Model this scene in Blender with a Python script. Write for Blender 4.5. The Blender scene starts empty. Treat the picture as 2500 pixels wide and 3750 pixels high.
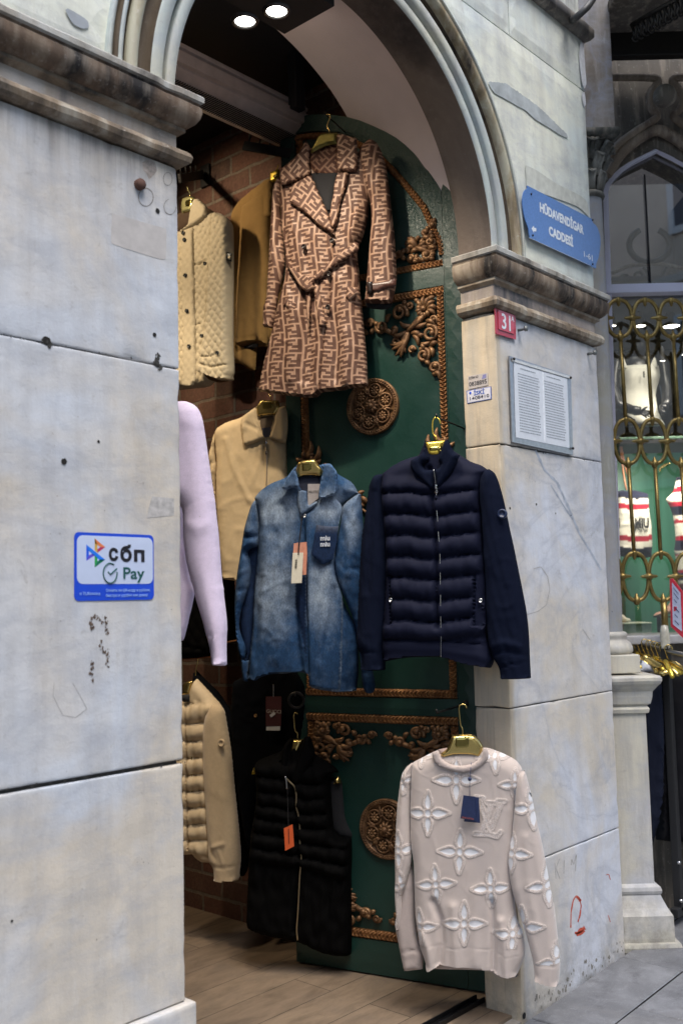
import bpy, bmesh, math, random
import numpy as np
from mathutils import Vector, Matrix, noise
from mathutils.geometry import delaunay_2d_cdt
random.seed(7); rng = np.random.default_rng(7)
SC = bpy.context.scene; COL = SC.collection
# ------------------------------------------------------------------ camera
EYE = np.array([0.0, 0.0, 1.55])
PITCH, ROLL, YAW = math.radians(5.1319), math.radians(-1.38836), math.radians(48.1964)
FWD = np.array([math.sin(YAW)*math.cos(PITCH), math.cos(YAW)*math.cos(PITCH), math.sin(PITCH)])
_r = np.array([math.cos(YAW), -math.sin(YAW), 0.0]); _u = np.cross(_r, FWD)
RGT = math.cos(ROLL)*_r + math.sin(ROLL)*_u; UP = -math.sin(ROLL)*_r + math.cos(ROLL)*_u
cam = bpy.data.cameras.new('camera'); camo = bpy.data.objects.new('camera', cam); COL.objects.link(camo)
camo.matrix_world = Matrix(((RGT[0],UP[0],-FWD[0],0),(RGT[1],UP[1],-FWD[1],0),(RGT[2],UP[2],-FWD[2],1.55),(0,0,0,1)))
cam.sensor_fit = 'VERTICAL'; cam.sensor_height = 36; cam.sensor_width = 24; cam.lens = 35; cam.clip_end = 400; cam.clip_start = .05
cam.dof.use_dof = True; cam.dof.focus_distance = 3.5; cam.dof.aperture_fstop = 3.2
SC.camera = camo
# ------------------------------------------------------------------ sky, sun, exposure
W = bpy.data.worlds.new('World'); SC.world = W; W.use_nodes = True
nt = W.node_tree; bg = nt.nodes['Background']; sk = nt.nodes.new('ShaderNodeTexSky'); sk.sky_type = 'NISHITA'
SUN_EL, SUN_AZ = math.radians(62), math.radians(205)      # azimuth from +Y towards +X: behind the viewer, above the street
sk.sun_disc = False; sk.sun_elevation = SUN_EL; sk.sun_rotation = SUN_AZ; sk.air_density = 1.0; sk.dust_density = 2.0
nt.links.new(sk.outputs[0], bg.inputs[0]); bg.inputs[1].default_value = 0.15
sl = bpy.data.lights.new('sun', 'SUN'); sl.energy = 1.2; sl.angle = math.radians(35); sl.color = (1.0, .97, .93)
so = bpy.data.objects.new('sun', sl); COL.objects.link(so)
sd = Vector((math.sin(SUN_AZ)*math.cos(SUN_EL), math.cos(SUN_AZ)*math.cos(SUN_EL), math.sin(SUN_EL)))
so.rotation_euler = sd.to_track_quat('Z', 'Y').to_euler(); so.location = sd*20
SC.view_settings.view_transform = 'Standard'; SC.view_settings.look = 'None'; SC.view_settings.gamma = 1
SC.view_settings.exposure = 1.2
SC.cycles.use_denoising = True
# ------------------------------------------------------------------ pixel rays (photo 2500 x 3750)
F_ = 3645.83
def ray(x, y): return RGT*((x-1250)/F_) + UP*((1875-y)/F_) + FWD
def onY(x, y, Y): d = ray(x, y); return EYE + d*(Y/d[1])
def onX(x, y, X): d = ray(x, y); return EYE + d*(X/d[0])
def onZ(x, y, Z): d = ray(x, y); return EYE + d*((Z-1.55)/d[2])
def S(s, o=None, k=1.0):
    """'x,y x,y' read in an enlarged crop with corner o and scale k -> photo pixels"""
    a = np.array([[float(v) for v in t.split(',')] for t in s.split()])
    return a if o is None else a/k + np.array(o, float)
# ------------------------------------------------------------------ objects
def link(o, parent=None):
    COL.objects.link(o)
    if parent is not None: o.parent = parent
    return o
def tag(o, label=None, cat=None, group=None, kind=None):
    if label: o['label'] = label
    if cat: o['category'] = cat
    if group: o['group'] = group
    if kind: o['kind'] = kind
    return o
def thing(name, label, cat, loc=(0,0,0), group=None):
    o = bpy.data.objects.new(name, None); COL.objects.link(o); o.location = [float(v) for v in loc]; o.empty_display_size = .05
    return tag(o, label, cat, group)
def mesh(name, verts, faces, mat, parent=None, smooth=True, attrs=None, sharp=0):
    m = bpy.data.meshes.new(name)
    m.from_pydata([tuple(map(float, v)) for v in verts], [], [tuple(int(i) for i in f) for f in faces])
    if parent is not None:                                   # world coordinates -> parent's local
        off = np.array(parent.location)
        if parent.parent is not None: off = off + np.array(parent.parent.location)
        co = np.empty(len(m.vertices)*3); m.vertices.foreach_get('co', co)
        m.vertices.foreach_set('co', (co.reshape(-1,3)-off).ravel())
    for mm in (mat if isinstance(mat, (list, tuple)) else [mat]): m.materials.append(mm)
    if attrs is not None:
        for k, a in attrs.items():
            at = m.color_attributes.new(k, 'FLOAT_COLOR', 'POINT')
            a = np.asarray(a, float)
            if a.shape[1] == 3: a = np.c_[a, np.ones(len(a))]
            at.data.foreach_set('color', a.ravel())
    if smooth: m.polygons.foreach_set('use_smooth', [True]*len(m.polygons))
    m.update()
    if sharp: m.set_sharp_from_angle(angle=math.radians(sharp))
    o = bpy.data.objects.new(name, m); return link(o, parent)
class MB:
    """collects shapes and links them as ONE mesh"""
    def __init__(s): s.v = []; s.f = []; s.n = 0; s.c = []
    def add(s, v, f, c=None):
        v = np.asarray(v, float); s.v.append(v); s.f += [tuple(i+s.n for i in t) for t in f]; s.n += len(v)
        s.c.append(np.tile(np.asarray(c if c is not None else (1,1,1), float), (len(v), 1)) if c is None or np.ndim(c) == 1 else np.asarray(c, float)); return s
    def build(s, name, mat, parent=None, smooth=True, col=False):
        return mesh(name, np.concatenate(s.v), s.f, mat, parent, smooth, {'Col': np.concatenate(s.c)} if col else None)
    def box(s, x0, x1, y0, y1, z0, z1, r=.004, step=None, chip=0, seed=0, c=None, M=None):
        def ax(a, b):
            if b-a < 4*r+1e-6: pts = [a, (a+b)/2, b] if r > 0 else [a, b]
            else:
                k = [0, .3, 1, 2.2] if r > 0 else [0]
                mid = np.linspace(a+2.2*r, b-2.2*r, max(2, int((b-a)/step)+1) if step else 2) if r > 0 else (np.linspace(a, b, max(2, int((b-a)/step)+1)) if step else np.array([a, b]))
                pts = [a+q*r for q in k[:-1]] + list(mid) + [b-q*r for q in k[:-1][::-1]] if r > 0 else list(mid)
            return np.array(pts)
        A = [ax(x0, x1), ax(y0, y1), ax(z0, z1)]; V = []; Fc = []; lo = np.array([x0, y0, z0]); hi = np.array([x1, y1, z1])
        for d in range(3):
            i, j = (d+1) % 3, (d+2) % 3
            for side in (0, 1):
                g = np.array([[0.0]*3]*(len(A[i])*len(A[j]))); gi, gj = np.meshgrid(A[i], A[j], indexing='ij')
                g[:, i] = gi.ravel(); g[:, j] = gj.ravel(); g[:, d] = (lo, hi)[side][d]
                b = sum(len(q) for q in V); nj = len(A[j])
                for p in range(len(A[i])-1):
                    for q in range(nj-1):
                        t = (b+p*nj+q, b+(p+1)*nj+q, b+(p+1)*nj+q+1, b+p*nj+q+1)
                        Fc.append(t if side else t[::-1])
                V.append(g)
        V = np.concatenate(V)
        if r > 0:
            R = np.full(len(V), float(r))
            if chip:
                for k, v in enumerate(V):
                    q = .35*noise.noise(Vector(v*9)+Vector((seed, 3, 1))) + .8*noise.noise(Vector(v*34)+Vector((seed, 0, 7)))
                    R[k] = r*(.6+chip*max(0, q-.22)*3)
            Rm = np.minimum(R, (hi-lo).min()/2.01)[:, None]
            cl = np.minimum(np.maximum(V, lo+Rm), hi-Rm); dv = V-cl; L = np.linalg.norm(dv, axis=1)[:, None]
            V = np.where(L > 1e-9, cl+dv/np.maximum(L, 1e-9)*np.minimum(Rm, 1e9), V)
        if M is not None: V = (np.array(M) @ np.c_[V, np.ones(len(V))].T).T[:, :3]
        return s.add(V, Fc, c)
    def tube(s, pts, r, n=8, closed=False, c=None, cap=True, flat=None):
        P = np.asarray(pts, float); m = len(P); r = np.broadcast_to(np.asarray(r, float), (m,))
        T = np.roll(P, -1, 0)-np.roll(P, 1, 0)
        if not closed: T[0] = P[1]-P[0]; T[-1] = P[-1]-P[-2]
        T /= np.maximum(np.linalg.norm(T, axis=1), 1e-9)[:, None]
        N = np.cross(T[0], [0, 0, 1]); N = N if np.linalg.norm(N) > .2 else np.cross(T[0], [1, 0, 0]); N /= np.linalg.norm(N)
        V = []; an = np.linspace(0, 2*math.pi, n, endpoint=False)
        for i in range(m):
            N = N-T[i]*(N@T[i]); N /= max(np.linalg.norm(N), 1e-9); B = np.cross(T[i], N)
            V.append(P[i]+r[i]*(np.cos(an)[:, None]*N+np.sin(an)[:, None]*B))
        V = np.concatenate(V); Fc = []
        for i in range(m if closed else m-1):
            a, b = i*n, ((i+1) % m)*n
            for k in range(n): Fc.append((a+k, a+(k+1) % n, b+(k+1) % n, b+k))
        if not closed and cap: Fc += [tuple(range(n))[::-1], tuple(range((m-1)*n, m*n))]
        return s.add(V, Fc, c)
    def lathe(s, prof, c0, n=32, axis=None, e1=None, e2=None, c=None, ang=(0, 2*math.pi)):
        """prof [(radius, height)] turned about axis through c0"""
        ax = np.array([0, 0, 1.]) if axis is None else np.asarray(axis, float)
        if e1 is None: e1 = np.cross(ax, [0, 0, 1.]); e1 = np.array([1., 0, 0]) if np.linalg.norm(e1) < .1 else e1/np.linalg.norm(e1)
        e2 = np.cross(ax, e1); full = abs(ang[1]-ang[0]-2*math.pi) < 1e-6
        th = np.linspace(ang[0], ang[1], n, endpoint=not full); V = []; k = len(prof)
        for t in th:
            for (r, h) in prof: V.append(np.asarray(c0)+r*(math.cos(t)*e1+math.sin(t)*e2)+h*ax)
        Fc = []
        for i in range(n if full else n-1):
            j = (i+1) % n
            for q in range(k-1): Fc.append((i*k+q, j*k+q, j*k+q+1, i*k+q+1))
        return s.add(V, Fc, c)
    def ball(s, c0, r, n=8, sc=(1, 1, 1), c=None, M=None):
        V = []; Fc = []; m = max(4, n//2+1)
        for i in range(m+1):
            for j in range(n):
                a, b = math.pi*i/m, 2*math.pi*j/n
                V.append([math.sin(a)*math.cos(b)*sc[0], math.sin(a)*math.sin(b)*sc[1], math.cos(a)*sc[2]])
        for i in range(m):
            for j in range(n): Fc.append((i*n+j, (i+1)*n+j, (i+1)*n+(j+1) % n, i*n+(j+1) % n))
        V = np.array(V)*r
        if M is not None: V = V @ np.asarray(M).T
        return s.add(V+np.asarray(c0), Fc, c)
    def sweep(s, prof, path, c=None):
        """prof [(out, z)] carried along a plan path [(x, y, nx, ny)] with outward directions (mitred)"""
        V = [[x+o*nx, y+o*ny, z] for (x, y, nx, ny) in path for (o, z) in prof]; k = len(prof); Fc = []
        for i in range(len(path)-1):
            for q in range(k-1): Fc.append((i*k+q, (i+1)*k+q, (i+1)*k+q+1, i*k+q+1))
        return s.add(V, Fc, c)
# ------------------------------------------------------------------ panels: closed solids cut to an outline
def smooth_poly(P, it=2):
    """rounds gentle bends, keeps real corners"""
    P = np.asarray(P, float); n = len(P); A = P-np.roll(P, 1, 0); Bv = np.roll(P, -1, 0)-P
    la, lb = np.linalg.norm(A, axis=1)+1e-12, np.linalg.norm(Bv, axis=1)+1e-12; cs = (A*Bv).sum(1)/la/lb; hard = cs < .62; out = []
    T = np.where(hard[:, None], 0, (np.roll(P, -1, 0)-np.roll(P, 1, 0))/2)
    for i in range(n):
        j = (i+1) % n; L = lb[i]; t0 = T[i]*min(1, L/(np.linalg.norm(T[i])+1e-12)); t1 = T[j]*min(1, L/(np.linalg.norm(T[j])+1e-12))
        if hard[i]: t0 = Bv[i]*.9
        if hard[j]: t1 = Bv[i]*.9
        for k in range(5):
            t = k/5; out.append((2*t**3-3*t*t+1)*P[i]+(t**3-2*t*t+t)*t0+(-2*t**3+3*t*t)*P[j]+(t**3-t*t)*t1)
    return np.array(out)
def resample(P, h, closed=True):
    P = np.asarray(P, float); Q = np.vstack([P, P[:1]]) if closed else P
    L = np.r_[0, np.cumsum(np.linalg.norm(np.diff(Q, axis=0), axis=1))]
    n = max(3 if closed else 2, int(L[-1]/h)); t = np.linspace(0, L[-1], n+(0 if closed else 1), endpoint=not closed)
    return np.c_[np.interp(t, L, Q[:, 0]), np.interp(t, L, Q[:, 1])]
def seg_dist(X, A, B):
    """distance of points X to polyline segments A-B, and the arc position along them"""
    out = np.full(len(X), 1e9); pos = np.zeros(len(X)); L = np.linalg.norm(B-A, axis=1); C = np.r_[0, np.cumsum(L)[:-1]]
    for a, b, l, c in zip(A, B, L, C):
        d = b-a; t = np.clip(((X-a)@d)/max(d@d, 1e-12), 0, 1); q = np.linalg.norm(X-a-t[:, None]*d, axis=1)
        m = q < out; out[m] = q[m]; pos[m] = c+t[m]*l
    return out, pos
def pl_dist(X, P, closed=False):
    P = np.asarray(P, float); B = np.roll(P, -1, 0) if closed else P[1:]; A = P if closed else P[:-1]
    return seg_dist(X, A, B)
def inside(X, P):
    P = np.asarray(P, float); r = np.zeros(len(X), bool); x, y = X[:, 0], X[:, 1]; j = len(P)-1
    for i in range(len(P)):
        c = ((P[i, 1] > y) != (P[j, 1] > y)) & (x < (P[j, 0]-P[i, 0])*(y-P[i, 1])/(P[j, 1]-P[i, 1]+1e-15)+P[i, 0]); r ^= c; j = i
    return r
def cdt(B, h, jitter=.0, holes=()):
    lo, hi = B.min(0), B.max(0); xs = np.arange(lo[0], hi[0]+h, h); ys = np.arange(lo[1], hi[1]+h, h*.866)
    gx, gy = np.meshgrid(xs, ys); gx = gx+(np.arange(len(ys)) % 2)[:, None]*h/2; G = np.c_[gx.ravel(), gy.ravel()]
    G = G[inside(G, B)]; loops = [B]+[np.asarray(q) for q in holes]
    for q in loops[1:]: G = G[~inside(G, q)]
    if len(G):
        near = np.ones(len(G), bool)
        for lp in loops:
            d, _ = pl_dist(G, lp, True); near &= d > .45*h
        G = G[near]
    V = []; E = []; n = 0
    for lp in loops:
        V += [Vector(p) for p in lp]; E += [(n+i, n+(i+1) % len(lp)) for i in range(len(lp))]; n += len(lp)
    V += [Vector(p) for p in G]
    vo, eo, fo, ov, _, _ = delaunay_2d_cdt(V, E, [], 0, 1e-7)
    P = np.array([tuple(v) for v in vo]); Fc = np.array([f for f in fo if len(f) == 3]); ctr = P[Fc].mean(1)
    ok = inside(ctr, B)
    for q in loops[1:]: ok &= ~inside(ctr, q)
    Fc = Fc[ok]
    a = P[Fc]; cr = (a[:, 1, 0]-a[:, 0, 0])*(a[:, 2, 1]-a[:, 0, 1])-(a[:, 1, 1]-a[:, 0, 1])*(a[:, 2, 0]-a[:, 0, 0])
    Fc[cr < 0] = Fc[cr < 0][:, ::-1]; Fc = Fc[np.abs(cr) > 1e-14]
    bd = np.zeros(len(P), bool); d0 = np.full(len(P), 1e9)
    for lp in loops: d, _ = pl_dist(P, lp, True); d0 = np.minimum(d0, d)
    bd = d0 < 1e-6
    return P, Fc, bd, d0
class Plane:
    """vertical working plane: origin, horizontal axis a (to the right in the photo), z up, normal n towards the viewer"""
    def __init__(s, P0, yaw_n=None, n=None):
        s.o = np.asarray(P0, float)
        n = np.array([-math.sin(yaw_n), -math.cos(yaw_n), 0]) if n is None else np.asarray(n, float)
        s.n = n/np.linalg.norm(n); s.a = np.array([-s.n[1], s.n[0], 0.0]); s.b = np.array([0, 0, 1.0])
    def uv(s, px, w=0):
        o = s.o+s.n*w; out = []
        for x, y in np.atleast_2d(px):
            d = ray(x, y); P = EYE+d*(((o-EYE)@s.n)/(d@s.n)); out.append([(P-s.o)@s.a, P[2]-s.o[2]])
        return np.array(out)
    def px(s, uv, w=0):
        P = s.o+uv[:, :1]*s.a+uv[:, 1:]*s.b+s.n*w-EYE; z = P@FWD
        return np.c_[1250+F_*(P@RGT)/z, 1875-F_*(P@UP)/z]
    def P(s, uv, w): return s.o+uv[:, :1]*s.a+uv[:, 1:]*s.b+np.asarray(w).reshape(-1, 1)*s.n
def at_depth(x, y, dep): return EYE+ray(x, y)*dep
def nz(P, f, seed=0, oct=2):
    return np.array([sum(noise.noise(Vector((p[0]*f*2**k+seed, p[1]*f*2**k, seed*1.7)))/2**k for k in range(oct)) for p in P])
def panel(name, pl, out, mat, parent, w=0., T=.03, R=None, Tb=None, h=.008, sm=2, relief=None, color=None, crease=.0, cf=6., seed=0, open_=None, uvout=False, bend=None, holes_px=None):
    """solid cut to a photo outline (or plane outline if uvout): front bulges T over edge radius R, back Tb"""
    B = np.asarray(out, float)
    if not uvout: B = pl.uv(B, w)
    if sm == 0 and T < .006: return plate(name, pl, B, mat, parent, w=w+T, depth=T+(Tb or .001), h=.05, ease=.0003, hr=.03)
    B = smooth_poly(B, sm) if sm else B
    hr = h if sm else h; B = resample(B, hr) if sm else np.concatenate([resample(np.array([B[i], B[(i+1) % len(B)]]), hr, False)[:-1] for i in range(len(B))])
    P, Fc, bd, d = cdt(B, h)
    if open_ is not None:      # hem lines (photo px) that stay full thickness
        keep = np.ones(len(B), bool); A2, B2 = B, np.roll(B, -1, 0); mid = (A2+B2)/2
        for ln in open_:
            q, _ = pl_dist(mid, pl.uv(ln, w)); keep &= q > .02
        if keep.any(): d, _ = seg_dist(P, A2[keep], B2[keep])
        d = np.where(bd, 0, np.maximum(d, .0))
    R = min(.05, T*1.5) if R is None else R; Tb = T*.6 if Tb is None else Tb
    t = np.sqrt(np.clip(1-(1-np.clip(d/R, 0, 1))**2, 0, 1)); px = pl.px(P, w)
    f = T*t; b = -Tb*t
    if open_ is not None: f[bd] = 0; b[bd] = 0
    if relief is not None: f = f+relief(px, P, d)*np.clip(d/(R*.35+1e-6), 0, 1)
    if crease:
        n1 = nz(P*np.array([1.6, .8]), cf, seed, 3); q1, q2 = nz(P@np.array([[1.5, .9], [-.5, 1.0]]), cf*.8, seed+3, 2), nz(P@np.array([[1.4, -.8], [.5, .9]]), cf*1.3, seed+9, 2)
        f = f+crease*(.6*n1+1.1*(np.clip(.22-np.abs(q1), 0, 1)*2.5-.2)+.8*(np.clip(.14-np.abs(q2), 0, 1)*3.5-.2))*np.clip(d/.01, 0, 1)
    bn = bend(px, P) if bend is not None else np.zeros(len(P))
    n = len(P); ib = np.full(n, -1); inn = np.where(~bd)[0]; ib[inn] = n+np.arange(len(inn)); ib[bd] = np.where(bd)[0]
    V = np.concatenate([pl.P(P, w+bn+f), pl.P(P[inn], (w+bn+b)[inn])])
    FF = np.concatenate([Fc, ib[Fc][:, ::-1]])
    C = None
    if color is not None:
        c = np.asarray(color(px, P, d), float); C = {'Col': np.concatenate([c, c[inn]])}
    return mesh(name, V, FF, mat, parent, sm > 0, C, sharp=62)
def ridge(px, segs):
    """segs: (polyline string or array, width px, height m) gaussian ridges"""
    o = np.zeros(len(px))
    for P, wd, ht in segs:
        P = np.asarray(P, float); lo, hi = P.min(0)-3*wd, P.max(0)+3*wd
        m = np.all((px > lo) & (px < hi), axis=1)
        if m.any():
            d, _ = pl_dist(px[m], P); o[m] += ht*np.exp(-(d/wd)**2)
    return o
# ------------------------------------------------------------------ materials
def _n(t, ty, **k):
    n = t.nodes.new(ty)
    for a, v in k.items():
        if a.startswith('i_'):
            kk = a[2:]; n.inputs[int(kk) if kk.isdigit() else kk.replace('_', ' ')].default_value = v
        else: setattr(n, a, v)
    return n
def new_mat(name):
    m = bpy.data.materials.new(name); m.use_nodes = True; t = m.node_tree; return m, t, t.nodes['Principled BSDF']
def ramp(t, src, stops, interp='LINEAR'):
    r = t.nodes.new('ShaderNodeValToRGB'); r.color_ramp.interpolation = interp; e = r.color_ramp.elements
    while len(e) > 1: e.remove(e[-1])
    e[0].position = stops[0][0]; e[0].color = (*stops[0][1], 1) if np.ndim(stops[0][1]) else (stops[0][1],)*3+(1,)
    for p, c in stops[1:]:
        q = e.new(p); q.color = (*c, 1) if np.ndim(c) else (c, c, c, 1)
    t.links.new(src, r.inputs[0]); return r.outputs[0]
def mix(t, fac, a, b, mode='MIX'):
    m = t.nodes.new('ShaderNodeMix'); m.data_type = 'RGBA'; m.blend_type = mode
    for i, v in ((0, fac), (6, a), (7, b)):
        if hasattr(v, 'links') or hasattr(v, 'is_linked'): t.links.new(v, m.inputs[i])
        else: m.inputs[i].default_value = v if np.ndim(v) == 0 else (*v, 1)
    return m.outputs[2]
def mth(t, op, a, b=0.):
    m = t.nodes.new('ShaderNodeMath'); m.operation = op
    for i, v in ((0, a), (1, b)):
        if hasattr(v, 'is_linked'): t.links.new(v, m.inputs[i])
        else: m.inputs[i].default_value = v
    return m.outputs[0]
def coords(t, scale=(1, 1, 1), rot=(0, 0, 0), loc=(0, 0, 0)):
    g = t.nodes.new('ShaderNodeNewGeometry'); mp = t.nodes.new('ShaderNodeMapping'); mp.inputs[3].default_value = scale; mp.inputs[2].default_value = rot; mp.inputs[1].default_value = loc
    t.links.new(g.outputs['Position'], mp.inputs[0]); return mp.outputs[0]
def noi(t, vec, scale, detail=4, rough=.55, dist=0.):
    n = t.nodes.new('ShaderNodeTexNoise'); n.inputs['Scale'].default_value = scale; n.inputs['Detail'].default_value = detail
    n.inputs['Roughness'].default_value = rough; n.inputs['Distortion'].default_value = dist; t.links.new(vec, n.inputs['Vector']); return n.outputs['Fac']
def bump(t, p, h, strength=.3, dist=.002):
    b = t.nodes.new('ShaderNodeBump'); b.inputs['Strength'].default_value = strength; b.inputs['Distance'].default_value = dist
    t.links.new(h, b.inputs['Height']); t.links.new(b.outputs[0], p.inputs['Normal']); return b
def plain(name, col, rough=.5, metal=0., nscale=60, namp=.12, b=.15, **k):
    m, t, p = new_mat(name); v = coords(t); n = noi(t, v, nscale)
    c = ramp(t, n, [(.3, tuple(x*(1-namp) for x in col)), (.7, tuple(min(1, x*(1+namp)) for x in col))])
    t.links.new(c, p.inputs['Base Color']); p.inputs['Roughness'].default_value = rough; p.inputs['Metallic'].default_value = metal
    if b: bump(t, p, n, b, .001)
    for kk, vv in k.items(): p.inputs[kk.replace('_', ' ')].default_value = vv
    return m
def fabric(name, col=None, rough=.85, fine=900, amp=.10, sheen=.05, bs=.25, stretch=(1, 1, 1), mottle=.0, mscale=60, knit=0, spec=.18):
    """cloth; col None reads the vertex colours"""
    m, t, p = new_mat(name); v = coords(t, stretch)
    if col is None:
        a = t.nodes.new('ShaderNodeVertexColor'); a.layer_name = 'Col'; base = a.outputs[0]
    else:
        r = t.nodes.new('ShaderNodeRGB'); r.outputs[0].default_value = (*col, 1); base = r.outputs[0]
    n = noi(t, v, fine, 2, .6); k = ramp(t, n, [(.3, 1-amp), (.7, 1+amp)])
    c = mix(t, 1., base, k, 'MULTIPLY')
    n2 = noi(t, v, mscale, 4, .65); lo = 1-max(mottle, .05); k2 = ramp(t, n2, [(.3, lo), (.7, 1.0+max(mottle, .05))]); c = mix(t, 1., c, k2, 'MULTIPLY')
    t.links.new(c, p.inputs['Base Color']); p.inputs['Roughness'].default_value = rough
    p.inputs['Sheen Weight'].default_value = sheen; p.inputs['Sheen Roughness'].default_value = .5; p.inputs['Specular IOR Level'].default_value = spec
    if knit:
        wv = t.nodes.new('ShaderNodeTexWave'); wv.inputs['Scale'].default_value = knit; wv.inputs['Distortion'].default_value = .3
        wv.bands_direction = 'DIAGONAL'; t.links.new(coords(t, (1, -1, .0)), wv.inputs['Vector']); bump(t, p, wv.outputs['Fac'], .6, .0015)
    else: bump(t, p, n, bs, .0008)
    return m
def text(name, body, pl, u, v, w, size, mat, parent, sx=1., align='CENTER', bold=0., ext=.0004, rot=0., shear=0.):
    cu = bpy.data.curves.new(name, 'FONT'); cu.body = body; cu.size = size; cu.align_x = align; cu.align_y = 'CENTER'
    cu.extrude = ext; cu.offset = bold; cu.shear = shear; cu.resolution_u = 3
    tmp = bpy.data.objects.new('tmp', cu); COL.objects.link(tmp); dg = bpy.context.evaluated_depsgraph_get()
    me = bpy.data.meshes.new_from_object(tmp.evaluated_get(dg)); bpy.data.objects.remove(tmp)
    co = np.array([tuple(q.co) for q in me.vertices]); co[:, 0] *= sx; c, s = math.cos(rot), math.sin(rot)
    x, y = co[:, 0]*c-co[:, 1]*s, co[:, 0]*s+co[:, 1]*c
    V = pl.P(np.c_[x+u, y+v], w+co[:, 2]); Fc = [tuple(f.vertices) for f in me.polygons]; bpy.data.meshes.remove(me)
    return V, Fc
def text_obj(name, items, pl, mat, parent):
    mb = MB()
    for it in items: 
        it = dict(it); V, Fc = text('t', it.pop('s'), pl, it.pop('u'), it.pop('v'), it.pop('w', 0), it.pop('size'), None, None, **it); mb.add(V, Fc)
    return mb.build(name, mat, parent, smooth=False)
def resample2(P, h):
    out = []
    for i in range(len(P)):
        a, b = P[i], P[(i+1) % len(P)]; n = max(1, int(np.linalg.norm(b-a)/h)); out += [a+(b-a)*k/n for k in range(n)]
    return np.array(out)
def plate(name, pl, out, mat, parent, w=0., depth=.02, holes=(), h=.05, ease=.002, hr=.03):
    B = resample2(np.array(out, float), hr); H = [resample2(np.array(q_, float), hr) for q_ in holes]
    P, Fc, bd, d = cdt(B, h, holes=H); n = len(P); bi = np.where(bd)[0]; key = {(round(P[i, 0], 5), round(P[i, 1], 5)): i for i in bi}
    V = [pl.P(P, np.where(bd, w-ease, w)), pl.P(P[bi], np.full(len(bi), w-depth))]; mp = {b: n+i for i, b in enumerate(bi)}; SF = []
    for lp, sg in [(B, 1)]+[(q_, 1) for q_ in H]:
        ids = [key.get((round(b[0], 5), round(b[1], 5))) for b in lp]
        ids = [i for i in ids if i is not None]
        for i in range(len(ids)): a_, b_ = ids[i], ids[(i+1) % len(ids)]; SF.append((a_, mp[a_], mp[b_], b_))
    back = [] if holes else [tuple(mp[i] for i in f[::-1]) for f in Fc if all(i in mp for i in f)]
    return mesh(name, np.concatenate(V), list(map(tuple, Fc))+SF, mat, parent, smooth=False)
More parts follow.
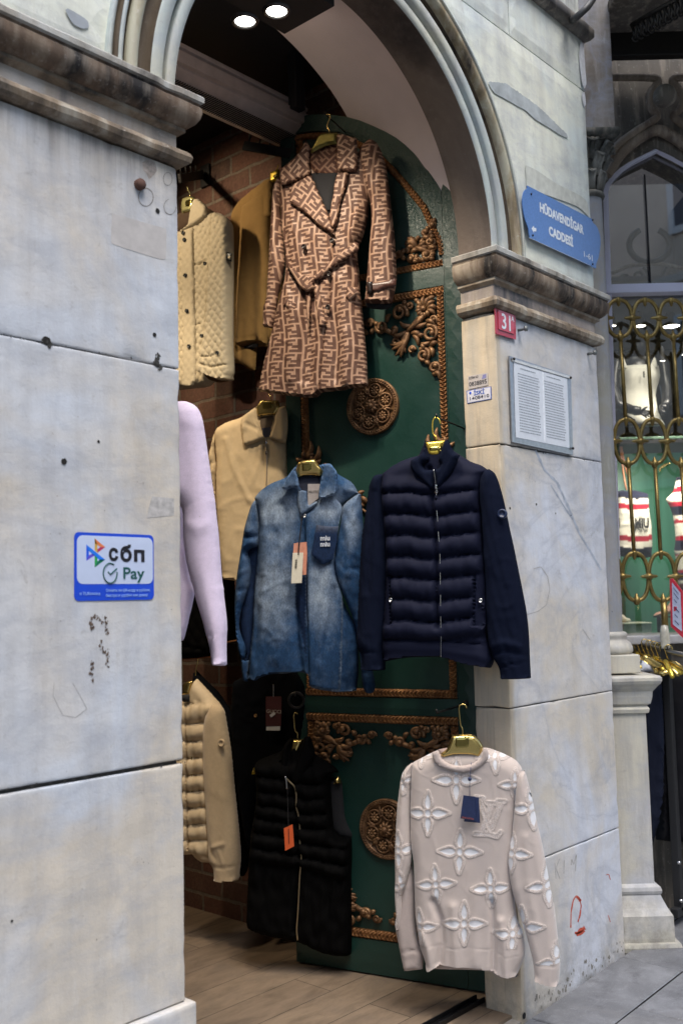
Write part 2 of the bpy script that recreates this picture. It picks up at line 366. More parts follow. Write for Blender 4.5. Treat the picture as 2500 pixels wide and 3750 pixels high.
# ================================================================== stone materials
def sep(t, out):
    s = t.nodes.new('ShaderNodeSeparateXYZ'); t.links.new(out, s.inputs[0]); return s.outputs
def maprange(t, v, a, b, c=0., d=1.):
    m = t.nodes.new('ShaderNodeMapRange'); t.links.new(v, m.inputs[0])
    for i, q in zip((1, 2, 3, 4), (a, b, c, d)): m.inputs[i].default_value = q
    return m.outputs[0]
def marble(name, cool=(.60, .63, .69), warm=(.60, .54, .45), warmth=.5, grime=None, ochre_x=None, streak=.35, foot=None, vein=.5, seed=0., dark=(.055, .045, .038), wet=.55):
    m, t, p = new_mat(name); v = coords(t, loc=(seed, seed*.7, seed*.3))
    big = noi(t, v, 1.7, 4, .6, .6); c = mix(t, ramp(t, big, [(.46-.14*warmth, 0.), (.66-.14*warmth, 1.)]), cool, warm)
    st = noi(t, coords(t, (9, 9, .9), loc=(seed, 0, 0)), 1.6, 5, .6); c = mix(t, mth(t, 'MULTIPLY', ramp(t, st, [(.42, 0.), (.72, 1.)]), streak), c, (.36, .345, .33))
    cl = noi(t, coords(t, (1, 1, 2.2), loc=(0, seed, 0)), 4.5, 6, .7, .3); c = mix(t, mth(t, 'MULTIPLY', ramp(t, cl, [(.46, 0.), (.72, 1.)]), .55), c, (.36, .385, .44))
    s9 = noi(t, coords(t, (26, 26, 4.5), loc=(seed, 7, 0)), 1.7, 7, .75); c = mix(t, mth(t, 'MULTIPLY', ramp(t, s9, [(.55, 0.), (.75, 1.)]), streak*.55), c, (.34, .295, .25))
    s8 = noi(t, coords(t, (20, 20, 4.0), loc=(seed, 17, 4)), 1.7, 7, .75); c = mix(t, mth(t, 'MULTIPLY', ramp(t, s8, [(.56, 0.), (.74, 1.)]), .30), c, (.70, .71, .72))
    # veins
    vn = noi(t, coords(t, (1.0, 1.0, 1.25), rot=(0, .9, .2), loc=(seed, 2, 0)), 1.5, 6, .55, 1.6)
    vv = mth(t, 'ABSOLUTE', mth(t, 'SUBTRACT', vn, .5)); c = mix(t, mth(t, 'MULTIPLY', ramp(t, vv, [(.0, 1.), (.016, .35), (.05, 0.)]), vein), c, (.27, .30, .37))
    # blue-grey scuffs, pits, scratches
    sc = noi(t, v, 22, 6, .75, .5); c = mix(t, mth(t, 'MULTIPLY', ramp(t, sc, [(.60, 0.), (.74, 1.)]), .5), c, (.30, .28, .26))
    pit = noi(t, v, 130, 3, .6); c = mix(t, mth(t, 'MULTIPLY', ramp(t, pit, [(.70, 0.), (.76, 1.)]), .65), c, (.13, .12, .11))
    wsp = noi(t, coords(t, loc=(3+seed, 1, 5)), 95, 3, .7); c = mix(t, mth(t, 'MULTIPLY', ramp(t, wsp, [(.72, 0.), (.78, 1.)]), .5), c, (.8, .8, .8))
    z = sep(t, coords(t))[2]; x = sep(t, coords(t))[0]
    if ochre_x is not None:
        xm = maprange(t, x, ochre_x+.02, ochre_x-.002)
        oc = mix(t, ramp(t, noi(t, coords(t, (7, 7, 1.1)), 2.3, 5, .6), [(.35, 0.), (.62, 1.)]), (.60, .50, .36), (.47, .42, .34))
        oc = mix(t, mth(t, 'MULTIPLY', ramp(t, noi(t, coords(t, (10, 10, .7), loc=(1, 4, 2)), 2.1, 5, .6), [(.52, 0.), (.66, 1.)]), .6), oc, (.24, .22, .20)); c = mix(t, xm, c, oc)
    if grime is not None:
        z0, hgt = grime; g = maprange(t, z, z0-hgt, z0, 0., 1.)
        s2 = noi(t, coords(t, (14, 14, 1.0), loc=(seed, 5, 0)), 1.3, 5, .65); gm = mth(t, 'MULTIPLY', mth(t, 'POWER', g, 2.2), ramp(t, s2, [(.36, 0.), (.66, 1.)])); c = mix(t, mth(t, 'MULTIPLY', gm, .8), c, dark)
    if foot is not None:
        g = maprange(t, z, foot, 0., 0., 1.); s3 = noi(t, v, 9, 6, .75); gm = mth(t, 'MULTIPLY', g, ramp(t, s3, [(.40, 0.), (.62, 1.)])); c = mix(t, mth(t, 'MULTIPLY', gm, .75), c, (.20, .19, .17))
    t.links.new(c, p.inputs['Base Color']); p.inputs['Specular IOR Level'].default_value = .35
    t.links.new(ramp(t, cl, [(.3, wet-.12), (.7, wet+.12)]), p.inputs['Roughness'])
    b1 = bump(t, p, mix(t, .5, pit, sc), .45, .003); b0 = t.nodes.new('ShaderNodeBump'); b0.inputs['Strength'].default_value = .6; b0.inputs['Distance'].default_value = .012; t.links.new(noi(t, v, 7, 3, .5), b0.inputs['Height']); t.links.new(b0.outputs[0], b1.inputs['Normal']); return m
def weathered(name, light=(.50, .46, .40), mid=(.26, .21, .16), dark=(.03, .025, .022), seed=0., amount=.55, sc=(7, 7, 2.5), speck=.45):
    """sooty carved stone: pale where washed, brown to black in patches"""
    m, t, p = new_mat(name); v = coords(t, loc=(seed, 0, seed))
    a = noi(t, coords(t, sc, loc=(seed, 1, 0)), 1.2, 5, .6, .4); c = ramp(t, a, [(.62-amount*.5, light), (.66-amount*.28, mid), (.82-amount*.28, dark)])
    b = noi(t, coords(t, (16, 16, 2), loc=(seed, 3, 0)), 1.6, 4, .6); c = mix(t, mth(t, 'MULTIPLY', ramp(t, b, [(.50, 0.), (.68, 1.)]), speck*1.2), c, (.42, .36, .29))
    s = noi(t, v, 60, 5, .7); c = mix(t, mth(t, 'MULTIPLY', ramp(t, s, [(.60, 0.), (.7, 1.)]), speck), c, (.60, .57, .52))
    t.links.new(c, p.inputs['Base Color']); p.inputs['Roughness'].default_value = .75; bump(t, p, s, .5, .003); return m
M_shaftL = marble('marble_left', cool=(.585,.62,.675), warm=(.64,.58,.49), warmth=.6, grime=(2.755, .30), streak=.38, seed=1.3, vein=.12)
M_shaftR = marble('marble_right', cool=(.60,.63,.70), warm=(.60,.55,.47), warmth=.30, ochre_x=3.262, grime=(2.67, .07), streak=.3, foot=.22, seed=4.1, vein=.3)
M_cornL = weathered('sooty_impost', light=(.40,.34,.26), mid=(.15,.10,.065), dark=(.016,.013,.012), seed=2., amount=.74, sc=(6,6,1.5), speck=.3)
M_cornR = weathered('sooty_impost_right', light=(.40,.34,.26), mid=(.17,.12,.08), dark=(.02,.016,.014), seed=5.3, amount=.70, sc=(7,7,1.5), speck=.3)
M_frieze = weathered('stained_frieze', light=(.46,.44,.42), mid=(.36,.32,.28), dark=(.12,.12,.13), seed=8., amount=.5, sc=(5,5,.8))
M_wall = marble('greenish_wall_stone', cool=(.68,.75,.73), warm=(.80,.82,.71), warmth=.6, streak=.35, seed=9.2, vein=.12, wet=.6, grime=(4.30, .45), dark=(.10,.105,.11))  # marble made paler to paint in the stronger light on the upper wall
M_arch = marble('arch_stone', cool=(.46,.52,.50), warm=(.56,.55,.44), warmth=.45, streak=.6, seed=3.7, vein=.1, wet=.6)
M_archdark = weathered('brown_groove_shade', light=(.11,.08,.05), mid=(.05,.035,.022), dark=(.012,.010,.009), seed=1., amount=.4, speck=.1)  # near-black brown, painting shade into the arch grooves
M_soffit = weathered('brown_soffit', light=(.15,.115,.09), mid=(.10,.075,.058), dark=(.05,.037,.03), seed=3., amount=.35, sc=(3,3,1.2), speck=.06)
M_mortar = plain('mortar', (.05,.048,.045), .95)
M_trim = weathered('dirty_string_course', light=(.20,.19,.17), mid=(.12,.11,.10), dark=(.05,.05,.05), seed=4., amount=.5)
# ================================================================== street
FY = 2.075                                     # facade plane
XL, XR, XE = 1.680, 3.245, 4.070               # left pillar corner, right pillar corners
def gz(X): return .030*(X-XR) if X > XR else .02*(X-XR)
def paving():
    m, t, p = new_mat('street_paving'); v = coords(t)
    a = noi(t, v, 2.2, 6, .7, .4); c = ramp(t, a, [(.3, (.095,.098,.105)), (.5, (.15,.153,.162)), (.7, (.24,.245,.258))])
    b = noi(t, v, 11, 8, .8, .8); c = mix(t, mth(t, 'MULTIPLY', ramp(t, b, [(.50, 0.), (.75, 1.)]), .5), c, (.30,.305,.32))
    d = noi(t, v, 9, 5, .7); c = mix(t, mth(t, 'MULTIPLY', ramp(t, d, [(.56, 0.), (.7, 1.)]), .6), c, (.075,.075,.08))
    f = noi(t, v, 240, 3, .6); c = mix(t, mth(t, 'MULTIPLY', ramp(t, f, [(.62, 0.), (.7, 1.)]), .5), c, (.42,.43,.45))
    t.links.new(c, p.inputs['Base Color']); t.links.new(ramp(t, a, [(.3, .45), (.7, .8)]), p.inputs['Roughness']); bump(t, p, b, .5, .004); return m
M_pave = paving()
gb = MB()       # one great sheet, rising gently to the right, with real joints cut between the slabs
def gpt(x, y, dz=0): return [x, y, gz(x)+dz]
XS = [-60, -20, -6, 0, 1.2, 2.2, 3.245, 3.3, 3.9, 4.5, 5.5, 7.5, 14, 60]
V = [gpt(x, y, -.012) for x in XS for y in (-60, FY+.02 if False else 60)]
gb.add(V, [(2*i, 2*i+2, 2*i+3, 2*i+1) for i in range(len(XS)-1)])
tag(gb.build('ground', M_mortar), kind='structure')
pb = MB(); ca, sa = math.cos(math.radians(5)), math.sin(math.radians(5))
rr = random.Random(4)
def slab(x0, x1, y0, y1, dz):
    r = .004; s_ = .003
    q = []
    for (x, y, z) in [(x0, y0, -.004), (x1, y0, -.004), (x1, y1, -.004), (x0, y1, -.004), (x0+r, y0+r, 0), (x1-r, y0+r, 0), (x1-r, y1-r, 0), (x0+r, y1-r, 0)]:
        q.append(gpt(x, y, z+dz))
    pb.add(q, [(0, 1, 5, 4), (1, 2, 6, 5), (2, 3, 7, 6), (3, 0, 4, 7), (4, 5, 6, 7)])
rows = [(-1.6, -.9), (-.9, -.2), (-.2, .3), (.3, .72), (.72, 1.1), (1.1, 1.45), (1.45, 1.80), (1.80, 2.07)]
for k, (ya, yb) in enumerate(rows):
    x = -2.+rr.random()*.5; L = .62 if k % 2 else .52
    while x < 9:
        l = L*(.85+.4*rr.random()); slab(x+.0035, x+l-.0035, ya+.0035, yb-.0035, rr.uniform(-.002, .001)); x += l
for k in range(8):                                  # beyond the pillar, in front of the next shop
    ya, yb = 2.07+k*.55, 2.62+k*.55; x = 4.12
    while x < 9.5:
        l = .8*(.8+.5*rr.random()); slab(x+.0035, x+l-.0035, ya+.0035, yb-.0035, rr.uniform(-.002, .001)); x += l
tag(pb.build('pavement', M_pave, smooth=False), kind='structure')
# ================================================================== marble pillars
def joint_stack(mb, mm, x0, x1, y0, y1, zs, r=.006, chip=1.2, gap=.004, seed=0):
    for i in range(len(zs)-1):
        gg = [gap*(2.6 if abs(z_-1.146) < .002 else 1) for z_ in zs]; mb.box(x0, x1, y0, y1, zs[i]+gg[i]/2, zs[i+1]-gg[i+1]/2, r, .035, chip, seed+i*5)
    mm.box(x0+.012, x1-.012, y0+.012, y1-.012, zs[0]+.01, zs[-1]-.01, 0)
def impost_prof(zt, k):
    """(out, z) from top to foot of the frieze"""
    o = [(-.03, zt+.001), (.030, zt+.001), (.052, zt-.002), (.055, zt-.006), (.054, zt-.020*k), (.047, zt-.024*k), (.044, zt-.030*k), (.049, zt-.036*k), (.050, zt-.050*k), (.046, zt-.066*k), (.036, zt-.082*k), (.022, zt-.092*k), (.016, zt-.094*k), (.017, zt-.104*k), (.006, zt-.108*k), (.0, zt-.114*k)]
    return o
def bead_prof(zb, k):
    return [(.0, zb+.050*k), (.018, zb+.046*k), (.026, zb+.040*k), (.031, zb+.028*k), (.027, zb+.014*k), (.016, zb+.006*k), (-.03, zb+.0)]
M_pale = weathered('washed_ledge', light=(.46,.46,.43), mid=(.33,.31,.27), dark=(.09,.08,.07), seed=12., amount=.42, sc=(8,8,3), speck=.3)
M_pale2 = weathered('stained_ledge', light=(.34,.30,.24), mid=(.22,.17,.12), dark=(.04,.035,.03), seed=15., amount=.45, sc=(8,8,3), speck=.2)
M_bead = weathered('half_washed_bead', light=(.50,.46,.38), mid=(.22,.165,.11), dark=(.025,.02,.018), seed=21., amount=.56, sc=(6,6,2), speck=.35)
def pillar(name, label, x0, x1, zs, zt, k, mshaft, mcorn, side, seed):
    t = thing(name, label, 'pillar', ((x0+x1)/2, FY+.08, 0)); yb = 2.235
    mb, mm = MB(), MB(); zb = zt-.205*k*1.0
    joint_stack(mb, mm, x0, x1, FY, yb, zs+[zb], r=.0055, chip=2.6, seed=seed)
    sh = mb.build('shaft', mshaft, t); mm.build('mortar_core', M_mortar, sh)
    xa, xb = x0, x1
    def path(n=60):
        P = [(xa, yb, -1, 0), (xa, FY, -1, -1), *[(xa+(xb-xa)*i/n, FY, 0, -1) for i in range(1, n)], (xb, FY, 1, -1), (xb, yb, 1, 0)]
        return P
    def carved(prof, nm, mat, amp):
        q = MB(); q.sweep(prof, path()); V = q.v[0]
        kk = len(prof)
        for i in range(len(V)):                      # worn, chipped edges
            a = noise.noise(Vector(V[i]*14+seed)); b = noise.noise(Vector(V[i]*45+seed)); V[i] -= np.array([0, -1, .3])*amp*(max(0, a-.15)*2.2+max(0, b-.2)) ; 
        lo, hi = q.v[0].min(0), q.v[0].max(0)
        n0 = len(V); q.f.append(tuple(n0-kk+i for i in range(kk))); q.f.append(tuple(range(kk))[::-1]); o_ = q.build(nm, mat, t); o_.data.set_sharp_from_angle(angle=math.radians(28)); return o_
    ip = impost_prof(zt, k); carved(ip[:6], 'top_fillet', M_pale, .0035); carved(ip[5:13], 'impost_moulding', mcorn, .0022); carved(ip[12:], 'lower_fillet', M_pale2, .002)
    q = MB(); q.box(xa+.001, xb-.001, FY+.001, yb-.001, zb+.045*k, zt-.10*k, .003, .04, .6, seed+3); q.build('frieze', M_frieze if side < 0 else M_frieze2, t)
    carved(bead_prof(zb, k), 'astragal', M_bead, .004)
    return t
M_frieze2 = weathered('stained_frieze_right', light=(.50,.45,.42), mid=(.30,.26,.24), dark=(.08,.08,.09), seed=3.3, amount=.6, sc=(5,5,.7))
Z = 1.55
PL = pillar('marble_pillar', 'pale stained marble pillar with a blue sticker, nearest to the viewer', .15, XL, [.0-.1+.1, .546, 1.146, 2.183], 2.95, 1.0, M_shaftL, M_cornL, -1, 11)
PR = pillar('marble_pillar', 'marble pillar under the blue street sign, right of the green door', XR, XE, [-.02, .546, 1.132, 2.142], 2.908, 1.18, M_shaftR, M_cornR, 1, 3)
q = MB(); q.box(.13, XL+.022, FY-.02, 2.25, -.05, .548-.003, .012, .03, 1.5, 8); q.build('plinth', M_shaftL, PL)
# iron pin, drill holes, nail stubs and round scars belong to the stone
def spots(name, par, mat, items, X=False):
    mb = MB()
    for (x, y, r) in items:
        c0 = onY(x, y, FY-.0012); rim = r
        th = np.linspace(0, 2*math.pi, 14, endpoint=False); jit = 1+.25*np.array([noise.noise(Vector((math.cos(a)*2+x, math.sin(a)*2, y))) for a in th])
        V = [c0]+[c0+np.array([math.cos(a)*rim*j, 0, math.sin(a)*rim*j]) for a, j in zip(th, jit)]
        mb.add(V, [(0, 1+(i+1) % 14, 1+i) for i in range(14)])
    return mb.build(name, mat, par)
M_hole = plain('hole_black', (.012,.011,.010), .95, b=0)
spots('drill_holes', PL, M_hole, [(578,772,.007),(567,1226,.006),(236,1690,.008),(362,1617,.004),(172,1248,.011),(575,1335,.008),(45,3373,.003)])
spots('drill_holes', PR, M_hole, [(1866,1861,.005),(1963,1847,.005),(2033,1880,.0035),(2089,1887,.0035),(1918,3720,.012),(2240,2240,.003)])
q = MB(); c0 = onY(508, 678, FY); q.lathe([(.0, .016), (.013, .016), (.015, .012), (.015, 0)], c0, 14, axis=(0, -1, 0)); q.build('iron_pin', plain('rust', (.10,.045,.03), .8), PL)
for x, y in ((1896, 1210), (2150, 1297)):
    q = MB(); c0 = onY(x, y, FY); q.tube([c0, c0+np.array([0, -.035, 0])], .006, 8); q.tube([c0+np.array([0, -.03, 0]), c0+np.array([0, -.04, 0])], .011, 6); q.build('bolt', plain('grey_bolt', (.22,.23,.22), .5, .7), PR)
# worn sticker ghosts, scribbles, red paint: thin marks lying on the stone
def mark(name, par, mat, P, Y=FY, lift=.0006, parx=None, it=1):
    W3 = [onY(x, y, Y-lift) for x, y in (smooth_poly(P, it) if it else P)]; mb = MB(); mb.add(W3, [tuple(range(len(W3)))[::-1]]); return mb.build(name, mat, par, smooth=False)
def stroke(name, par, mat, lines, wd, Y=FY, lift=.0007):
    mb = MB()
    for k, L in enumerate(lines):
        P = resample(np.asarray(L, float), 6, False); 
        ww = wd[k] if np.ndim(wd) else wd; T = np.gradient(P, axis=0); T /= np.linalg.norm(T, axis=1)[:, None]; N = np.c_[-T[:, 1], T[:, 0]]
        e = np.array([.55+.9*abs(noise.noise(Vector((p[0]*.06, p[1]*.06, k)))) for p in P])*ww
        A = [onY(*(p+n*w_), Y-lift) for p, n, w_ in zip(P, N, e)]; B = [onY(*(p-n*w_), Y-lift) for p, n, w_ in zip(P, N, e)]; n_ = len(A)
        mb.add(A+B, [(i, i+1, n_+i+1, n_+i) for i in range(n_-1)])
    return mb.build(name, mat, par, smooth=False)
mark('sticker_residue', PL, plain('residue', (.50,.475,.455), .7, nscale=30, namp=.10), S('515,985 500,975 760,1050 765,1060 762,1190 740,1192 530,1125 512,1110', (0,0), 1.254), it=2)
M_smear = plain('grey_smear', (.47,.45,.43), .8, nscale=60, namp=.25)
mark('smear', PL, M_smear, S('700,712 800,722 800,800 740,805 675,812 685,760', (0,1250), 1.254), it=2)
for s_ in ('655,745 680,735 712,745 720,785 700,810 685,825 672,795 658,780',): mark('glue_scar', PL, plain('glue', (.33,.29,.26), .7, nscale=90, namp=.35), S(s_, (0,0), 1.254), it=2)
ring = lambda cx_, cy_, a, b: [(cx_+a*math.cos(q_), cy_+b*math.sin(q_)) for q_ in np.linspace(0, 2*math.pi, 30)]
stroke('glue_rings', PL, plain('glue_dark', (.22,.2,.18), .8, nscale=90, namp=.3), [ring(535, 722, 27, 33), ring(615, 655, 16, 24), ring(623, 757, 22, 28)[:22]], [1.6, 1.3, 1.3])
M_rust = plain('rust_marks', (.11,.075,.055), .8, nscale=120, namp=.5)
r7 = random.Random(3)
def blotches(name, par, mat, lines, spread, n, r0, r1):
    mb = MB()
    for k, L in enumerate(lines):
        P = resample(np.asarray(L, float), 2, False)
        for _ in range(n):
            p = P[r7.randrange(len(P))]+np.array([r7.gauss(0, spread), r7.gauss(0, spread)]); c0 = onY(p[0], p[1], FY-.0009-.0004*r7.random()); R = r7.uniform(r0, r1)*(.4+.6*r7.random())
            th = np.linspace(0, 2*math.pi, 9, endpoint=False); V = [c0]+[c0+np.array([math.cos(a_)*R*r7.uniform(.5, 1.2), 0, math.sin(a_)*R*r7.uniform(.7, 1.6)]) for a_ in th]; mb.add(V, [(0, 1+(i+1) % 9, 1+i) for i in range(9)])
    return mb.build(name, mat, par, smooth=False)
blotches('rust_marks', PL, M_rust, [S('420,1270 440,1265 470,1290', (0,1250), 1.254), S('425,1270 420,1320', (0,1250), 1.254), S('488,1270 492,1340', (0,1250), 1.254), S('465,1375 468,1410 490,1435', (0,1250), 1.254), S('495,1410 500,1500', (0,1250), 1.254), S('422,1470 420,1560', (0,1250), 1.254)], 3.5, 26, .0010, .0042)
blotches('joint_chips', PL, M_mortar, [np.array([(160,1245),(190,1262)]), np.array([(565,1325),(590,1350)]), np.array([(580,1300),(575,1345)])], 5, 22, .002, .008)
blotches('joint_chips', PL, M_mortar, [np.array([(0,1222),(650,1346)])], 1.5, 16, .001, .003); blotches('joint_chips', PL, M_mortar, [np.array([(20,2893),(675,2789)])], 2., 40, .001, .004)
blotches('joint_chips', PR, M_mortar, [np.array([(1825,1622),(2200,1697)])], 2., 26, .001, .004); blotches('foot_stains', PR, plain('foot_dirt', (.20,.19,.17), .9, nscale=60, namp=.3), [np.array([(1940,3700),(2100,3590),(2270,3460)])], 14, 70, .002, .010)
blotches('grey_scuffs', PR, plain('scuff_grey', (.44,.44,.45), .8, nscale=60, namp=.2), [np.array([(2180,1780),(2175,1830)]), np.array([(2120,1930),(2170,1960)]), np.array([(1930,1730),(1945,1760)])], 8, 26, .001, .005)
blotches('wall_specks', PL, plain('speck_brown', (.30,.27,.24), .8), [np.array([(60,1700),(600,2300)]), np.array([(60,2200),(500,1500)]), np.array([(200,3500),(650,2900)])], 130, 22, .0006, .0022)
stroke('pencil_scribble', PL, plain('pencil', (.38,.37,.36), .8), [S('250,0 245,60 290,150 350,160 400,120 380,80 335,0', (0,2500), 1.254)], 1.1)
M_red = plain('red_paint', (.50,.075,.035), .5, nscale=60, namp=.2)
stroke('red_paint_marks', PR, M_red, [S('492,1300 495,1150 515,1040 545,990 575,1010 592,1090 580,1180 560,1245', (1900,2900), 2.613), S('530,1350 560,1350 590,1320 628,1300', (1900,2900), 2.613), S('545,1368 600,1345 622,1325', (1900,2900), 2.613), S('545,1005 570,1020 585,1045', (1900,2900), 2.613), S('830,795 855,785 870,840', (1900,2900), 2.613), S('850,1180 870,1245', (1900,2900), 2.613)], [2.5, 8, 9, 6, 2, 1.6])
stroke('pencil_scribble', PR, plain('pencil', (.38,.37,.36), .8), [S('880,1045 915,1035 945,1080 955,1140 940,1210 900,1240 850,1255', (1250,1250), 1.254), S('1105,1320 1140,1372', (1250,1250), 1.254), S('340,680 350,830', (1900,2900), 2.613), S('385,640 350,730 388,830', (1900,2900), 2.613), S('430,650 425,780', (1900,2900), 2.613), S('495,700 500,640 520,700 545,600 535,760', (1900,2900), 2.613)], 1.6)
# grey-blue natural vein on the right pillar
stroke('stone_vein', PR, plain('vein_grey', (.36,.40,.47), .6, nscale=25, namp=.25), [S('890,500 930,590 990,650 1040,760 1090,880 1150,980 1190,1050', (1250,1250), 1.254), S('960,660 1010,740 1060,820', (1250,1250), 1.254)], [5, 3])
# ================================================================== arch, wall above, string course
AX, AZ = 2.46, 1.375+Z
ARCH = thing('stone_arch', 'round stone arch with grooved mouldings over the shop doorway', 'arch', (AX, FY, AZ))
prof = [(.785, .16), (.785, .004), (.788, .0), (.818, -.004), (.821, .002), (.823, .026), (.837, .026), (.839, -.010), (.842, -.014), (.876, -.016), (.880, -.012), (.884, .004), (.892, .014), (.905, .018), (.917, .010), (.922, -.004), (.926, -.018), (.936, -.030), (.950, -.033), (.962, -.026), (.964, -.010), (.965, .016), (.977, .016), (.978, -.022), (.979, -.026), (.990, -.026), (.989, -.020), (.990, .010), (1.001, .010), (1.002, -.012), (1.012, -.014), (1.014, -.010), (1.014, .05)]
def archband(name, mat, i0, i1):
    mb = MB(); th = np.linspace(-.03, math.pi+.03, 120); pr = prof[i0:i1+1]; k = len(pr)
    V = [[AX+r*math.cos(a), FY+y, AZ+r*math.sin(a)] for a in th for (r, y) in pr]
    mb.add(V, [(i*k+q_, i*k+q_+1, (i+1)*k+q_+1, (i+1)*k+q_) for i in range(len(th)-1) for q_ in range(k-1)])
    return mb.build(name, mat, ARCH)
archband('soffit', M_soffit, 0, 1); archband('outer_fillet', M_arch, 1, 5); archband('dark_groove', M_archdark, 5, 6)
archband('flat_band', M_arch, 6, 10); archband('brown_hollow', M_archdark, 10, 15); archband('roll_moulding', weathered('ochre_roll', light=(.46,.44,.33), mid=(.27,.21,.12), dark=(.05,.04,.03), seed=6, amount=.45), 15, 20)
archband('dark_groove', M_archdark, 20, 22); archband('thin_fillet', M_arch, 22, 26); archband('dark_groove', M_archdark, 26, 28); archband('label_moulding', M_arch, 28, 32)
WALL = thing('marble_wall', 'greenish marble wall blocks around and above the round arch', 'wall', (AX, FY, 3.4))
PW = Plane((AX, FY, AZ), n=(0, -1, 0))
def arc_pts(a0, a1, r=1.013, n=60): return [(r*math.cos(a), r*math.sin(a)) for a in np.linspace(a0, a1, n)]
XRt = 4.085-AX
def wall_block(P, seed, mat=M_wall):
    P = np.array(P); return panel('wall_block', PW, P, mat, WALL, w=-.05, T=.05, R=.006, Tb=.05, h=.05, sm=0, uvout=True, crease=.0)
import types
def blk(P, seed=0, w=0):
    # flat face flush with the facade, edges eased
    B = resample2(np.array(P, float), .04); Pt, Fc, bd, d = cdt(B, .05); n = len(Pt); f = np.where(bd, -.005, 0)
    V = np.concatenate([PW.P(Pt, w+f), PW.P(Pt[bd], np.full(bd.sum(), w-.16))]); bi = np.where(bd)[0]; mp = {b: n+i for i, b in enumerate(bi)}
    # side skirt along the outline order
    order = []; 
    from_idx = {}
    for i in bi: from_idx[(round(Pt[i, 0], 5), round(Pt[i, 1], 5))] = i
    ids = [from_idx.get((round(b[0], 5), round(b[1], 5))) for b in B]
    SF = [(ids[i], mp[ids[i]], mp[ids[(i+1) % len(ids)]], ids[(i+1) % len(ids)]) for i in range(len(ids)) if ids[i] is not None and ids[(i+1) % len(ids)] is not None]
    mesh('wall_block', V, list(map(tuple, Fc))+SF, M_wall, WALL, smooth=False)
zc = 3.88-AZ; zsc = 4.165-AZ; g = .003
zr, zl = 2.910-AZ, 2.953-AZ
a_c = math.asin(zc/1.013) if zc < 1.013 else None
aR0 = math.asin(max(-1, zr/1.013)); 
# right haunch, left haunch, upper course blocks
blk([(XRt, zr), (XRt, zc-g)]+[(q_[0], q_[1]) for q_ in arc_pts(math.asin((zc-g)/1.013), aR0)])
blk([(-2.31, zl)]+[(q_[0], q_[1]) for q_ in arc_pts(math.pi-math.asin(zl/1.013), math.pi-math.asin((zc-g)/1.013))]+[(-2.31, zc-g)][:1])
xk = .985
ac = math.asin((zc+g)/1.013); xe = 1.013*math.cos(ac)
blk([(xe, zc+g), (xk-g, zc+g), (xk-g, zsc-g), (0.003, zsc-g)]+[(q_[0], q_[1]) for q_ in arc_pts(math.pi/2-.003, ac)])
blk([(-xe, zc+g)]+[(q_[0], q_[1]) for q_ in arc_pts(math.pi-ac, math.pi/2+.003)]+[(-.003, zsc-g), (-2.31, zsc-g), (-2.31, zc+g)])
blk([(xk+g, zc+g), (XRt, zc+g), (XRt, zsc-g), (xk+g, zsc-g)])
blk([(-2.31, zsc+g), (XRt-.02, zsc+g), (XRt-.02, 2.4), (-2.31, 2.4)])
mm = MB(); mm.box(.2, 1.45, FY+.03, FY+.15, 2.97, 5.2, 0); mm.box(3.475, 4.06, FY+.03, FY+.15, 2.93, 5.2, 0); mm.box(1.45, 3.475, FY+.03, FY+.15, 3.95, 5.2, 0); mm.build('mortar_core', M_mortar, WALL)
SCO = thing('string_course', 'dark grey projecting stone ledge above the street sign', 'ledge', (3.2, FY, 4.2))
sq = MB(); zz_ = 4.165; sq.sweep([(.0, zz_+.035), (.03, zz_+.03), (.04, zz_+.012), (.04, zz_-.022), (.025, zz_-.04), (.0, zz_-.045)], [(.15, FY, 0, -1), (4.085, FY, 1, -1), (4.085, FY+.15, 1, 0)]); sq.build('moulding', M_trim, SCO)
pc = [onY(2090, 75, FY-.03), onY(2110, 62, FY-.10), onY(2150, 25, FY-.13), onY(2180, -20, FY-.12), onY(2200, -80, FY-.06)]
q = MB(); q.tube(pc, .016, 8); tag(q.build('cable_conduit', plain('dark_pipe', (.05,.05,.05), .5)), 'dark bent conduit leaving the wall above the ledge', 'conduit')
# cement lump and paint patches at the wall's right edge
mark('white_paint_patch', WALL, plain('white_patch', (.62,.64,.68), .7, nscale=40), S('100,600 140,620 150,800 165,1000 178,1200 150,1270 120,1200 95,1050 75,850 80,700', (2100,0), 3.92), Y=FY, lift=.004)
mark('white_paint_patch', WALL, plain('white_patch', (.62,.64,.68), .7, nscale=40), S('110,1330 150,1325 165,1400 170,1500 150,1535 125,1450', (2100,0), 3.92), Y=FY, lift=.004)
M_grey = plain('slate_band', (.40,.44,.455), .8, nscale=14, namp=.3)
_b = resample(S('365,590 420,592 500,604 560,650 640,706 720,762 790,828 850,888 915,950 940,990 880,968 800,915 700,855 640,795 560,750 480,705 410,668 390,640', (1600,0), 1.96), 3.2)
_b = _b+np.array([[0, (5.5*abs(noise.noise(Vector((p[0]*.09, 3, 1))))+4*abs(noise.noise(Vector((p[0]*.31, 1, 1)))))*(-1 if k < len(_b)*.5 else .35)] for k, p in enumerate(_b)])
mark('painted_out_band', WALL, M_grey, _b, lift=.0035, it=0)
mark('sign_ghost', WALL, plain('ghost', (.55,.57,.52), .8, nscale=30, namp=.14), S('632,1185 700,1215 860,1320 1060,1430 1090,1560 1000,1480 640,1350', (1600,0), 1.96), lift=.0035)
# disc lamp scar at the far left top
mark('grey_scar', WALL, plain('scar', (.33,.36,.39), .6, nscale=30), S('470,70 490,62 560,100 630,150 640,195 600,205 540,180 500,130', (0,0), 1.96), lift=.004, it=2)
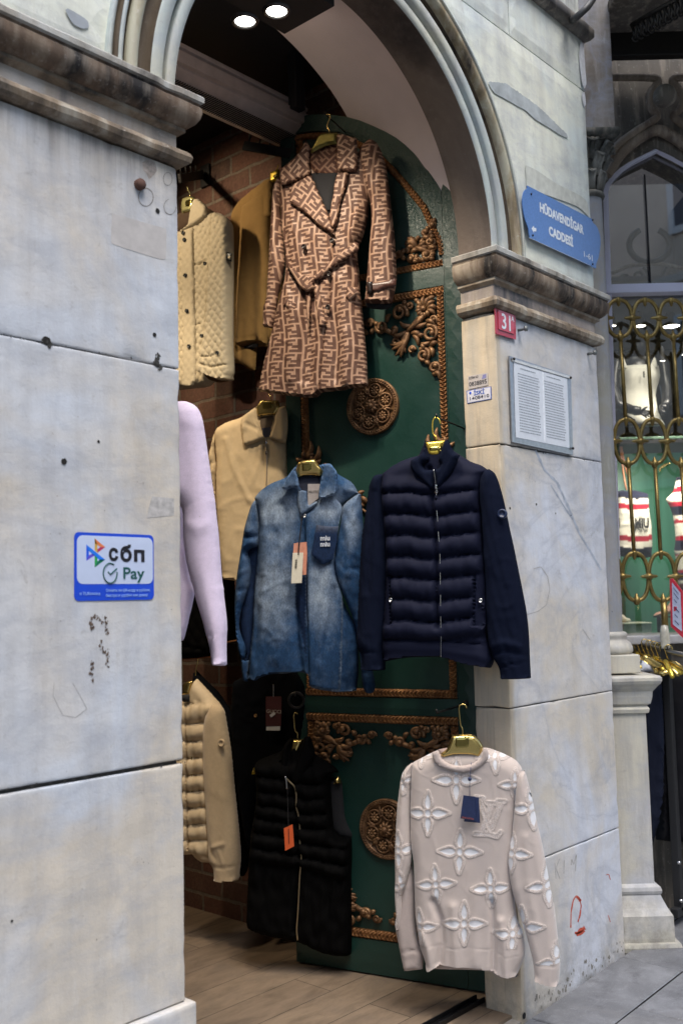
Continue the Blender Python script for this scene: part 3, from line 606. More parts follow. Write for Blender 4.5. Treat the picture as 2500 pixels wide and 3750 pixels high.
# ================================================================== shop interior shell
M_black = plain('matt_black', (.012,.012,.013), .7)
def plaster():
    m, t, p = new_mat('pink_plaster'); v = coords(t); n = noi(t, v, 6, 5, .6)
    t.links.new(ramp(t, n, [(.3, (.60,.53,.55)), (.7, (.66,.58,.60))]), p.inputs['Base Color']); p.inputs['Roughness'].default_value = .9; bump(t, p, noi(t, v, 60, 4), .15, .002); return m
M_plaster = plaster()
# barrel soffit behind the stone arch
frontc = []; backc = []
th = np.linspace(-.01, math.pi+.01, 80)
_bk = np.array([(.905,-.4),(.905,.0),(.905,.45),(.90,.60),(.85,.71),(.77,.785),(.67,.865),(.58,.915),(.47,.965),(.36,1.0),(.2,1.035),(0,1.05)]); _bk = np.vstack([_bk, (_bk*[-1,1])[::-1][1:]]); _ba = np.arctan2(_bk[:,1], _bk[:,0]); _ba[_ba < -2] += 2*math.pi; _br = np.hypot(_bk[:,0], _bk[:,1])
for a in th:
    r_ = np.interp(a, _ba, _br); ex = 2/2.6; sx = math.copysign(abs(math.cos(a))**ex, math.cos(a)); sz = math.copysign(abs(math.sin(a))**ex, math.sin(a))
    frontc.append((AX+.905*sx, 2.236, AZ+.80*sz+.02)); backc.append((AX+r_*math.cos(a), 2.80, AZ+r_*math.sin(a)))
n_ = len(th); mb = MB(); V = []
for k_ in range(6):
    f_ = k_/5; V += [tuple(np.array(a)*(1-f_)+np.array(b)*f_) for a, b in zip(frontc, backc)]
mb.add(V, [(k_*n_+i, k_*n_+i+1, (k_+1)*n_+i+1, (k_+1)*n_+i) for k_ in range(5) for i in range(n_-1)])
outer = [(AX+1.6*math.cos(a), 2.802, AZ+1.6*math.sin(a)) for a in th]
SOF = thing('plaster_soffit', 'pinkish grey plastered barrel soffit inside the stone arch', 'ceiling', (AX, 2.4, 3.7)); tag(SOF, kind='structure')
mb.build('vault', M_plaster, SOF)
mb = MB(); mb.add([tuple(b) for b in backc]+outer, [(i, n_+i, n_+i+1, i+1) for i in range(n_-1)]); mb.build('inner_face', M_black, SOF)
# the wall's concealed thickness beside the vault (keeps daylight out)
mb = MB()
mb.add([(AX+.786*math.cos(a), 2.2355, AZ+.786*math.sin(a)) for a in th]+[(AX+1.6*math.cos(a), 2.2355, AZ+1.6*math.sin(a)) for a in th], [(i, i+1, n_+i+1, n_+i) for i in range(n_-1)])
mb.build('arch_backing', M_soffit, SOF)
def brick():
    m, t, p = new_mat('brick_facing'); g_ = t.nodes.new('ShaderNodeNewGeometry'); s_ = sep(t, g_.outputs['Position']); cb = t.nodes.new('ShaderNodeCombineXYZ')
    t.links.new(mth(t, 'ADD', s_[1], s_[0]), cb.inputs[0]); t.links.new(s_[2], cb.inputs[1])
    wob = t.nodes.new('ShaderNodeVectorMath'); wob.operation = 'ADD'; nn = t.nodes.new('ShaderNodeTexNoise'); nn.inputs['Scale'].default_value = 9; t.links.new(cb.outputs[0], nn.inputs['Vector'])
    sc_ = t.nodes.new('ShaderNodeVectorMath'); sc_.operation = 'SCALE'; sc_.inputs['Scale'].default_value = .02; t.links.new(nn.outputs['Color'], sc_.inputs[0]); t.links.new(cb.outputs[0], wob.inputs[0]); t.links.new(sc_.outputs[0], wob.inputs[1])
    b = t.nodes.new('ShaderNodeTexBrick'); t.links.new(wob.outputs[0], b.inputs['Vector']); b.inputs['Scale'].default_value = 1
    for k_, v_ in (('Brick Width', .29), ('Row Height', .105), ('Mortar Size', .009), ('Mortar Smooth', .25), ('Bias', .1)): b.inputs[k_].default_value = v_
    b.inputs['Color1'].default_value = (.15,.058,.036,1); b.inputs['Color2'].default_value = (.075,.042,.033,1); b.inputs['Mortar'].default_value = (.15,.125,.10,1)
    v = coords(t); n = noi(t, v, 11, 6, .7); c = mix(t, ramp(t, n, [(.45, 0.), (.75, .8)]), b.outputs['Color'], (.15,.09,.06)); c = mix(t, 1., c, ramp(t, noi(t, v, 70, 4), [(.3, .75), (.7, 1.25)]), 'MULTIPLY')
    t.links.new(c, p.inputs['Base Color']); p.inputs['Roughness'].default_value = .85
    hh = mth(t, 'ADD', mth(t, 'MULTIPLY', b.outputs['Fac'], -1.), mth(t, 'MULTIPLY', n, .45)); bump(t, p, hh, .9, .008); return m
M_brick = brick()
BX = 3.37
bw = MB(); bw.box(BX, BX+.12, 2.26, 6.6, 0, 4.02, 0); tag(bw.build('brick_wall', M_brick, smooth=False), 'dark red brick side wall inside the shop behind the hanging clothes', 'wall', kind='structure')
bw = MB(); bw.box(.80, BX+.12, 6.6, 6.72, 0, 4.02, 0); tag(bw.build('back_wall', M_black, smooth=False), kind='structure')
bw = MB(); bw.box(.80, .92, 2.26, 6.6, 0, 4.02, 0); tag(bw.build('side_wall', plain('grey_plaster', (.35,.32,.29), .9), smooth=False), kind='structure')
bw = MB(); bw.box(.80, BX+.12, 2.81, 6.72, 4.021, 4.1, 0); tag(bw.build('shop_ceiling', M_black, smooth=False), kind='structure')
def planks():
    m, t, p = new_mat('wood_look_tiles'); v = coords(t); b = t.nodes.new('ShaderNodeTexBrick'); t.links.new(v, b.inputs['Vector']); b.inputs['Scale'].default_value = 1
    for k_, v_ in (('Brick Width', 1.2), ('Row Height', .20), ('Mortar Size', .0018), ('Mortar Smooth', .1)): b.inputs[k_].default_value = v_
    b.inputs['Color1'].default_value = (.20,.15,.105,1); b.inputs['Color2'].default_value = (.155,.115,.082,1); b.inputs['Mortar'].default_value = (.03,.024,.02,1)
    gr = noi(t, coords(t, (1.6, 5, 1)), 3.6, 6, .7, .5); c = mix(t, 1., b.outputs['Color'], ramp(t, gr, [(.25, .6), (.5, 1.), (.75, 1.3)]), 'MULTIPLY')
    d = noi(t, v, 5, 6, .7); c = mix(t, mth(t, 'MULTIPLY', ramp(t, d, [(.5, 0.), (.75, 1.)]), .5), c, (.11,.09,.075))
    t.links.new(c, p.inputs['Base Color']); p.inputs['Roughness'].default_value = .55; bump(t, p, mth(t, 'ADD', mth(t, 'MULTIPLY', b.outputs['Fac'], -1.), mth(t, 'MULTIPLY', gr, .3)), .5, .003); return m
fb = MB(); fb.box(.92, BX, 2.12, 6.6, -.05, .012, 0); tag(fb.build('shop_floor', planks(), smooth=False), kind='structure')
# metal door track on the threshold
TR = thing('door_track', 'black metal door track lying across the shop threshold', 'track', (2.6, 2.28, .014))
q = MB(); q.box(XL+.01, XR+.04, 2.262, 2.268, .013, .032, .0015); q.box(XL+.01, XR+.04, 2.300, 2.306, .013, .032, .0015); q.box(XL+.01, XR+.04, 2.268, 2.300, .0125, .017, 0); q.build('channel', plain('black_steel', (.03,.03,.032), .35, .8), TR)
M_zinc = plain('zinc', (.5,.5,.5), .3, 1.)
for xx in (2.2, 2.7, 3.02, 3.14): q = MB(); q.lathe([(0, .0025), (.004, .0022), (.005, 0)], (xx, 2.284, .0171), 10); q.build('screw', M_zinc, TR)
q = MB(); q.box(XL, XR+.02, 2.08, 2.255, -.03, .0, .006, .05, .5); tag(q.build('threshold_step', marble('step_stone', cool=(.30,.29,.27), warm=(.28,.24,.19), seed=3, streak=.5)), 'worn grey stone threshold in front of the door track', 'step', kind='structure')
# dark ceiling parts: lamp box, air curtain, panel, post
M_white_e, t_, p_ = new_mat('lamp_disc'); p_.inputs['Emission Color'].default_value = (1., .96, .88, 1); p_.inputs['Emission Strength'].default_value = 14; p_.inputs['Base Color'].default_value = (.9,.9,.9,1)
LB = thing('ceiling_light_box', 'black box with two round glowing downlights hanging under the arch', 'ceiling light', (2.34, 2.42, 3.7))
zb_ = 3.65; q = MB()
pxs = [onZ(1164, 74, zb_), onZ(1026, 117, zb_)]; x1_ = pxs[0][0]; y0_ = pxs[0][1]-.13; y1_ = pxs[1][1]
q.box(1.95, x1_-.02, y0_+.03, y1_, zb_, zb_+.09, .003); q.build('housing', M_black, LB)
for (x, y) in ((897, 75), (1013, 38)):
    c0 = onZ(x, y, zb_)
    q = MB(); q.lathe([(.0355, .002), (.0365, -.006), (.041, -.009), (.050, -.006), (.052, .004)], c0, 32, axis=(0, 0, 1)); ringo = q.build('lamp_ring', plain('dark_ring', (.09,.09,.09), .25, .6), LB)
    q = MB(); q.lathe([(0, -.0015), (.036, -.0015)], c0, 32, axis=(0, 0, 1)); q.build('lamp_disc', M_white_e, LB)
AC = thing('air_curtain', 'long grey ribbed air curtain fixed under the dark ceiling', 'air curtain', (2.6, 3.1, 3.8))
M_alu = plain('grey_alu', (.46,.41,.39), .45, .3, nscale=20)
P1, P2 = onY(640, 130, 3.02), onY(1120, 400, 3.02); zt_ = (P1[2]+P2[2])/2
q = MB(); prf = [(0, 0), (0, -.012), (-.012, -.016), (-.012, -.028), (0, -.032), (0, -.048), (-.02, -.052), (-.02, -.098), (-.004, -.104), (-.004, -.112), (.04, -.150), (.16, -.150), (.16, 0)]
xa_, xb_ = 1.6, P2[0]; V = [[x_, 3.02+a_, zt_+b_] for x_ in (xa_, xb_) for (a_, b_) in prf]; k_ = len(prf)
q.add(V, [(i, i+1, k_+i+1, k_+i) for i in range(k_-1)]+[(k_-1, 0, k_, 2*k_-1), tuple(range(k_))[::-1], tuple(range(k_, 2*k_))]); q.build('body', M_alu, AC, smooth=False)
q = MB()
for i in range(int((xb_-xa_)/.0125)):
    x_ = xa_+.02+i*.0125
    q.box(x_, x_+.004, 3.04, 3.155, zt_-.154, zt_-.1501, 0)
q.build('grille', M_black, AC, smooth=False)
cp = MB(); a_ = onZ(640, 320, 3.72); cp.box(1.7, 2.62, 3.2, 4.15, 3.98, 4.01, .004); tag(cp.build('ceiling_panel', plain('beige_panel', (.36,.31,.27), .85)), 'beige ceiling panel behind the air curtain', 'ceiling panel')
q = MB(); pa = onY(1085, 150, 2.98); pbm = onY(1085, 398, 2.98); q.box(pa[0]-.03, pa[0]+.03, 2.96, 3.01, pbm[2], 4.02, .003); tag(q.build('ceiling_post', M_black), 'black vertical post dropping in front of the air curtain end', 'post')
# shop lamps on a ceiling rail, out of the doorway's sight line, lighting the clothes; two more added as fill
RAIL = thing('spot_rail', 'black ceiling rail carrying small spot lamps, two added as fill, inside the shop', 'light rail', (2.0, 4.3, 4.0))
q = MB(); q.box(1.98, 2.02, 2.9, 6.2, 3.98, 4.018, .002); q.build('rail', M_black, RAIL)
def spot(P, T, energy, size=math.radians(55), col=(1., .78, .52), rad=.07, blend=.7):
    P = np.array(P, float); T = np.array(T, float); d = Vector(T-P).normalized()
    l = bpy.data.lights.new('spot_light', 'SPOT'); l.energy = energy; l.spot_size = size; l.spot_blend = blend; l.color = col; l.shadow_soft_size = rad
    o = bpy.data.objects.new('spot_light', l); COL.objects.link(o); o.location = tuple(P+np.array(d)*.03); o.rotation_euler = d.to_track_quat('-Z', 'Y').to_euler()
    return d
for P_, T_, e_ in (((2.0, 3.05, 3.9), (3.1, 3.95, 2.2), 50), ((2.0, 3.5, 3.9), (3.2, 4.1, 1.2), 48), ((2.0, 4.4, 3.9), (3.2, 3.7, 1.7), 30), ((2.0, 3.9, 3.9), (3.37, 3.75, 3.25), 34), ((1.98, 2.95, 3.88), (3.05, 2.45, 3.75), 5.5)):  # last two spots added to brighten the upper bricks and plaster vault
    d = spot(P_, T_, e_); q = MB(); P_ = np.array(P_); dn = np.array(d); q.lathe([(0, -.10), (.034, -.095), (.036, -.01), (.030, .0), (.026, -.01), (0, -.012)], P_, 16, axis=dn); q.tube([P_-dn*.06, (P_[0], P_[1], 3.985)], .006, 6); q.build('spot_lamp', M_black, RAIL)
for (x, y), T_, e_ in (((897, 75), (3.15, 2.80, 2.3), 34), ((1013, 38), (2.95, 2.6, .2), 24)):
    spot(onZ(x, y, zb_)-np.array([0, 0, .02]), T_, e_, math.radians(95), (1., .86, .68), .035, .8)
# ================================================================== green carved door leaf, opened inwards
TH = math.radians(75); DN = np.array([-math.sin(TH), -math.cos(TH), 0])
PD = Plane((3.352, 2.30, 0), n=DN)            # u = 0 at the hinge, negative towards the free edge, v = height
def green():
    m, t, p = new_mat('green_gloss_paint'); v = coords(t); n = noi(t, v, 3, 5, .65)
    c = ramp(t, n, [(.3, (.0080,.034,.026)), (.7, (.014,.050,.040))])
    w_ = noi(t, v, 150, 3, .6); c = mix(t, mth(t, 'MULTIPLY', ramp(t, w_, [(.70, 0.), (.76, 1.)]), .35), c, (.12,.20,.17))
    t.links.new(c, p.inputs['Base Color'])
    z = sep(t, coords(t))[2]; zm = maprange(t, z, 2.85, 3.3); vo = t.nodes.new('ShaderNodeTexVoronoi'); vo.inputs['Scale'].default_value = 75; t.links.new(v, vo.inputs['Vector'])
    crk = noi(t, v, 85, 4, .7, 1.2); h_ = mth(t, 'ADD', mth(t, 'MULTIPLY', mth(t, 'MULTIPLY', crk, zm), 2.2), mth(t, 'MULTIPLY', noi(t, v, 45, 4), .35)); bump(t, p, h_, .55, .004)
    t.links.new(ramp(t, n, [(.3, .28), (.7, .45)]), p.inputs['Roughness']); return m
M_green = green()
def gilt(name, a=(.20,.085,.028), b=(.36,.18,.065), rough=.40, metal=.45):
    m, t, p = new_mat(name); v = coords(t); n = noi(t, v, 30, 5, .7); c = ramp(t, n, [(.3, tuple(x*.45 for x in a)), (.45, a), (.72, b)])
    t.links.new(c, p.inputs['Base Color']); p.inputs['Metallic'].default_value = metal; t.links.new(ramp(t, n, [(.3, rough+.2), (.7, rough-.04)]), p.inputs['Roughness']); bump(t, p, n, .25, .002); return m
M_gilt = gilt('bronze_gilding'); M_gilt2 = gilt('dark_bronze_carving', (.15,.075,.033), (.31,.175,.08), .45)
DOOR = thing('carved_door', 'open dark green door leaf with bronze gilded carving and round medallions', 'door', (3.352, 2.30, .02))
FEs = .85
top = [(.85, 3.762), (.78, 3.766), (.69, 3.757), (.605, 3.737), (.508, 3.700), (.445, 3.668), (.383, 3.628), (.325, 3.588), (.275, 3.548), (.235, 3.508), (.197, 3.463), (.168, 3.424), (.143, 3.385), (.118, 3.345), (.096, 3.305), (.0765, 3.265)]
leaf = [(-.0765, .02)]+[(-s_, z_) for s_, z_ in top[::-1]]+[(-FEs, .02)]
leaf = leaf[::-1]
gc = [(.0805, 2.99), (.083, 3.02), (.09, 3.065), (.105, 3.13), (.144, 3.231), (.216, 3.335), (.28, 3.42), (.34, 3.493), (.405, 3.553), (.47, 3.600), (.55, 3.642), (.64, 3.668), (.70, 3.680), (.776, 3.687)]
h_arch = [(-.0805, 2.94)]+[(-s_, z_) for s_, z_ in gc]+[(-.776, 2.94)]
h_mid = [(-.0805, 1.145), (-.0805, 2.860), (-.776, 2.860), (-.776, 1.145)]
h_low = [(-.0805, .155), (-.0805, 1.075), (-.776, 1.075), (-.776, .155)]
plate('frame', PD, leaf, M_green, DOOR, w=0, depth=.045, holes=[h_arch, h_mid, h_low])
lf2 = MB()
for nm_, hh in (('panel', h_arch), ('panel', h_mid), ('panel', h_low)): plate(nm_, PD, [(u_*1.0, v_) for u_, v_ in hh], M_green, DOOR, w=-.014, depth=.02)
plate('hinge_stile', PD, [(.006, .02), (.006, 3.30), (-.02, 3.335), (-.045, 3.355), (-.0745, 3.272), (-.0745, .02)], M_green, DOOR, w=.001, depth=.05)
def gilded(path, wd, closed=False, parent=DOOR, mat=None, pl=PD, w0=-.014, name='gilded_border', ht=.020, per=.0175):
    P = resample(np.array(path, float), .0022, closed); n = len(P); T = (np.roll(P, -1, 0)-np.roll(P, 1, 0)) if closed else np.gradient(P, axis=0)
    # even mitre: average tangents over a small window only at corners
    T /= np.maximum(np.linalg.norm(T, axis=1), 1e-9)[:, None]; N = np.c_[-T[:, 1], T[:, 0]]
    if closed:
        for i in range(n):
            a_ = N[(i-1) % n]; b_ = N[(i+1) % n]; m_ = a_+b_; L = np.linalg.norm(m_)
            if L > .3 and a_@b_ < .9: N[i] = m_/L/max(.6, math.cos(math.acos(np.clip(a_@b_, -1, 1))/2))
    ts = np.linspace(-1, 1, 13); V = []; s_ = np.arange(n)*.0022
    for t_ in ts:
        ph = s_/per*2*math.pi
        hh = ht*(1-abs(t_)**6)*.72+.0042*np.sin(ph+2.2*math.cos(t_*math.pi))*(1-t_**4)+.0022*np.sin(2*ph+1.5*t_)*(abs(t_) < .75)
        hh = hh if abs(t_) < .99 else np.zeros(n)
        V.append(pl.P(P+N*(t_*wd/2), w0+hh))
    V = np.array(V).transpose(1, 0, 2).reshape(-1, 3); k = len(ts)
    F2 = [(i*k+q_, ((i+1) % n)*k+q_, ((i+1) % n)*k+q_+1, i*k+q_+1) for i in range(n if closed else n-1) for q_ in range(k-1)]
    F2 = [f[::-1] for f in F2]
    return mesh(name, V, F2, mat or M_gilt, parent)
def rect_border(u0, u1, v0, v1, wd):
    k = wd/2
    for P in ([(u0, v1-k), (u1, v1-k)], [(u0, v0+k), (u1, v0+k)], [(u0+k, v0+wd), (u0+k, v1-wd)], [(u1-k, v0+wd), (u1-k, v1-wd)]): gilded(P, wd)
k = .018
for P in ([(-.776, 2.842), (-.0805, 2.842)], [(-.776, 1.163), (-.0805, 1.163)], [(-.758, 2.20), (-.758, 2.824)], [(-.0985, 2.20), (-.0985, 2.824)], [(-.758, 1.181), (-.758, 1.98)], [(-.0985, 1.181), (-.0985, 1.98)]): gilded(P, .036)
rect_border(-.776, -.0805, .155, 1.075, .038)
gilded([(-.776, 2.958), (-.0805, 2.958)], .034); gilded([(-.758, 2.978), (-.758, 3.650)], .034)
gilded([(-s_-.016*(.2 if s_ < .1 else 1), z_-.016*(0 if s_ < .1 else 1)) for s_, z_ in gc][:-1]+[(-.776, 3.669)], .030)
# carved corners -------------------------------------------------
def q3(x, y): return np.array([(975-x)*.000442, (y-380)*.000393])
def spiral(mb, pl, c0, r, a0, sg, tr, M, turns=1.35, w0=-.012, ball=True):
    th = np.linspace(0, turns*2*math.pi, int(26*turns)+6); rr_ = r*(1-.62*(th/th[-1])**.9); A = a0+sg*th
    P = np.c_[c0[0]+rr_*np.cos(A), c0[1]+rr_*np.sin(A)]; wv = w0+tr*.8+tr*.9*(th/th[-1])
    mb.tube(pl.P(M(P), wv), tr*(1.05-.45*th/th[-1]), 7)
    if ball: mb.ball(pl.P(M(P[-1:]), [w0+tr*2.1])[0], tr*1.25, 8)
def lobe(mb, pl, a, b, r, M, bow=0., w0=-.010, lift=.5):
    a, b = np.array(a), np.array(b); t_ = np.linspace(0, 1, 9); d = b-a; nrm = np.array([-d[1], d[0]])
    P = a+t_[:, None]*d+np.outer(np.sin(t_*math.pi)*bow, nrm); R_ = 1.22*r*np.array([.45, .75, .95, 1.05, 1.08, 1.0, .85, .6, .25])
    mb.tube(pl.P(M(P), w0+r*lift+.006*np.sin(t_*2.6)), R_, 7)
def corner(mx, my, ou, ov, su=1., sv=1., name='carved_corner', pl=PD, parent=DOOR, small=False):
    M = lambda P: np.c_[ou-mx*np.asarray(P)[:, 0]*su, ov-my*np.asarray(P)[:, 1]*sv]
    mb = MB(); e = lambda x, y: q3(x, y); k = .00040
    for x, y, r, a0, sg, tu in ((640,500,80,2.6,1,1.3),(735,450,38,.5,-1,1.2),(465,610,58,-.6,1,1.4),(345,552,46,.2,-1,1.3),(915,745,80,-1.2,-1,1.35),(848,950,68,-1.,-1,1.4),(945,1085,58,1.2,1,1.4),(945,615,40,2.,1,1.1),(590,780,46,1.,1,1.1),(655,735,36,0,-1,1.1),(740,880,36,3,1,1.1)):
        if small and (x < 500 or y > 900): continue
        spiral(mb, pl, e(x, y), r*k, a0, sg, .0098 if r > 50 else .0074, M, tu)
    cx_, cy_ = e(870, 505)
    for i in range(12):
        a = i/12*2*math.pi; L_ = .034+.016*(math.cos(a-math.radians(225)) > .1); lobe(mb, pl, (cx_+.010*math.cos(a), cy_+.010*math.sin(a)), (cx_+L_*math.cos(a), cy_+L_*math.sin(a)), .0085, M, .12, lift=.9)
    mb.ball(pl.P(M(np.array([[cx_, cy_]])), [.012])[0], .013, 10)
    for o_ in (-.016, -.006, .005, .015): lobe(mb, pl, e(850, 545)+np.array([o_, o_*.6]), e(718, 690)+np.array([o_*.7, o_*.3]), .0085, M, .10, lift=1.1)
    for x, y, b_ in ((560,850,.2),(590,920,.12),(640,940,0),(690,905,-.18),(545,800,.3)): lobe(mb, pl, e(720, 690), e(x, y), .0095, M, b_, lift=.9)
    for (x0, y0, x1, y1, b_) in ((700,690,560,700,.2),(560,700,470,660,-.2),(760,640,640,590,.2),(770,660,890,640,-.1),(740,720,830,780,.25),(760,740,800,850,.2),(800,760,860,760,.1),(830,830,915,830,-.2),(830,840,860,900,.1),(860,1010,905,1060,.1),(900,880,930,980,.2),(915,880,985,850,.2),(930,1130,985,1210,.35),(560,640,610,690,.3),(540,690,600,620,-.3),(900,430,970,400,.1),(930,470,975,520,0),(820,430,790,390,0),(520,570,560,500,.2),(380,610,350,660,.2),(400,560,430,600,.2),(880,620,960,680,.2),(700,430,690,385,.1)):
        if small and (x1 < 480 or y1 > 960): continue
        lobe(mb, pl, e(x0, y0), e(x1, y1), .0085, M, b_, lift=.8)
    return mb.build(name, M_gilt2, parent)
iu, iv = .036, .036
corner(1, 1, -.0805-iu, 2.860-iv, 1.12, 1.12); corner(-1, 1, -.776+iu, 2.860-iv, 1.12, 1.12)
def valance(sg):
    mb = MB(); M = lambda P: np.c_[-.428+sg*np.asarray(P)[:, 0], np.asarray(P)[:, 1]]
    cen = [(.325, 2.175, .024), (.292, 2.150, .030), (.250, 2.118, .026), (.212, 2.080, .032), (.165, 2.050, .028), (.122, 2.010, .032), (.078, 1.985, .026), (.035, 1.955, .034)]
    for i, (x, y, r) in enumerate(cen):
        spiral(mb, PD, (x, y), r, 1.2+i*1.9, 1 if i % 2 else -1, .0068, M, 1.3)
        for a in (.4, 1.5, 2.6, -.8): lobe(mb, PD, (x+.01*math.cos(a+i), y+.01*math.sin(a+i)), (x+.052*math.cos(a+i), y+.045*math.sin(a+i)), .0085, M, .2 if i % 2 else -.2, lift=.8)
    lobe(mb, PD, (.335, 2.19), (.30, 2.26), .010, M, .3); lobe(mb, PD, (.30, 2.17), (.26, 2.235), .010, M, .3)
    return mb.build('carved_valance', M_gilt2, DOOR)
valance(1); valance(-1)
corner(1, 1, -.0805-iu, 1.075-iv, .98, .76); corner(-1, 1, -.776+iu, 1.075-iv, .98, .76); corner(1, -1, -.0805-iu, .155+iv, .98, .76); corner(-1, -1, -.776+iu, .155+iv, .98, .76)
corner(1, -1, -.0805-.032, 2.975, .72, .55); corner(-1, -1, -.776+.034, 2.975, .72, .55)
# medallions ------------------------------------------------------
def medallion(u, v, r=.123):
    c0 = PD.P(np.array([[u, v]]), [-.014])[0]; e1 = PD.a; e2 = PD.b; n = PD.n
    P = lambda a, rr_, w_: c0+rr_*(math.cos(a)*e1+math.sin(a)*e2)+w_*n
    mb = MB(); ax = -n if np.cross(e1, e2)@n < 0 else n
    mb.lathe([(r, 0), (r, .010), (r*.985, .016), (r*.95, .018), (r*.93, .013), (r*.90, .012), (r*.885, .016), (r*.86, .016), (r*.845, .008), (r*.5, .008), (0, .010)], c0, 72, axis=n, e1=e1)
    for i in range(64):
        a = i/64*2*math.pi; mb.ball(P(a, r*.915, .016), .0040, 6)
    for i in range(6):
        a = i/6*2*math.pi+.3; cc = P(a, r*.55, 0)
        T_ = np.linspace(0, 2*math.pi, 26, endpoint=False); mb.tube([cc+r*.235*(math.cos(b)*e1+math.sin(b)*e2)+n*.015 for b in T_], .0042, 6, closed=True)
        for j in range(8):
            b = j/8*2*math.pi; mb.tube([cc+n*.017+(.004)*(math.cos(b)*e1+math.sin(b)*e2), cc+n*.019+(.014)*(math.cos(b)*e1+math.sin(b)*e2), cc+n*.014+(.023)*(math.cos(b)*e1+math.sin(b)*e2)], [.003, .0055, .002], 6)
        mb.ball(cc+n*.019, .0055, 7)
        a2 = a+math.pi/6
        for k_, (da, dr) in enumerate(((-.16, .72), (.0, .80), (.16, .72), (-.1, .52), (.1, .52))): mb.tube([P(a2, r*.40, .012), P(a2+da*.6, r*(.4+dr)/2, .019), P(a2+da, r*dr, .012)], [.004, .007, .002], 6)
    for i in range(10):
        a = i/10*2*math.pi; mb.tube([P(a, r*.04, .024), P(a, r*.16, .026), P(a, r*.27, .014)], [.004, .0085, .003], 6)
    mb.ball(c0+n*.028, .014, 10)
    return mb.build('medallion', M_gilt2, DOOR)
medallion(-.424, 2.382); medallion(-.412, .607)
# iron ring and hooks screwed into the door
M_iron = plain('dark_iron', (.03,.028,.026), .45, .7)
q = MB(); c0 = PD.P(np.array([[-.80, 1.13]]), [.045])[0]
q.tube([c0+.032*(math.cos(a)*RGT+math.sin(a)*np.array([0, 0, 1.])) for a in np.linspace(0, 2*math.pi, 28, endpoint=False)], .0055, 8, closed=True)
q.tube([PD.P(np.array([[-.80, 1.155]]), [0])[0], PD.P(np.array([[-.80, 1.165]]), [.05])[0], PD.P(np.array([[-.80, 1.150]]), [.058])[0]], .005, 7); q.build('iron_ring', M_iron, DOOR)
q = MB(); q.tube([PD.P(np.array([[-.045, 1.130]]), [0])[0], PD.P(np.array([[-.045, 1.128]]), [.05])[0], PD.P(np.array([[-.045, 1.128]]), [.315])[0], PD.P(np.array([[-.045, 1.140]]), [.322])[0]], .0045, 7); q.lathe([(0, .006), (.012, .005), (.014, 0)], PD.P(np.array([[-.045, 1.130]]), [0])[0], 14, axis=PD.n); q.build('iron_hook', M_iron, DOOR)
for (x, y, off) in ((1191, 418, .185), (1597, 1527, .306)):       # nails that carry the coat and the navy jacket
    n0 = PD.o+DN*off; dd_ = ray(x, y); tip = EYE+dd_*(((n0-EYE)@DN)/(dd_@DN)); base = tip-DN*off; q = MB(); q.tube([base, tip, tip+np.array([0, 0, .012])], .0035, 7); q.build('iron_nail', M_iron, DOOR)
# ================================================================== hanging clothes
M_gold = plain('gold_hanger', (.62,.47,.17), .22, .95, nscale=8, namp=.1, b=.05)
M_goldd = plain('gold_recess', (.30,.24,.07), .15, .95, nscale=8, namp=.2, b=.05)
M_olive = plain('olive_gold', (.16,.14,.04), .35, .8)
M_yel = plain('yellow_gold_hanger', (.80,.55,.08), .28, .75, nscale=200, namp=.35, b=.6)
M_chrome = plain('chrome', (.62,.61,.60), .2, 1., b=0)
M_blackcloth = plain('black_lining', (.010,.010,.012), .9, nscale=200)
A_, B_, C_, D_ = ((640,600),1.96), ((1000,400),1.96), ((640,1400),1.96), ((800,1800),1.96)
N_, K_, L_, J_ = ((1250,1500),1.96), ((1100,2300),1.96), ((1350,2900),1.96), ((640,2300),1.96)
V_, R_, Q5, Q4, Q6 = ((860,2550),2.352), ((640,2150),4.356), ((0,2500),1.254), ((1250,1250),1.254), ((1250,2500),1.254)
def s(t, fr): return S(t, *fr)
def vs(*a): return np.vstack(a)
def poly3(pl, P, w): return pl.P(pl.uv(P, w), np.full(len(P), w))
def wire(name, pl, P, w, r, mat, parent, n=7):
    P = resample(smooth_open(np.asarray(P, float)), 4, False); w = np.interp(np.linspace(0, 1, len(P)), np.linspace(0, 1, np.size(w)), np.atleast_1d(w)) if np.size(w) > 1 else np.full(len(P), w)
    mb = MB(); mb.tube(np.array([pl.P(pl.uv([p], ww), [ww])[0] for p, ww in zip(P, w)]), r, n); return mb.build(name, mat, parent)
def smooth_open(P, it=2):
    for _ in range(it):
        Q = [P[0]]
        for i in range(len(P)-1): Q += [P[i]*.78+P[i+1]*.22, P[i]*.22+P[i+1]*.78]
        P = np.array(Q+[P[-1]])
    return P
def disc(name, pl, x, y, w, r, mat, parent, h=.003, sc=1.):
    c0 = poly3(pl, np.array([[x, y]]), w)[0]; mb = MB(); mb.lathe([(0, h*.6), (r*.55, h*.55), (r*.6, h), (r*.9, h), (r, h*.4), (r, -.002)], c0, 18, axis=pl.n); return mb.build(name, mat, parent)
def hanger(label, pl, yoke, recess, hook, w=.0, mat=None, grp=None, T=.014):
    mat = mat or M_gold; c0 = pl.P(pl.uv(np.asarray(yoke).mean(0)[None], w), [w])[0]
    t = thing('clothes_hanger', label, 'hanger', c0, grp or 'gold clothes hangers holding the garments')
    panel('yoke', pl, yoke, mat, t, w=w, T=T, R=.012, Tb=.008, h=.006, sm=1)
    if recess is not None:
        panel('recess', pl, recess, M_goldd, t, w=w+T*.85, T=.004, R=.004, Tb=.001, h=.006, sm=1)
    if hook is not None: wire('hook', pl, hook, w, .0024, mat, t)
    return t
def quilt_base(px, P, d): return 0
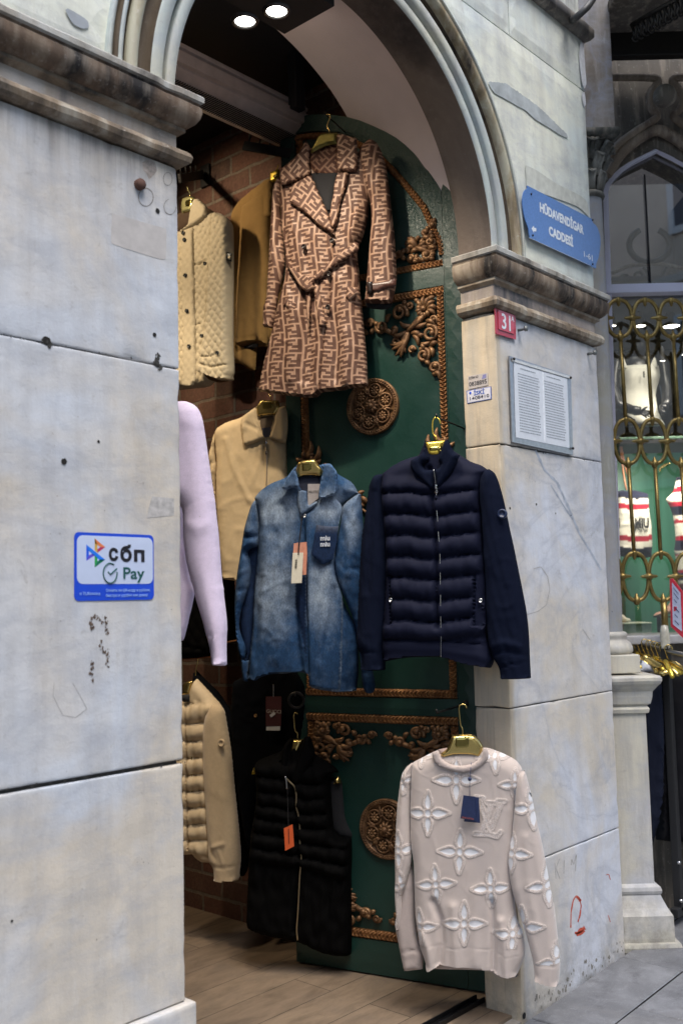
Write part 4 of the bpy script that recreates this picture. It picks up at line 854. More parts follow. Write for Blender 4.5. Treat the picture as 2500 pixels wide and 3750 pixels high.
# ---------------------------------------------------------------- monogram trench coat
def ff_material(name, rough=.50, dark=(.092,.046,.032), light=(.345,.215,.148)):
    m, t, p = new_mat(name); a = t.nodes.new('ShaderNodeVertexColor'); a.layer_name = 'Col'; u, v, k = sep(t, a.outputs[0])[:3]
    # u, v stored as metres + 5; pattern cell 7 x 7 units
    U = .0109; H = .0090
    cu = mth(t, 'DIVIDE', u, 7*U); col = mth(t, 'FLOOR', cu); fu = mth(t, 'FRACT', cu); half = mth(t, 'MULTIPLY', mth(t, 'MODULO', col, 2.), .5)
    fv = mth(t, 'FRACT', mth(t, 'ADD', mth(t, 'DIVIDE', v, 7*H), half))
    rows = ['1111010', '1000010', '1110010', '1001110', '1000010', '1011110', '0000000']; tot = None
    for i, r_ in enumerate(rows[:-1]):
        st = []; last = None
        e_ = .024
        for j, ch in enumerate(r_):
            if ch != last:
                pos = max(0., j/7+(-e_ if ch == '1' else e_) if j else 0.); st.append((pos, float(ch))); last = ch
        rr_ = ramp(t, fu, st, 'CONSTANT'); full = i in (0, 2, 3, 5)
        lo, hi = i/7-(e_ if full else 0), (i+1)/7+(e_ if full else 0)
        if i == 0: lo = 0
        mk = mth(t, 'MULTIPLY', mth(t, 'GREATER_THAN', fv, lo-1e-4), mth(t, 'LESS_THAN', fv, hi)); q_ = mth(t, 'MULTIPLY', mk, rr_); tot = q_ if tot is None else mth(t, 'MAXIMUM', tot, q_)
    c = mix(t, tot, light, dark); v3 = coords(t); n = noi(t, v3, 900, 2, .5); c = mix(t, 1., c, ramp(t, n, [(.3, .88), (.7, 1.1)]), 'MULTIPLY')
    t.links.new(c, p.inputs['Base Color']); t.links.new(ramp(t, tot, [(0., rough-.02), (1., rough+.16)]), p.inputs['Roughness']); p.inputs['Specular IOR Level'].default_value = .28
    bump(t, p, n, .12, .0006); return m
M_ff = ff_material('monogram_satin'); M_ff2 = ff_material('monogram_satin_reverse', .55, (.06,.022,.013), (.17,.085,.05))
def ffc(rot=0., du=0., dv=0., px_fold=None):
    c_, s_ = math.cos(rot), math.sin(rot)
    def f(px, P, d):
        x, y = P[:, 0]+du, P[:, 1]+dv; w_ = .006*np.sin(y*21+x*4); return np.c_[5+x*c_-y*s_+w_, 5-(x*s_+y*c_)+.004*np.sin(x*33), np.zeros(len(P))]
    return f
PT = Plane(PD.P(np.array([[-.47, 0]]), [.12])[0], yaw_n=math.radians(66))
COAT = thing('trench_coat', 'belted brown monogram trench coat hanging at the top of the green door', 'coat', PT.P(PT.uv([[1190, 1100]]), [0])[0])
opening = s('440,905 450,1000 440,1150 435,1250 420,1500 400,1568', B_); opening = vs(opening, s('1080,1400 1060,1560', A_), s('1050,75', C_))
folds_c = [(s('770,330 800,450 830,600 850,720', A_), 9, -.010), (s('870,430 900,560 930,700 945,820', A_), 9, .009), (s('1330,380 1300,480 1290,560', A_), 10, .010),
  (s('960,930 965,1100 950,1300 940,1560', A_), 15, -.020), (s('880,1050 870,1250 850,1560', A_), 20, .013), (s('1010,1150 1000,1350 990,1560', A_), 14, -.014), (s('740,1100 700,1300 680,1560', A_), 20, -.012),
  (s('1200,850 1230,1000 1250,1300 1250,1560', A_), 22, .012), (s('1290,760 1320,900 1340,1200 1360,1500', A_), 12, -.010), (s('1160,1100 1170,1300 1180,1560', A_), 16, -.010), (s('820,900 850,980 860,1060', A_), 10, .008), (opening, 4, -.012), (opening+[5, 0], 5, .006)]
torso = vs(s('60,430 150,380 265,290 460,250 600,300 690,330 735,280', B_), s('1385,380 1370,450 1345,540 1310,620 1320,760 1330,900 1345,1050 1360,1200 1378,1400 1384,1570', A_), s('1385,25 1200,55 1120,65 1052,75 1000,110 850,100 605,65', C_), s('620,1540 650,1400 700,1200 735,1050 770,920 795,800 800,700 785,560 770,440 760,300 755,180', A_))
hem = vs(s('1385,25 1200,55 1052,75 1000,110 850,100 605,65', C_))
panel('body', PT, torso, M_ff, COAT, w=0, T=.045, R=.045, Tb=.03, h=.0075, relief=lambda px, P, d: ridge(px, folds_c)+.004*nz(P*[1, .35], 14, 3), crease=.005, cf=9, open_=[hem], color=ffc(0))
hang = thing('clothes_hanger', 'dim gold hanger inside the monogram trench coat collar', 'hanger', PT.P(PT.uv([[1190, 500]], .02), [.02])[0], 'gold clothes hangers holding the garments')
panel('yoke', PT, s('335,185 400,170 462,168 462,250 400,258 330,285 275,318 270,300 300,240', B_), M_olive, hang, w=.070, T=.012, R=.01, Tb=.004, h=.007, sm=1)
wire('hook', PT, s('402,172 402,150 385,125 395,90 410,60 405,35 380,40', B_), .06, .0022, M_gold, hang)
sl_r = s('700,215 735,235 770,290 800,380 815,450 835,600 852,750 866,870 876,1000 886,1200 880,1262 868,1330 855,1392 760,1396 660,1390 664,1320 670,1250 680,1120 690,1000 700,880 705,800 700,700 690,640 665,560 645,480 625,400 612,330 640,270', B_)
panel('sleeve', PT, sl_r, M_ff, COAT, w=.016, T=.042, R=.042, Tb=.03, h=.0075, open_=[s('855,1392 660,1390', B_)], color=ffc(.06, .013, .02), crease=.004, relief=lambda px, P, d: ridge(px, [(s('800,430 790,700 800,1000 780,1200', B_), 12, -.006), (s('740,420 735,560 715,640', B_), 9, -.010), (s('700,300 725,450 740,620', B_), 8, .008), (s('850,620 830,800', B_), 8, -.004)]))
panel('sleeve_lining', PT, s('664,1385 855,1388 850,1420 800,1438 700,1432 668,1412', B_), M_blackcloth, COAT, w=.006, T=.012, R=.02, Tb=.01, h=.012)
sl_l = s('765,75 725,140 708,180 698,300 688,500 672,780 662,950 650,1010 637,1045 640,1172 700,1180 722,1120 745,950 775,800 790,700 775,520 765,420 755,330 765,200', A_)
panel('sleeve', PT, sl_l, M_ff, COAT, w=.006, T=.040, R=.036, Tb=.03, h=.0075, open_=[s('640,1172 700,1180', A_)], color=ffc(-.05, .03, .011), crease=.005, relief=lambda px, P, d: ridge(px, [(s('760,560 740,640 775,720', A_), 8, -.010), (s('700,700 720,900 700,1000', A_), 10, -.006), (s('640,1060 700,1065 720,1060', A_), 5, -.006)]))
# collar, lapels, facing
panel('back_neck', PT, s('262,320 300,270 455,250 470,300 470,460 400,475 300,450 265,400', B_), M_ff2, COAT, w=.048, T=.008, R=.02, Tb=.004, h=.008, color=ffc(.8))
panel('lining', PT, s('270,460 460,450 450,520 425,640 402,765 360,680 320,590 285,500', B_), M_blackcloth, COAT, w=.050, T=.008, R=.02, Tb=.004, h=.01)
panel('collar', PT, s('240,228 205,300 150,360 62,440 55,545 110,535 160,515 235,488 268,470 262,400 262,330 270,290', B_), M_ff, COAT, w=.062, T=.016, R=.008, Tb=.006, h=.0065, color=ffc(-.72, .01, .02), relief=lambda px, P, d: ridge(px, [(s('250,260 200,360 120,440', B_), 14, .008)]))
panel('collar', PT, s('455,195 500,185 600,208 604,330 603,452 540,448 460,446 458,320', B_), M_ff, COAT, w=.062, T=.016, R=.008, Tb=.006, h=.0065, color=ffc(.62), relief=lambda px, P, d: ridge(px, [(s('500,200 520,440', B_), 14, .006)]))
panel('lapel', PT, s('235,490 275,475 310,560 355,660 400,765 425,840 442,905 400,880 320,825 230,745 118,665 130,600 145,545', B_), M_ff, COAT, w=.064, T=.013, R=.006, Tb=.006, h=.0065, color=ffc(.72, .02, .01))
panel('lapel', PT, s('462,455 538,455 530,530 505,600 480,680 470,760 455,820 437,865 420,840 404,775 425,660 440,540', B_), M_ff, COAT, w=.058, T=.012, R=.006, Tb=.006, h=.0065, color=ffc(.3))
# belt with knot and hanging tails
def strap(name, P, w, T=.010, rot=.5): panel(name, PT, P, M_ff, COAT, w=w, T=T, R=.008, Tb=.004, h=.0065, color=ffc(rot))
strap('belt', s('1290,560 1318,572 1318,622 1250,670 1180,712 1100,775 1040,830 1000,845 985,815 1080,735 1160,660 1240,600', A_), .060, .012, .7)
strap('belt', s('800,690 825,715 860,760 940,800 1020,815 1000,860 950,918 900,885 860,820 815,745', A_), .060, .016, -.6)
strap('belt_tail', s('1005,850 1030,880 1048,960 1062,1040 1086,1140 1045,1182 1025,1110 1010,1000 1000,900', A_), .066, .008, .2)
strap('belt_tail', s('940,925 975,930 972,1010 965,1100 955,1190 948,1100 942,1000', A_), .060, .007, .1)
strap('belt_knot', s('935,870 990,850 1010,880 990,905 950,920 915,890', A_), .074, .014, 1.0)
for P_, r_ in ((s('785,1000 800,960 870,1000 868,1050 850,1058 775,1012', A_), .4), (s('1225,960 1240,880 1300,890 1322,925 1250,985', A_), .9)): strap('pocket_flap', P_, .052, .010, r_)
M_btn = plain('dark_button', (.018,.012,.010), .25)
for x, y in ((928, 595), (1128, 550), (1106, 790), (1098, 1028)): p_ = s('%d,%d' % (x, y), A_)[0]; disc('button', PT, p_[0], p_[1], .062, .011, M_btn, COAT, .006)
panel('cuff_strap', PT, s('672,1245 760,1240 880,1215 882,1262 870,1275 790,1290 760,1310 672,1318', B_), plain('brown_satin', (.07,.028,.018), .4), COAT, w=.058, T=.010, R=.006, Tb=.004, h=.008)
panel('buckle', PT, s('668,1240 715,1236 718,1325 672,1328', B_), M_btn, COAT, w=.066, T=.010, R=.004, Tb=.002, h=.008, sm=1)
# ---------------------------------------------------------------- jacket in beige with zip
M_beige = fabric('beige_cotton', (.52,.40,.24), .8, fine=700, amp=.05)
PB = Plane(at_depth(950, 1800, 4.50), yaw_n=math.radians(62))
JK = thing('zip_jacket', 'plain beige zip jacket with pointed collar hanging on the brick wall', 'jacket', PB.o)
panel('body', PB, s('600,170 480,250 380,285 300,335 288,400 302,560 299,700 300,850 310,1000 325,1200 335,1300 345,1412 440,1425 560,1425 700,1425 822,1405 820,900 817,600 812,440 808,300 800,190 720,170', C_), M_beige, JK, w=0, T=.045, R=.05, Tb=.03, h=.011, open_=[s('345,1412 440,1425 700,1425 822,1405', C_)], crease=.004,
  relief=lambda px, P, d: ridge(px, [(s('390,420 440,600 520,780 560,860', C_), 9, .007), (s('330,420 340,600 330,750', C_), 8, -.004), (s('350,925 328,1235', C_), 2.5, -.004), (s('385,930 348,1238', C_), 2.5, -.004), (s('340,1370 440,1382', C_), 3, -.004), (s('520,640 560,760 640,560', C_), 8, .003), (s('655,400 662,600 655,900 650,1400', C_), 4, -.006)]))
panel('sleeve', PB, s('305,335 280,380 262,450 245,530 252,620 262,680 275,770 290,880 300,1000 320,1200 345,1200 330,1000 312,850 300,700 312,600 302,500 320,420', C_), M_beige, JK, w=-.01, T=.035, R=.035, Tb=.03, h=.01, crease=.005, relief=lambda px, P, d: ridge(px, [(s('258,600 300,570', C_), 5, -.008), (s('262,660 305,630', C_), 5, .006)]))
panel('lining', PB, s('598,240 718,235 700,330 655,400 640,395 608,330', C_), plain('brown_lining', (.10,.07,.045), .8), JK, w=.040, T=.008, R=.02, Tb=.003, h=.01)
panel('neck_label', PB, s('628,330 690,322 682,392 634,396', C_), plain('navy_label', (.012,.015,.035), .7), JK, w=.050, T=.003, R=.003, Tb=.001, h=.01, sm=0)
panel('collar', PB, s('590,170 540,208 480,258 478,330 488,400 495,458 560,440 630,408 645,395 612,345 600,300 590,240', C_), M_beige, JK, w=.052, T=.014, R=.010, Tb=.006, h=.009, relief=lambda px, P, d: ridge(px, [(s('520,300 600,340', C_), 6, -.006), (s('540,230 500,330', C_), 12, .006)]))
panel('collar', PB, s('720,240 745,185 790,168 808,230 810,350 797,438 750,430 710,415 678,398 695,350 715,295', C_), M_beige, JK, w=.052, T=.014, R=.010, Tb=.006, h=.009, relief=lambda px, P, d: ridge(px, [(s('770,200 780,400', C_), 12, .006)]))
wire('zip', PB, s('655,400 658,500 662,600 657,740', C_), .050, .0022, M_chrome, JK); panel('zip_pull', PB, s('645,425 665,425 664,520 650,520', C_), M_chrome, JK, w=.052, T=.005, R=.003, Tb=.002, h=.006, sm=1)
hanger('gold hanger with square recess in the plain beige jacket collar', PB, s('622,128 745,130 756,190 722,236 660,236 598,248 588,180', C_), s('625,140 712,136 708,192 628,198', C_), s('690,130 690,100 672,90 675,60', C_), .050)
# ---------------------------------------------------------------- quilted jacket and tan jacket on the wall
M_cream = fabric('cream_quilted', (.50,.44,.32), .7, fine=500, amp=.05, sheen=.1)
PQ = Plane((3.08, 3.9, 0), yaw_n=math.radians(84))
def quilt(px, P, d, c=.042, H=.0085):
    # scalloped diamond quilting
    a_ = (P[:, 0]+P[:, 1]*.85)/c; b_ = (P[:, 0]-P[:, 1]*.85)/c; ta, tb_ = np.abs((a_ % 1)-.5)*2, np.abs((b_ % 1)-.5)*2
    return H*np.sqrt(np.clip(1-np.maximum(ta, tb_)**3, 0, 1))-H*.4
QJ = thing('quilted_jacket', 'cream quilted jacket with dark snaps, half hidden by the left pillar', 'jacket', PQ.P(PQ.uv([[760, 1100]]), [0])[0])
panel('body', PQ, s('-30,470 60,485 125,420 132,330 140,275 168,258 240,318 330,370 330,700 300,1100 290,1560 240,1600 150,1612 20,1622 -40,1600', A_), M_cream, QJ, w=0, T=.045, R=.04, Tb=.03, h=.0065, relief=lambda px, P, d: quilt(px, P, d)+ridge(px, [(s('130,480 140,900 150,1300 140,1600', A_), 3.5, -.010), (s('175,735 215,742 270,710', A_), 3, -.010), (s('160,1180 230,1160', A_), 3, -.007), (s('150,890 250,880', A_), 2, -.004)]))
panel('sleeve', PQ, s('300,350 345,365 392,402 410,450 413,700 411,1000 411,1300 418,1490 400,1555 330,1552 240,1520 200,1500 190,1470 215,1350 240,1200 255,1000 265,800 280,600 288,450', A_), M_cream, QJ, w=.055, T=.042, R=.028, Tb=.03, h=.0065, relief=lambda px, P, d: quilt(px, P, d)+ridge(px, [(s('210,1395 300,1395 345,1370', A_), 3, -.008), (s('205,1440 300,1470 415,1450', A_), 4, -.008), (s('405,420 400,600', A_), 3, -.006)]), open_=[s('200,1500 330,1552 400,1555', A_)])
panel('sleeve_lining', PQ, s('205,1490 300,1480 400,1530 390,1560 320,1570 230,1540', A_), plain('rust_lining', (.10,.055,.02), .9), QJ, w=.03, T=.02, R=.02, Tb=.01, h=.01)
panel('collar', PQ, s('120,345 132,300 140,262 168,252 215,290 236,322 225,380 180,420 130,452 60,500 40,492 60,470 105,440', A_), M_cream, QJ, w=.050, T=.018, R=.012, Tb=.01, h=.008)
panel('neck_inside', PQ, s('10,360 55,350 125,335 132,380 110,430 60,470 10,480', A_), plain('dark_check_lining', (.06,.035,.02), .9), QJ, w=.046, T=.008, R=.02, Tb=.004, h=.012)
panel('placket', PQ, s('52,480 92,470 132,450 136,600 142,900 150,1200 152,1560 120,1600 60,1600 66,1200 56,800', A_), M_cream, QJ, w=.050, T=.010, R=.006, Tb=.01, h=.008, relief=lambda px, P, d: .4*quilt(px, P, d))
M_snap = plain('gunmetal_snap', (.05,.055,.06), .35, .8)
for x, y in ((62, 497), (70, 545), (77, 800), (87, 1055), (103, 1310)): p_ = s('%d,%d' % (x, y), A_)[0]; disc('snap', PQ, p_[0], p_[1], .064, .010, M_snap, QJ, .006)
for x, y in ((307, 1357), (218, 715), (195, 1235)): p_ = s('%d,%d' % (x, y), A_)[0]; disc('snap', PQ, p_[0], p_[1], .102 if x == 307 else .066, .0095, M_snap, QJ, .006)
panel('arm_badge', PQ, s('366,632 410,640 410,705 370,695', A_), M_snap, QJ, w=.094, T=.005, R=.004, Tb=.001, h=.008, sm=1); panel('badge_panel', PQ, s('378,655 402,658 402,690 380,682', A_), M_cream, QJ, w=.098, T=.003, R=.002, Tb=.001, h=.008, sm=1)
hanger('shiny pale gold hanger with oval recess in the quilted jacket collar', PQ, s('62,250 110,232 146,240 142,300 122,345 55,358 52,300', A_), s('75,262 120,250 128,270 110,310 78,312', A_), s('110,232 112,210 95,190 92,165', A_), .05, plain('pale_gold', (.75,.72,.35), .2, .8))
M_tan = fabric('tan_wool', (.26,.160,.058), .9, fine=600, amp=.06)
PW2 = Plane((3.24, 3.7, 0), yaw_n=math.radians(86))
TJ = thing('tan_jacket', 'mustard brown jacket hanging between the quilted jacket and the trench coat', 'jacket', PW2.P(PW2.uv([[900, 1000]]), [0])[0])
panel('body', PW2, s('420,380 460,290 540,210 620,150 690,100 780,120 800,500 780,1000 700,1250 660,1315 590,1310 578,1480 540,1480 480,1440 405,1430 405,800 412,600', A_), M_tan, TJ, w=0, T=.035, R=.04, Tb=.02, h=.013, crease=.005, relief=lambda px, P, d: ridge(px, [(s('480,420 480,700 470,1000', A_), 12, -.014), (s('600,420 680,360', A_), 4, -.008)]))
panel('collar', PW2, s('590,420 575,330 560,250 640,165 700,105 705,200 700,380 640,405', A_), M_tan, TJ, w=.045, T=.02, R=.015, Tb=.01, h=.01)
panel('sleeve', PW2, s('500,300 560,262 640,205 700,200 702,400 700,700 690,1000 668,1200 664,1312 600,1275 520,1300 442,1302 455,1240 455,1000 465,800 478,600 484,420', A_), M_tan, TJ, w=.03, T=.04, R=.045, Tb=.03, h=.012, crease=.004, relief=lambda px, P, d: ridge(px, [(s('470,850 545,838', A_), 2.5, -.004), (s('455,1155 530,1140', A_), 2.5, -.004), (s('450,1270 520,1262 600,1255', A_), 3, -.004), (s('600,500 590,900 600,1250', A_), 16, -.010)]), open_=[s('442,1302 520,1300 664,1312', A_)])
panel('sleeve_lining', PW2, s('445,1295 520,1300 600,1285 600,1310 540,1338 470,1325', A_), M_blackcloth, TJ, w=.022, T=.02, R=.02, Tb=.01, h=.012)
hanger('yellow patterned hanger above the mustard brown jacket', PW2, s('688,62 755,38 750,90 735,120 690,146', A_), s('705,78 740,70 735,100 708,108', A_), s('728,45 742,20 742,5', A_)-[0, 0], .04, M_yel)
# black hook bars on the bricks
for (P_, lab) in ((s('36,105 200,78', A_), 'black hook bar on the bricks above the quilted jacket'), (vs(s('575,1045', ((600,0),1.96)), s('840,1090', ((600,0),1.96))), 'black hook bar reaching out beside the door top')):
    a_ = onX(*P_[0], 3.02 if 'quilted' in lab else 3.10); b_ = onX(*P_[1], 3.34) if 'quilted' in lab else onX(*P_[1], 3.10)+np.array([.05, -.02, 0])
    t = thing('hook_bar', lab, 'hook bar', a_, 'black hook bars on the brick wall')
    q = MB(); d_ = (b_-a_); L__ = np.linalg.norm(d_); e1 = d_/L__; e3 = np.array([0, 0, 1.]); e2 = np.cross(e3, e1); e2 /= np.linalg.norm(e2); e3 = np.cross(e1, e2)
    Mx = np.eye(4); Mx[:3, 0] = e1; Mx[:3, 1] = e2; Mx[:3, 2] = e3; Mx[:3, 3] = a_
    q.box(0, L__, -.008, .008, -.022, .022, .003, M=Mx); q.build('bar', M_black, t)
    for i in range(4 if 'quilted' in lab else 5): q = MB(); c_ = a_+e1*(L__*(.08+i*.22)); q.tube([c_+e3*.02, c_+e3*.048, c_+e3*.052], [.004, .004, .002], 6); q.build('peg', M_black, t)
    if 'quilted' in lab: q = MB(); q.box(3.352, 3.369, b_[1]-.035, b_[1]+.035, b_[2]-.06, b_[2]+.06, .004); q.build('wall_plate', M_black, t)
# ---------------------------------------------------------------- pink sweater behind the left pillar
M_pink = fabric('pink_knit', (.74,.63,.78), .95, fine=420, amp=.10, sheen=.1, stretch=(1, 1, 1.6), bs=.8)
PP = Plane(at_depth(740, 1950, 2.98), yaw_n=math.radians(50))
PK = thing('pink_sweater', 'pale pink knitted sweater with its sleeve hanging beside the left pillar', 'sweater', PP.o)
panel('body', PP, vs(s('-60,150 60,150 60,1000 110,1400', C_), s('295,0 318,60 318,115 290,250 265,365 235,480 205,620 175,740 150,842 90,860 -100,860', R_)), M_pink, PK, w=-.03, T=.035, R=.03, Tb=.03, h=.012, relief=lambda px, P, d: ridge(px, [(s('130,385 265,360', R_), 2.5, -.003)])+np.where(px[:, 1] > 2240, .0016*np.sin(px[:, 0]*1.1), 0))
panel('sleeve', PP, vs(s('-60,150 45,135 90,140 150,170 185,220 205,290 220,380 240,520 258,640 275,760 290,850 300,950 315,1080 325,1200 335,1350 345,1450', C_), s('780,0 790,150 815,350 835,550 838,700 832,800 829,1000 835,1250 770,1256 700,1255 590,1247 580,1150 560,980 520,820 495,740 450,560 380,330 320,130 295,0', R_), s('125,1450 85,1300 60,1100 50,900 -60,800', C_)), M_pink, PK, w=.01, T=.05, R=.055, Tb=.035, h=.009, open_=[s('590,1247 700,1255 835,1250', R_)],
  relief=lambda px, P, d: ridge(px, [(s('495,742 600,745 720,722 838,712', R_), 2.6, -.007), (s('60,930 150,880 280,790', C_), 3, -.003), (s('75,200 150,170', C_), 4, -.004), (s('70,1000 180,1060 300,1010', C_), 22, .004), (s('90,300 200,330', C_), 20, .003)])+np.where(px[:, 1] > 2318, .0026*np.sin(px[:, 0]*.8), 0)+.005*nz(P*[1, .5], 8, 4))
# ---------------------------------------------------------------- cream puffer
def baffles(seams, H, x0=None, pinch=.25):
    """seams: list of px y-values (or polylines); tubes between them"""
    def f(px, P, d):
        y = px[:, 1]; o = np.zeros(len(px)); ys = [np.interp(px[:, 0], q[:, 0], q[:, 1]) for q in seams]
        wob = 2.0*np.sin(px[:, 0]*.09)+1.2*np.sin(px[:, 0]*.23+1)
        for a, b in zip(ys[:-1], ys[1:]):
            t = (y-a-wob*.6)/(b-a); m = (t > 0) & (t < 1); o[m] = H*(np.sin(t[m]*math.pi)**.55)-H*.25
            # puckers radiating from the seams
        pk = np.array([noise.noise(Vector((p[0]*.05, p[1]*.018, 2.))) for p in px]); near = np.min([np.abs(y-q) for q in ys], axis=0); pl_ = np.array([noise.noise(Vector((p[0]*.16, 1., 5.))) for p in px])*np.exp(-(near/11)**2); return o+pk*H*pinch*1.6+pl_*H*.35
    return f
def seamlines(pairs, fr): return [s(a, fr) for a in pairs]
M_creamp = fabric('cream_puffer', (.58,.46,.30), .65, fine=600, amp=.03)
M_creamk = fabric('cream_wool', (.57,.44,.28), .95, fine=400, amp=.08, sheen=.4)
PC = Plane((3.06, 3.6, 0), yaw_n=math.radians(72))
CP = thing('puffer_jacket', 'cream puffer jacket with plain wool sleeve hanging low on the brick wall', 'jacket', PC.P(PC.uv([[760, 2850]]), [0])[0])
sm_c = seamlines(['820,95 990,90', '820,185 960,180', '820,265 960,260', '820,343 960,338', '820,422 960,415', '820,495 960,487', '820,570 960,563', '820,645 970,640', '820,715 975,712', '820,780 975,790'], Q5)
panel('body', PC, vs(s('60,520 105,505 125,420 160,362 215,420 300,515 340,560', J_), s('980,200 975,400 985,600 990,830 930,822 905,802 895,785 860,790 800,792 800,60', Q5)), M_creamp, CP, w=0, T=.045, R=.04, Tb=.03, h=.0085, relief=lambda px, P, d: np.where(px[:, 1] < 2300+515/1.96, 0, baffles(sm_c, .026)(px, P, d))+ridge(px, [(s('115,540 118,700 125,900 125,1150 130,1400 135,1568', J_), 4, -.016)]))
wire('zip', PC, s('112,560 116,700 122,900 124,1150 128,1400', J_), .046, .0025, M_goldd, CP)
panel('sleeve', PC, s('985,88 1010,100 1030,130 1040,180 1060,300 1075,450 1090,600 1102,720 1106,810 1097,906 1040,910 990,908 985,850 968,822 960,700 950,550 940,400 938,250 950,150', Q5), M_creamk, CP, w=.03, T=.05, R=.055, Tb=.03, h=.009, open_=[s('1097,906 990,908', Q5)], crease=.003, relief=lambda px, P, d: ridge(px, [(s('975,828 1040,838 1100,835', Q5), 3, -.006), (s('1000,745 1050,730', Q5), 6, .008), (s('1030,760 1050,820', Q5), 6, .005), (s('970,700 990,760 1010,800', Q5), 6, -.005)]))
p_ = s('1018,277', Q5)[0]; disc('arm_badge', PC, p_[0], p_[1], .080, .018, M_creamk, CP, .007)
hanger('gold hanger showing in the neck of the cream puffer jacket', PC, s('60,405 85,385 130,378 118,430 108,475 60,480', J_), None, s('150,340 152,300 170,220', J_), .03)
panel('hanger_clip', PC, s('55,478 108,475 108,532 55,530', J_), M_black, CP, w=.045, T=.01, R=.005, Tb=.003, h=.01, sm=1)
# ---------------------------------------------------------------- black garments deeper in
M_blackp = fabric('black_puffer', (.0022,.0021,.0022), .8, fine=300, amp=.1, sheen=0, spec=.05)
M_blackd = fabric('black_denim', (.0025,.003,.0045), .85, fine=500, amp=.2, sheen=0, spec=.05)
PK2 = Plane((3.17, 3.7, 0), yaw_n=math.radians(84))
BP = thing('black_puffer_jacket', 'black quilted jacket with thin orange piping behind the pink cuff', 'jacket', PK2.P(PK2.uv([[780, 2250]]), [0])[0])
panel('body', PK2, vs(s('60,-900 900,-900 975,300 985,860 840,885 600,1110 150,1150 60,1150', R_)), M_blackp, BP, w=0, T=.05, R=.04, Tb=.02, h=.013, relief=lambda px, P, d: quilt(px, P, d, .07, .012)+ridge(px, [(s('150,900 600,1000 960,900', R_), 4, -.01)]))
wire('piping', PK2, s('60,1152 300,1140 450,1125 600,1112', R_), .03, .003, plain('orange_piping', (.30,.10,.03), .6), BP); wire('piping', PK2, s('835,882 900,865 985,850', R_), .04, .003, plain('orange_piping_edge', (.30,.12,.04), .6), BP)
PG = Plane((3.12, 3.35, 0), yaw_n=math.radians(80))
BJ = thing('black_denim_jacket', 'black denim jacket with a dark red hang tag, below the blue denim shirt', 'jacket', PG.P(PG.uv([[960, 2700]]), [0])[0])
panel('body', PG, s('430,380 520,330 560,250 880,250 960,420 950,700 900,900 760,1000 640,1100 580,1300 560,1568 530,1568 480,1300 430,900 415,560', J_), M_blackd, BJ, w=0, T=.04, R=.04, Tb=.02, h=.012, crease=.006, relief=lambda px, P, d: ridge(px, [(s('500,620 560,665 640,650', J_), 2.5, .004), (s('780,640 840,690', J_), 2.5, .004), (s('480,560 900,560', J_), 2, -.003), (s('720,400 715,1000', J_), 4, -.004)]))
p_ = s('580,628', J_)[0]; disc('rivet_button', PG, p_[0], p_[1], .044, .008, plain('copper', (.6,.35,.15), .3, 1.), BJ)
panel('hang_tag', PG, s('655,492 766,492 763,702 655,704', J_), plain('maroon_card', (.055,.012,.014), .6), BJ, w=.062, T=.002, R=.001, Tb=.001, h=.02, sm=0)
panel('hang_tag', PG, s('658,706 757,704 755,736 658,734', J_), plain('white_card', (.55,.55,.53), .6), BJ, w=.061, T=.002, R=.001, Tb=.001, h=.02, sm=0)
uvc = PG.uv(s('710,600 655,600 765,600', J_), .066); text_obj('tag_lettering', [dict(s='GUCCI', u=uvc[0,0], v=uvc[0,1], w=.0655, size=.021, sx=1.25)], PG, plain('tag_gold', (.42,.36,.30), .6), BJ)
panel('price_sticker', PG, s('680,625 712,602 722,618 692,642', J_), plain('sticker_white', (.5,.5,.5), .6), BJ, w=.066, T=.001, R=.001, Tb=.0005, h=.02, sm=0)
wire('tag_string', PG, s('707,405 708,450 708,500', J_), .062, .0012, plain('thread', (.3,.3,.3), .7), BJ, 5)
BC = thing('black_coat', 'long black sleeve of a coat behind the cream puffer jacket', 'coat', PK2.P(PK2.uv([[890, 2800]]), [0])[0])
panel('sleeve', PK2, s('900,-60 960,0 1010,50 1070,150 1115,300 1150,480 1155,700 1140,850 1120,890 1095,885 1060,870 1000,600 940,300 900,100', Q5), M_blackd, BC, w=0, T=.05, R=.04, Tb=.02, h=.013, crease=.006)
# ---------------------------------------------------------------- denim shirt
def blob(px, c, r, p=2.): q = ((px[:, 0]-c[0])/r[0])**2+((px[:, 1]-c[1])/r[1])**2; return np.exp(-q**(p/2))
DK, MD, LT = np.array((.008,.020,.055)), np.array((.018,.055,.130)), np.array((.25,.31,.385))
fade = [(s('430,130', D_)[0], (78, 75), .8), (s('430,330', D_)[0], (75, 110), .42), (s('400,720', D_)[0], (78, 140), .82), (s('800,120', D_)[0], (62, 58), .85), (s('740,720', D_)[0], (58, 125), .85), (s('960,230', D_)[0], (26, 90), .55), (s('225,170', D_)[0], (18, 50), .5), (s('980,60', D_)[0], (30, 60), .4), (s('300,60', D_)[0], (40, 60), .35)]
dseams = [s('272,50 290,180 300,300 285,430 262,640 245,1000 215,1340', D_), s('885,110 870,200 850,330 830,460 820,500', D_), s('885,700 890,900 885,1050 880,1300 865,1430', D_), s('300,1345 480,1305 648,1312', D_), s('655,1398 760,1422 900,1440 990,1430', D_), s('1280,825 1200,890 1190,950', C_)]
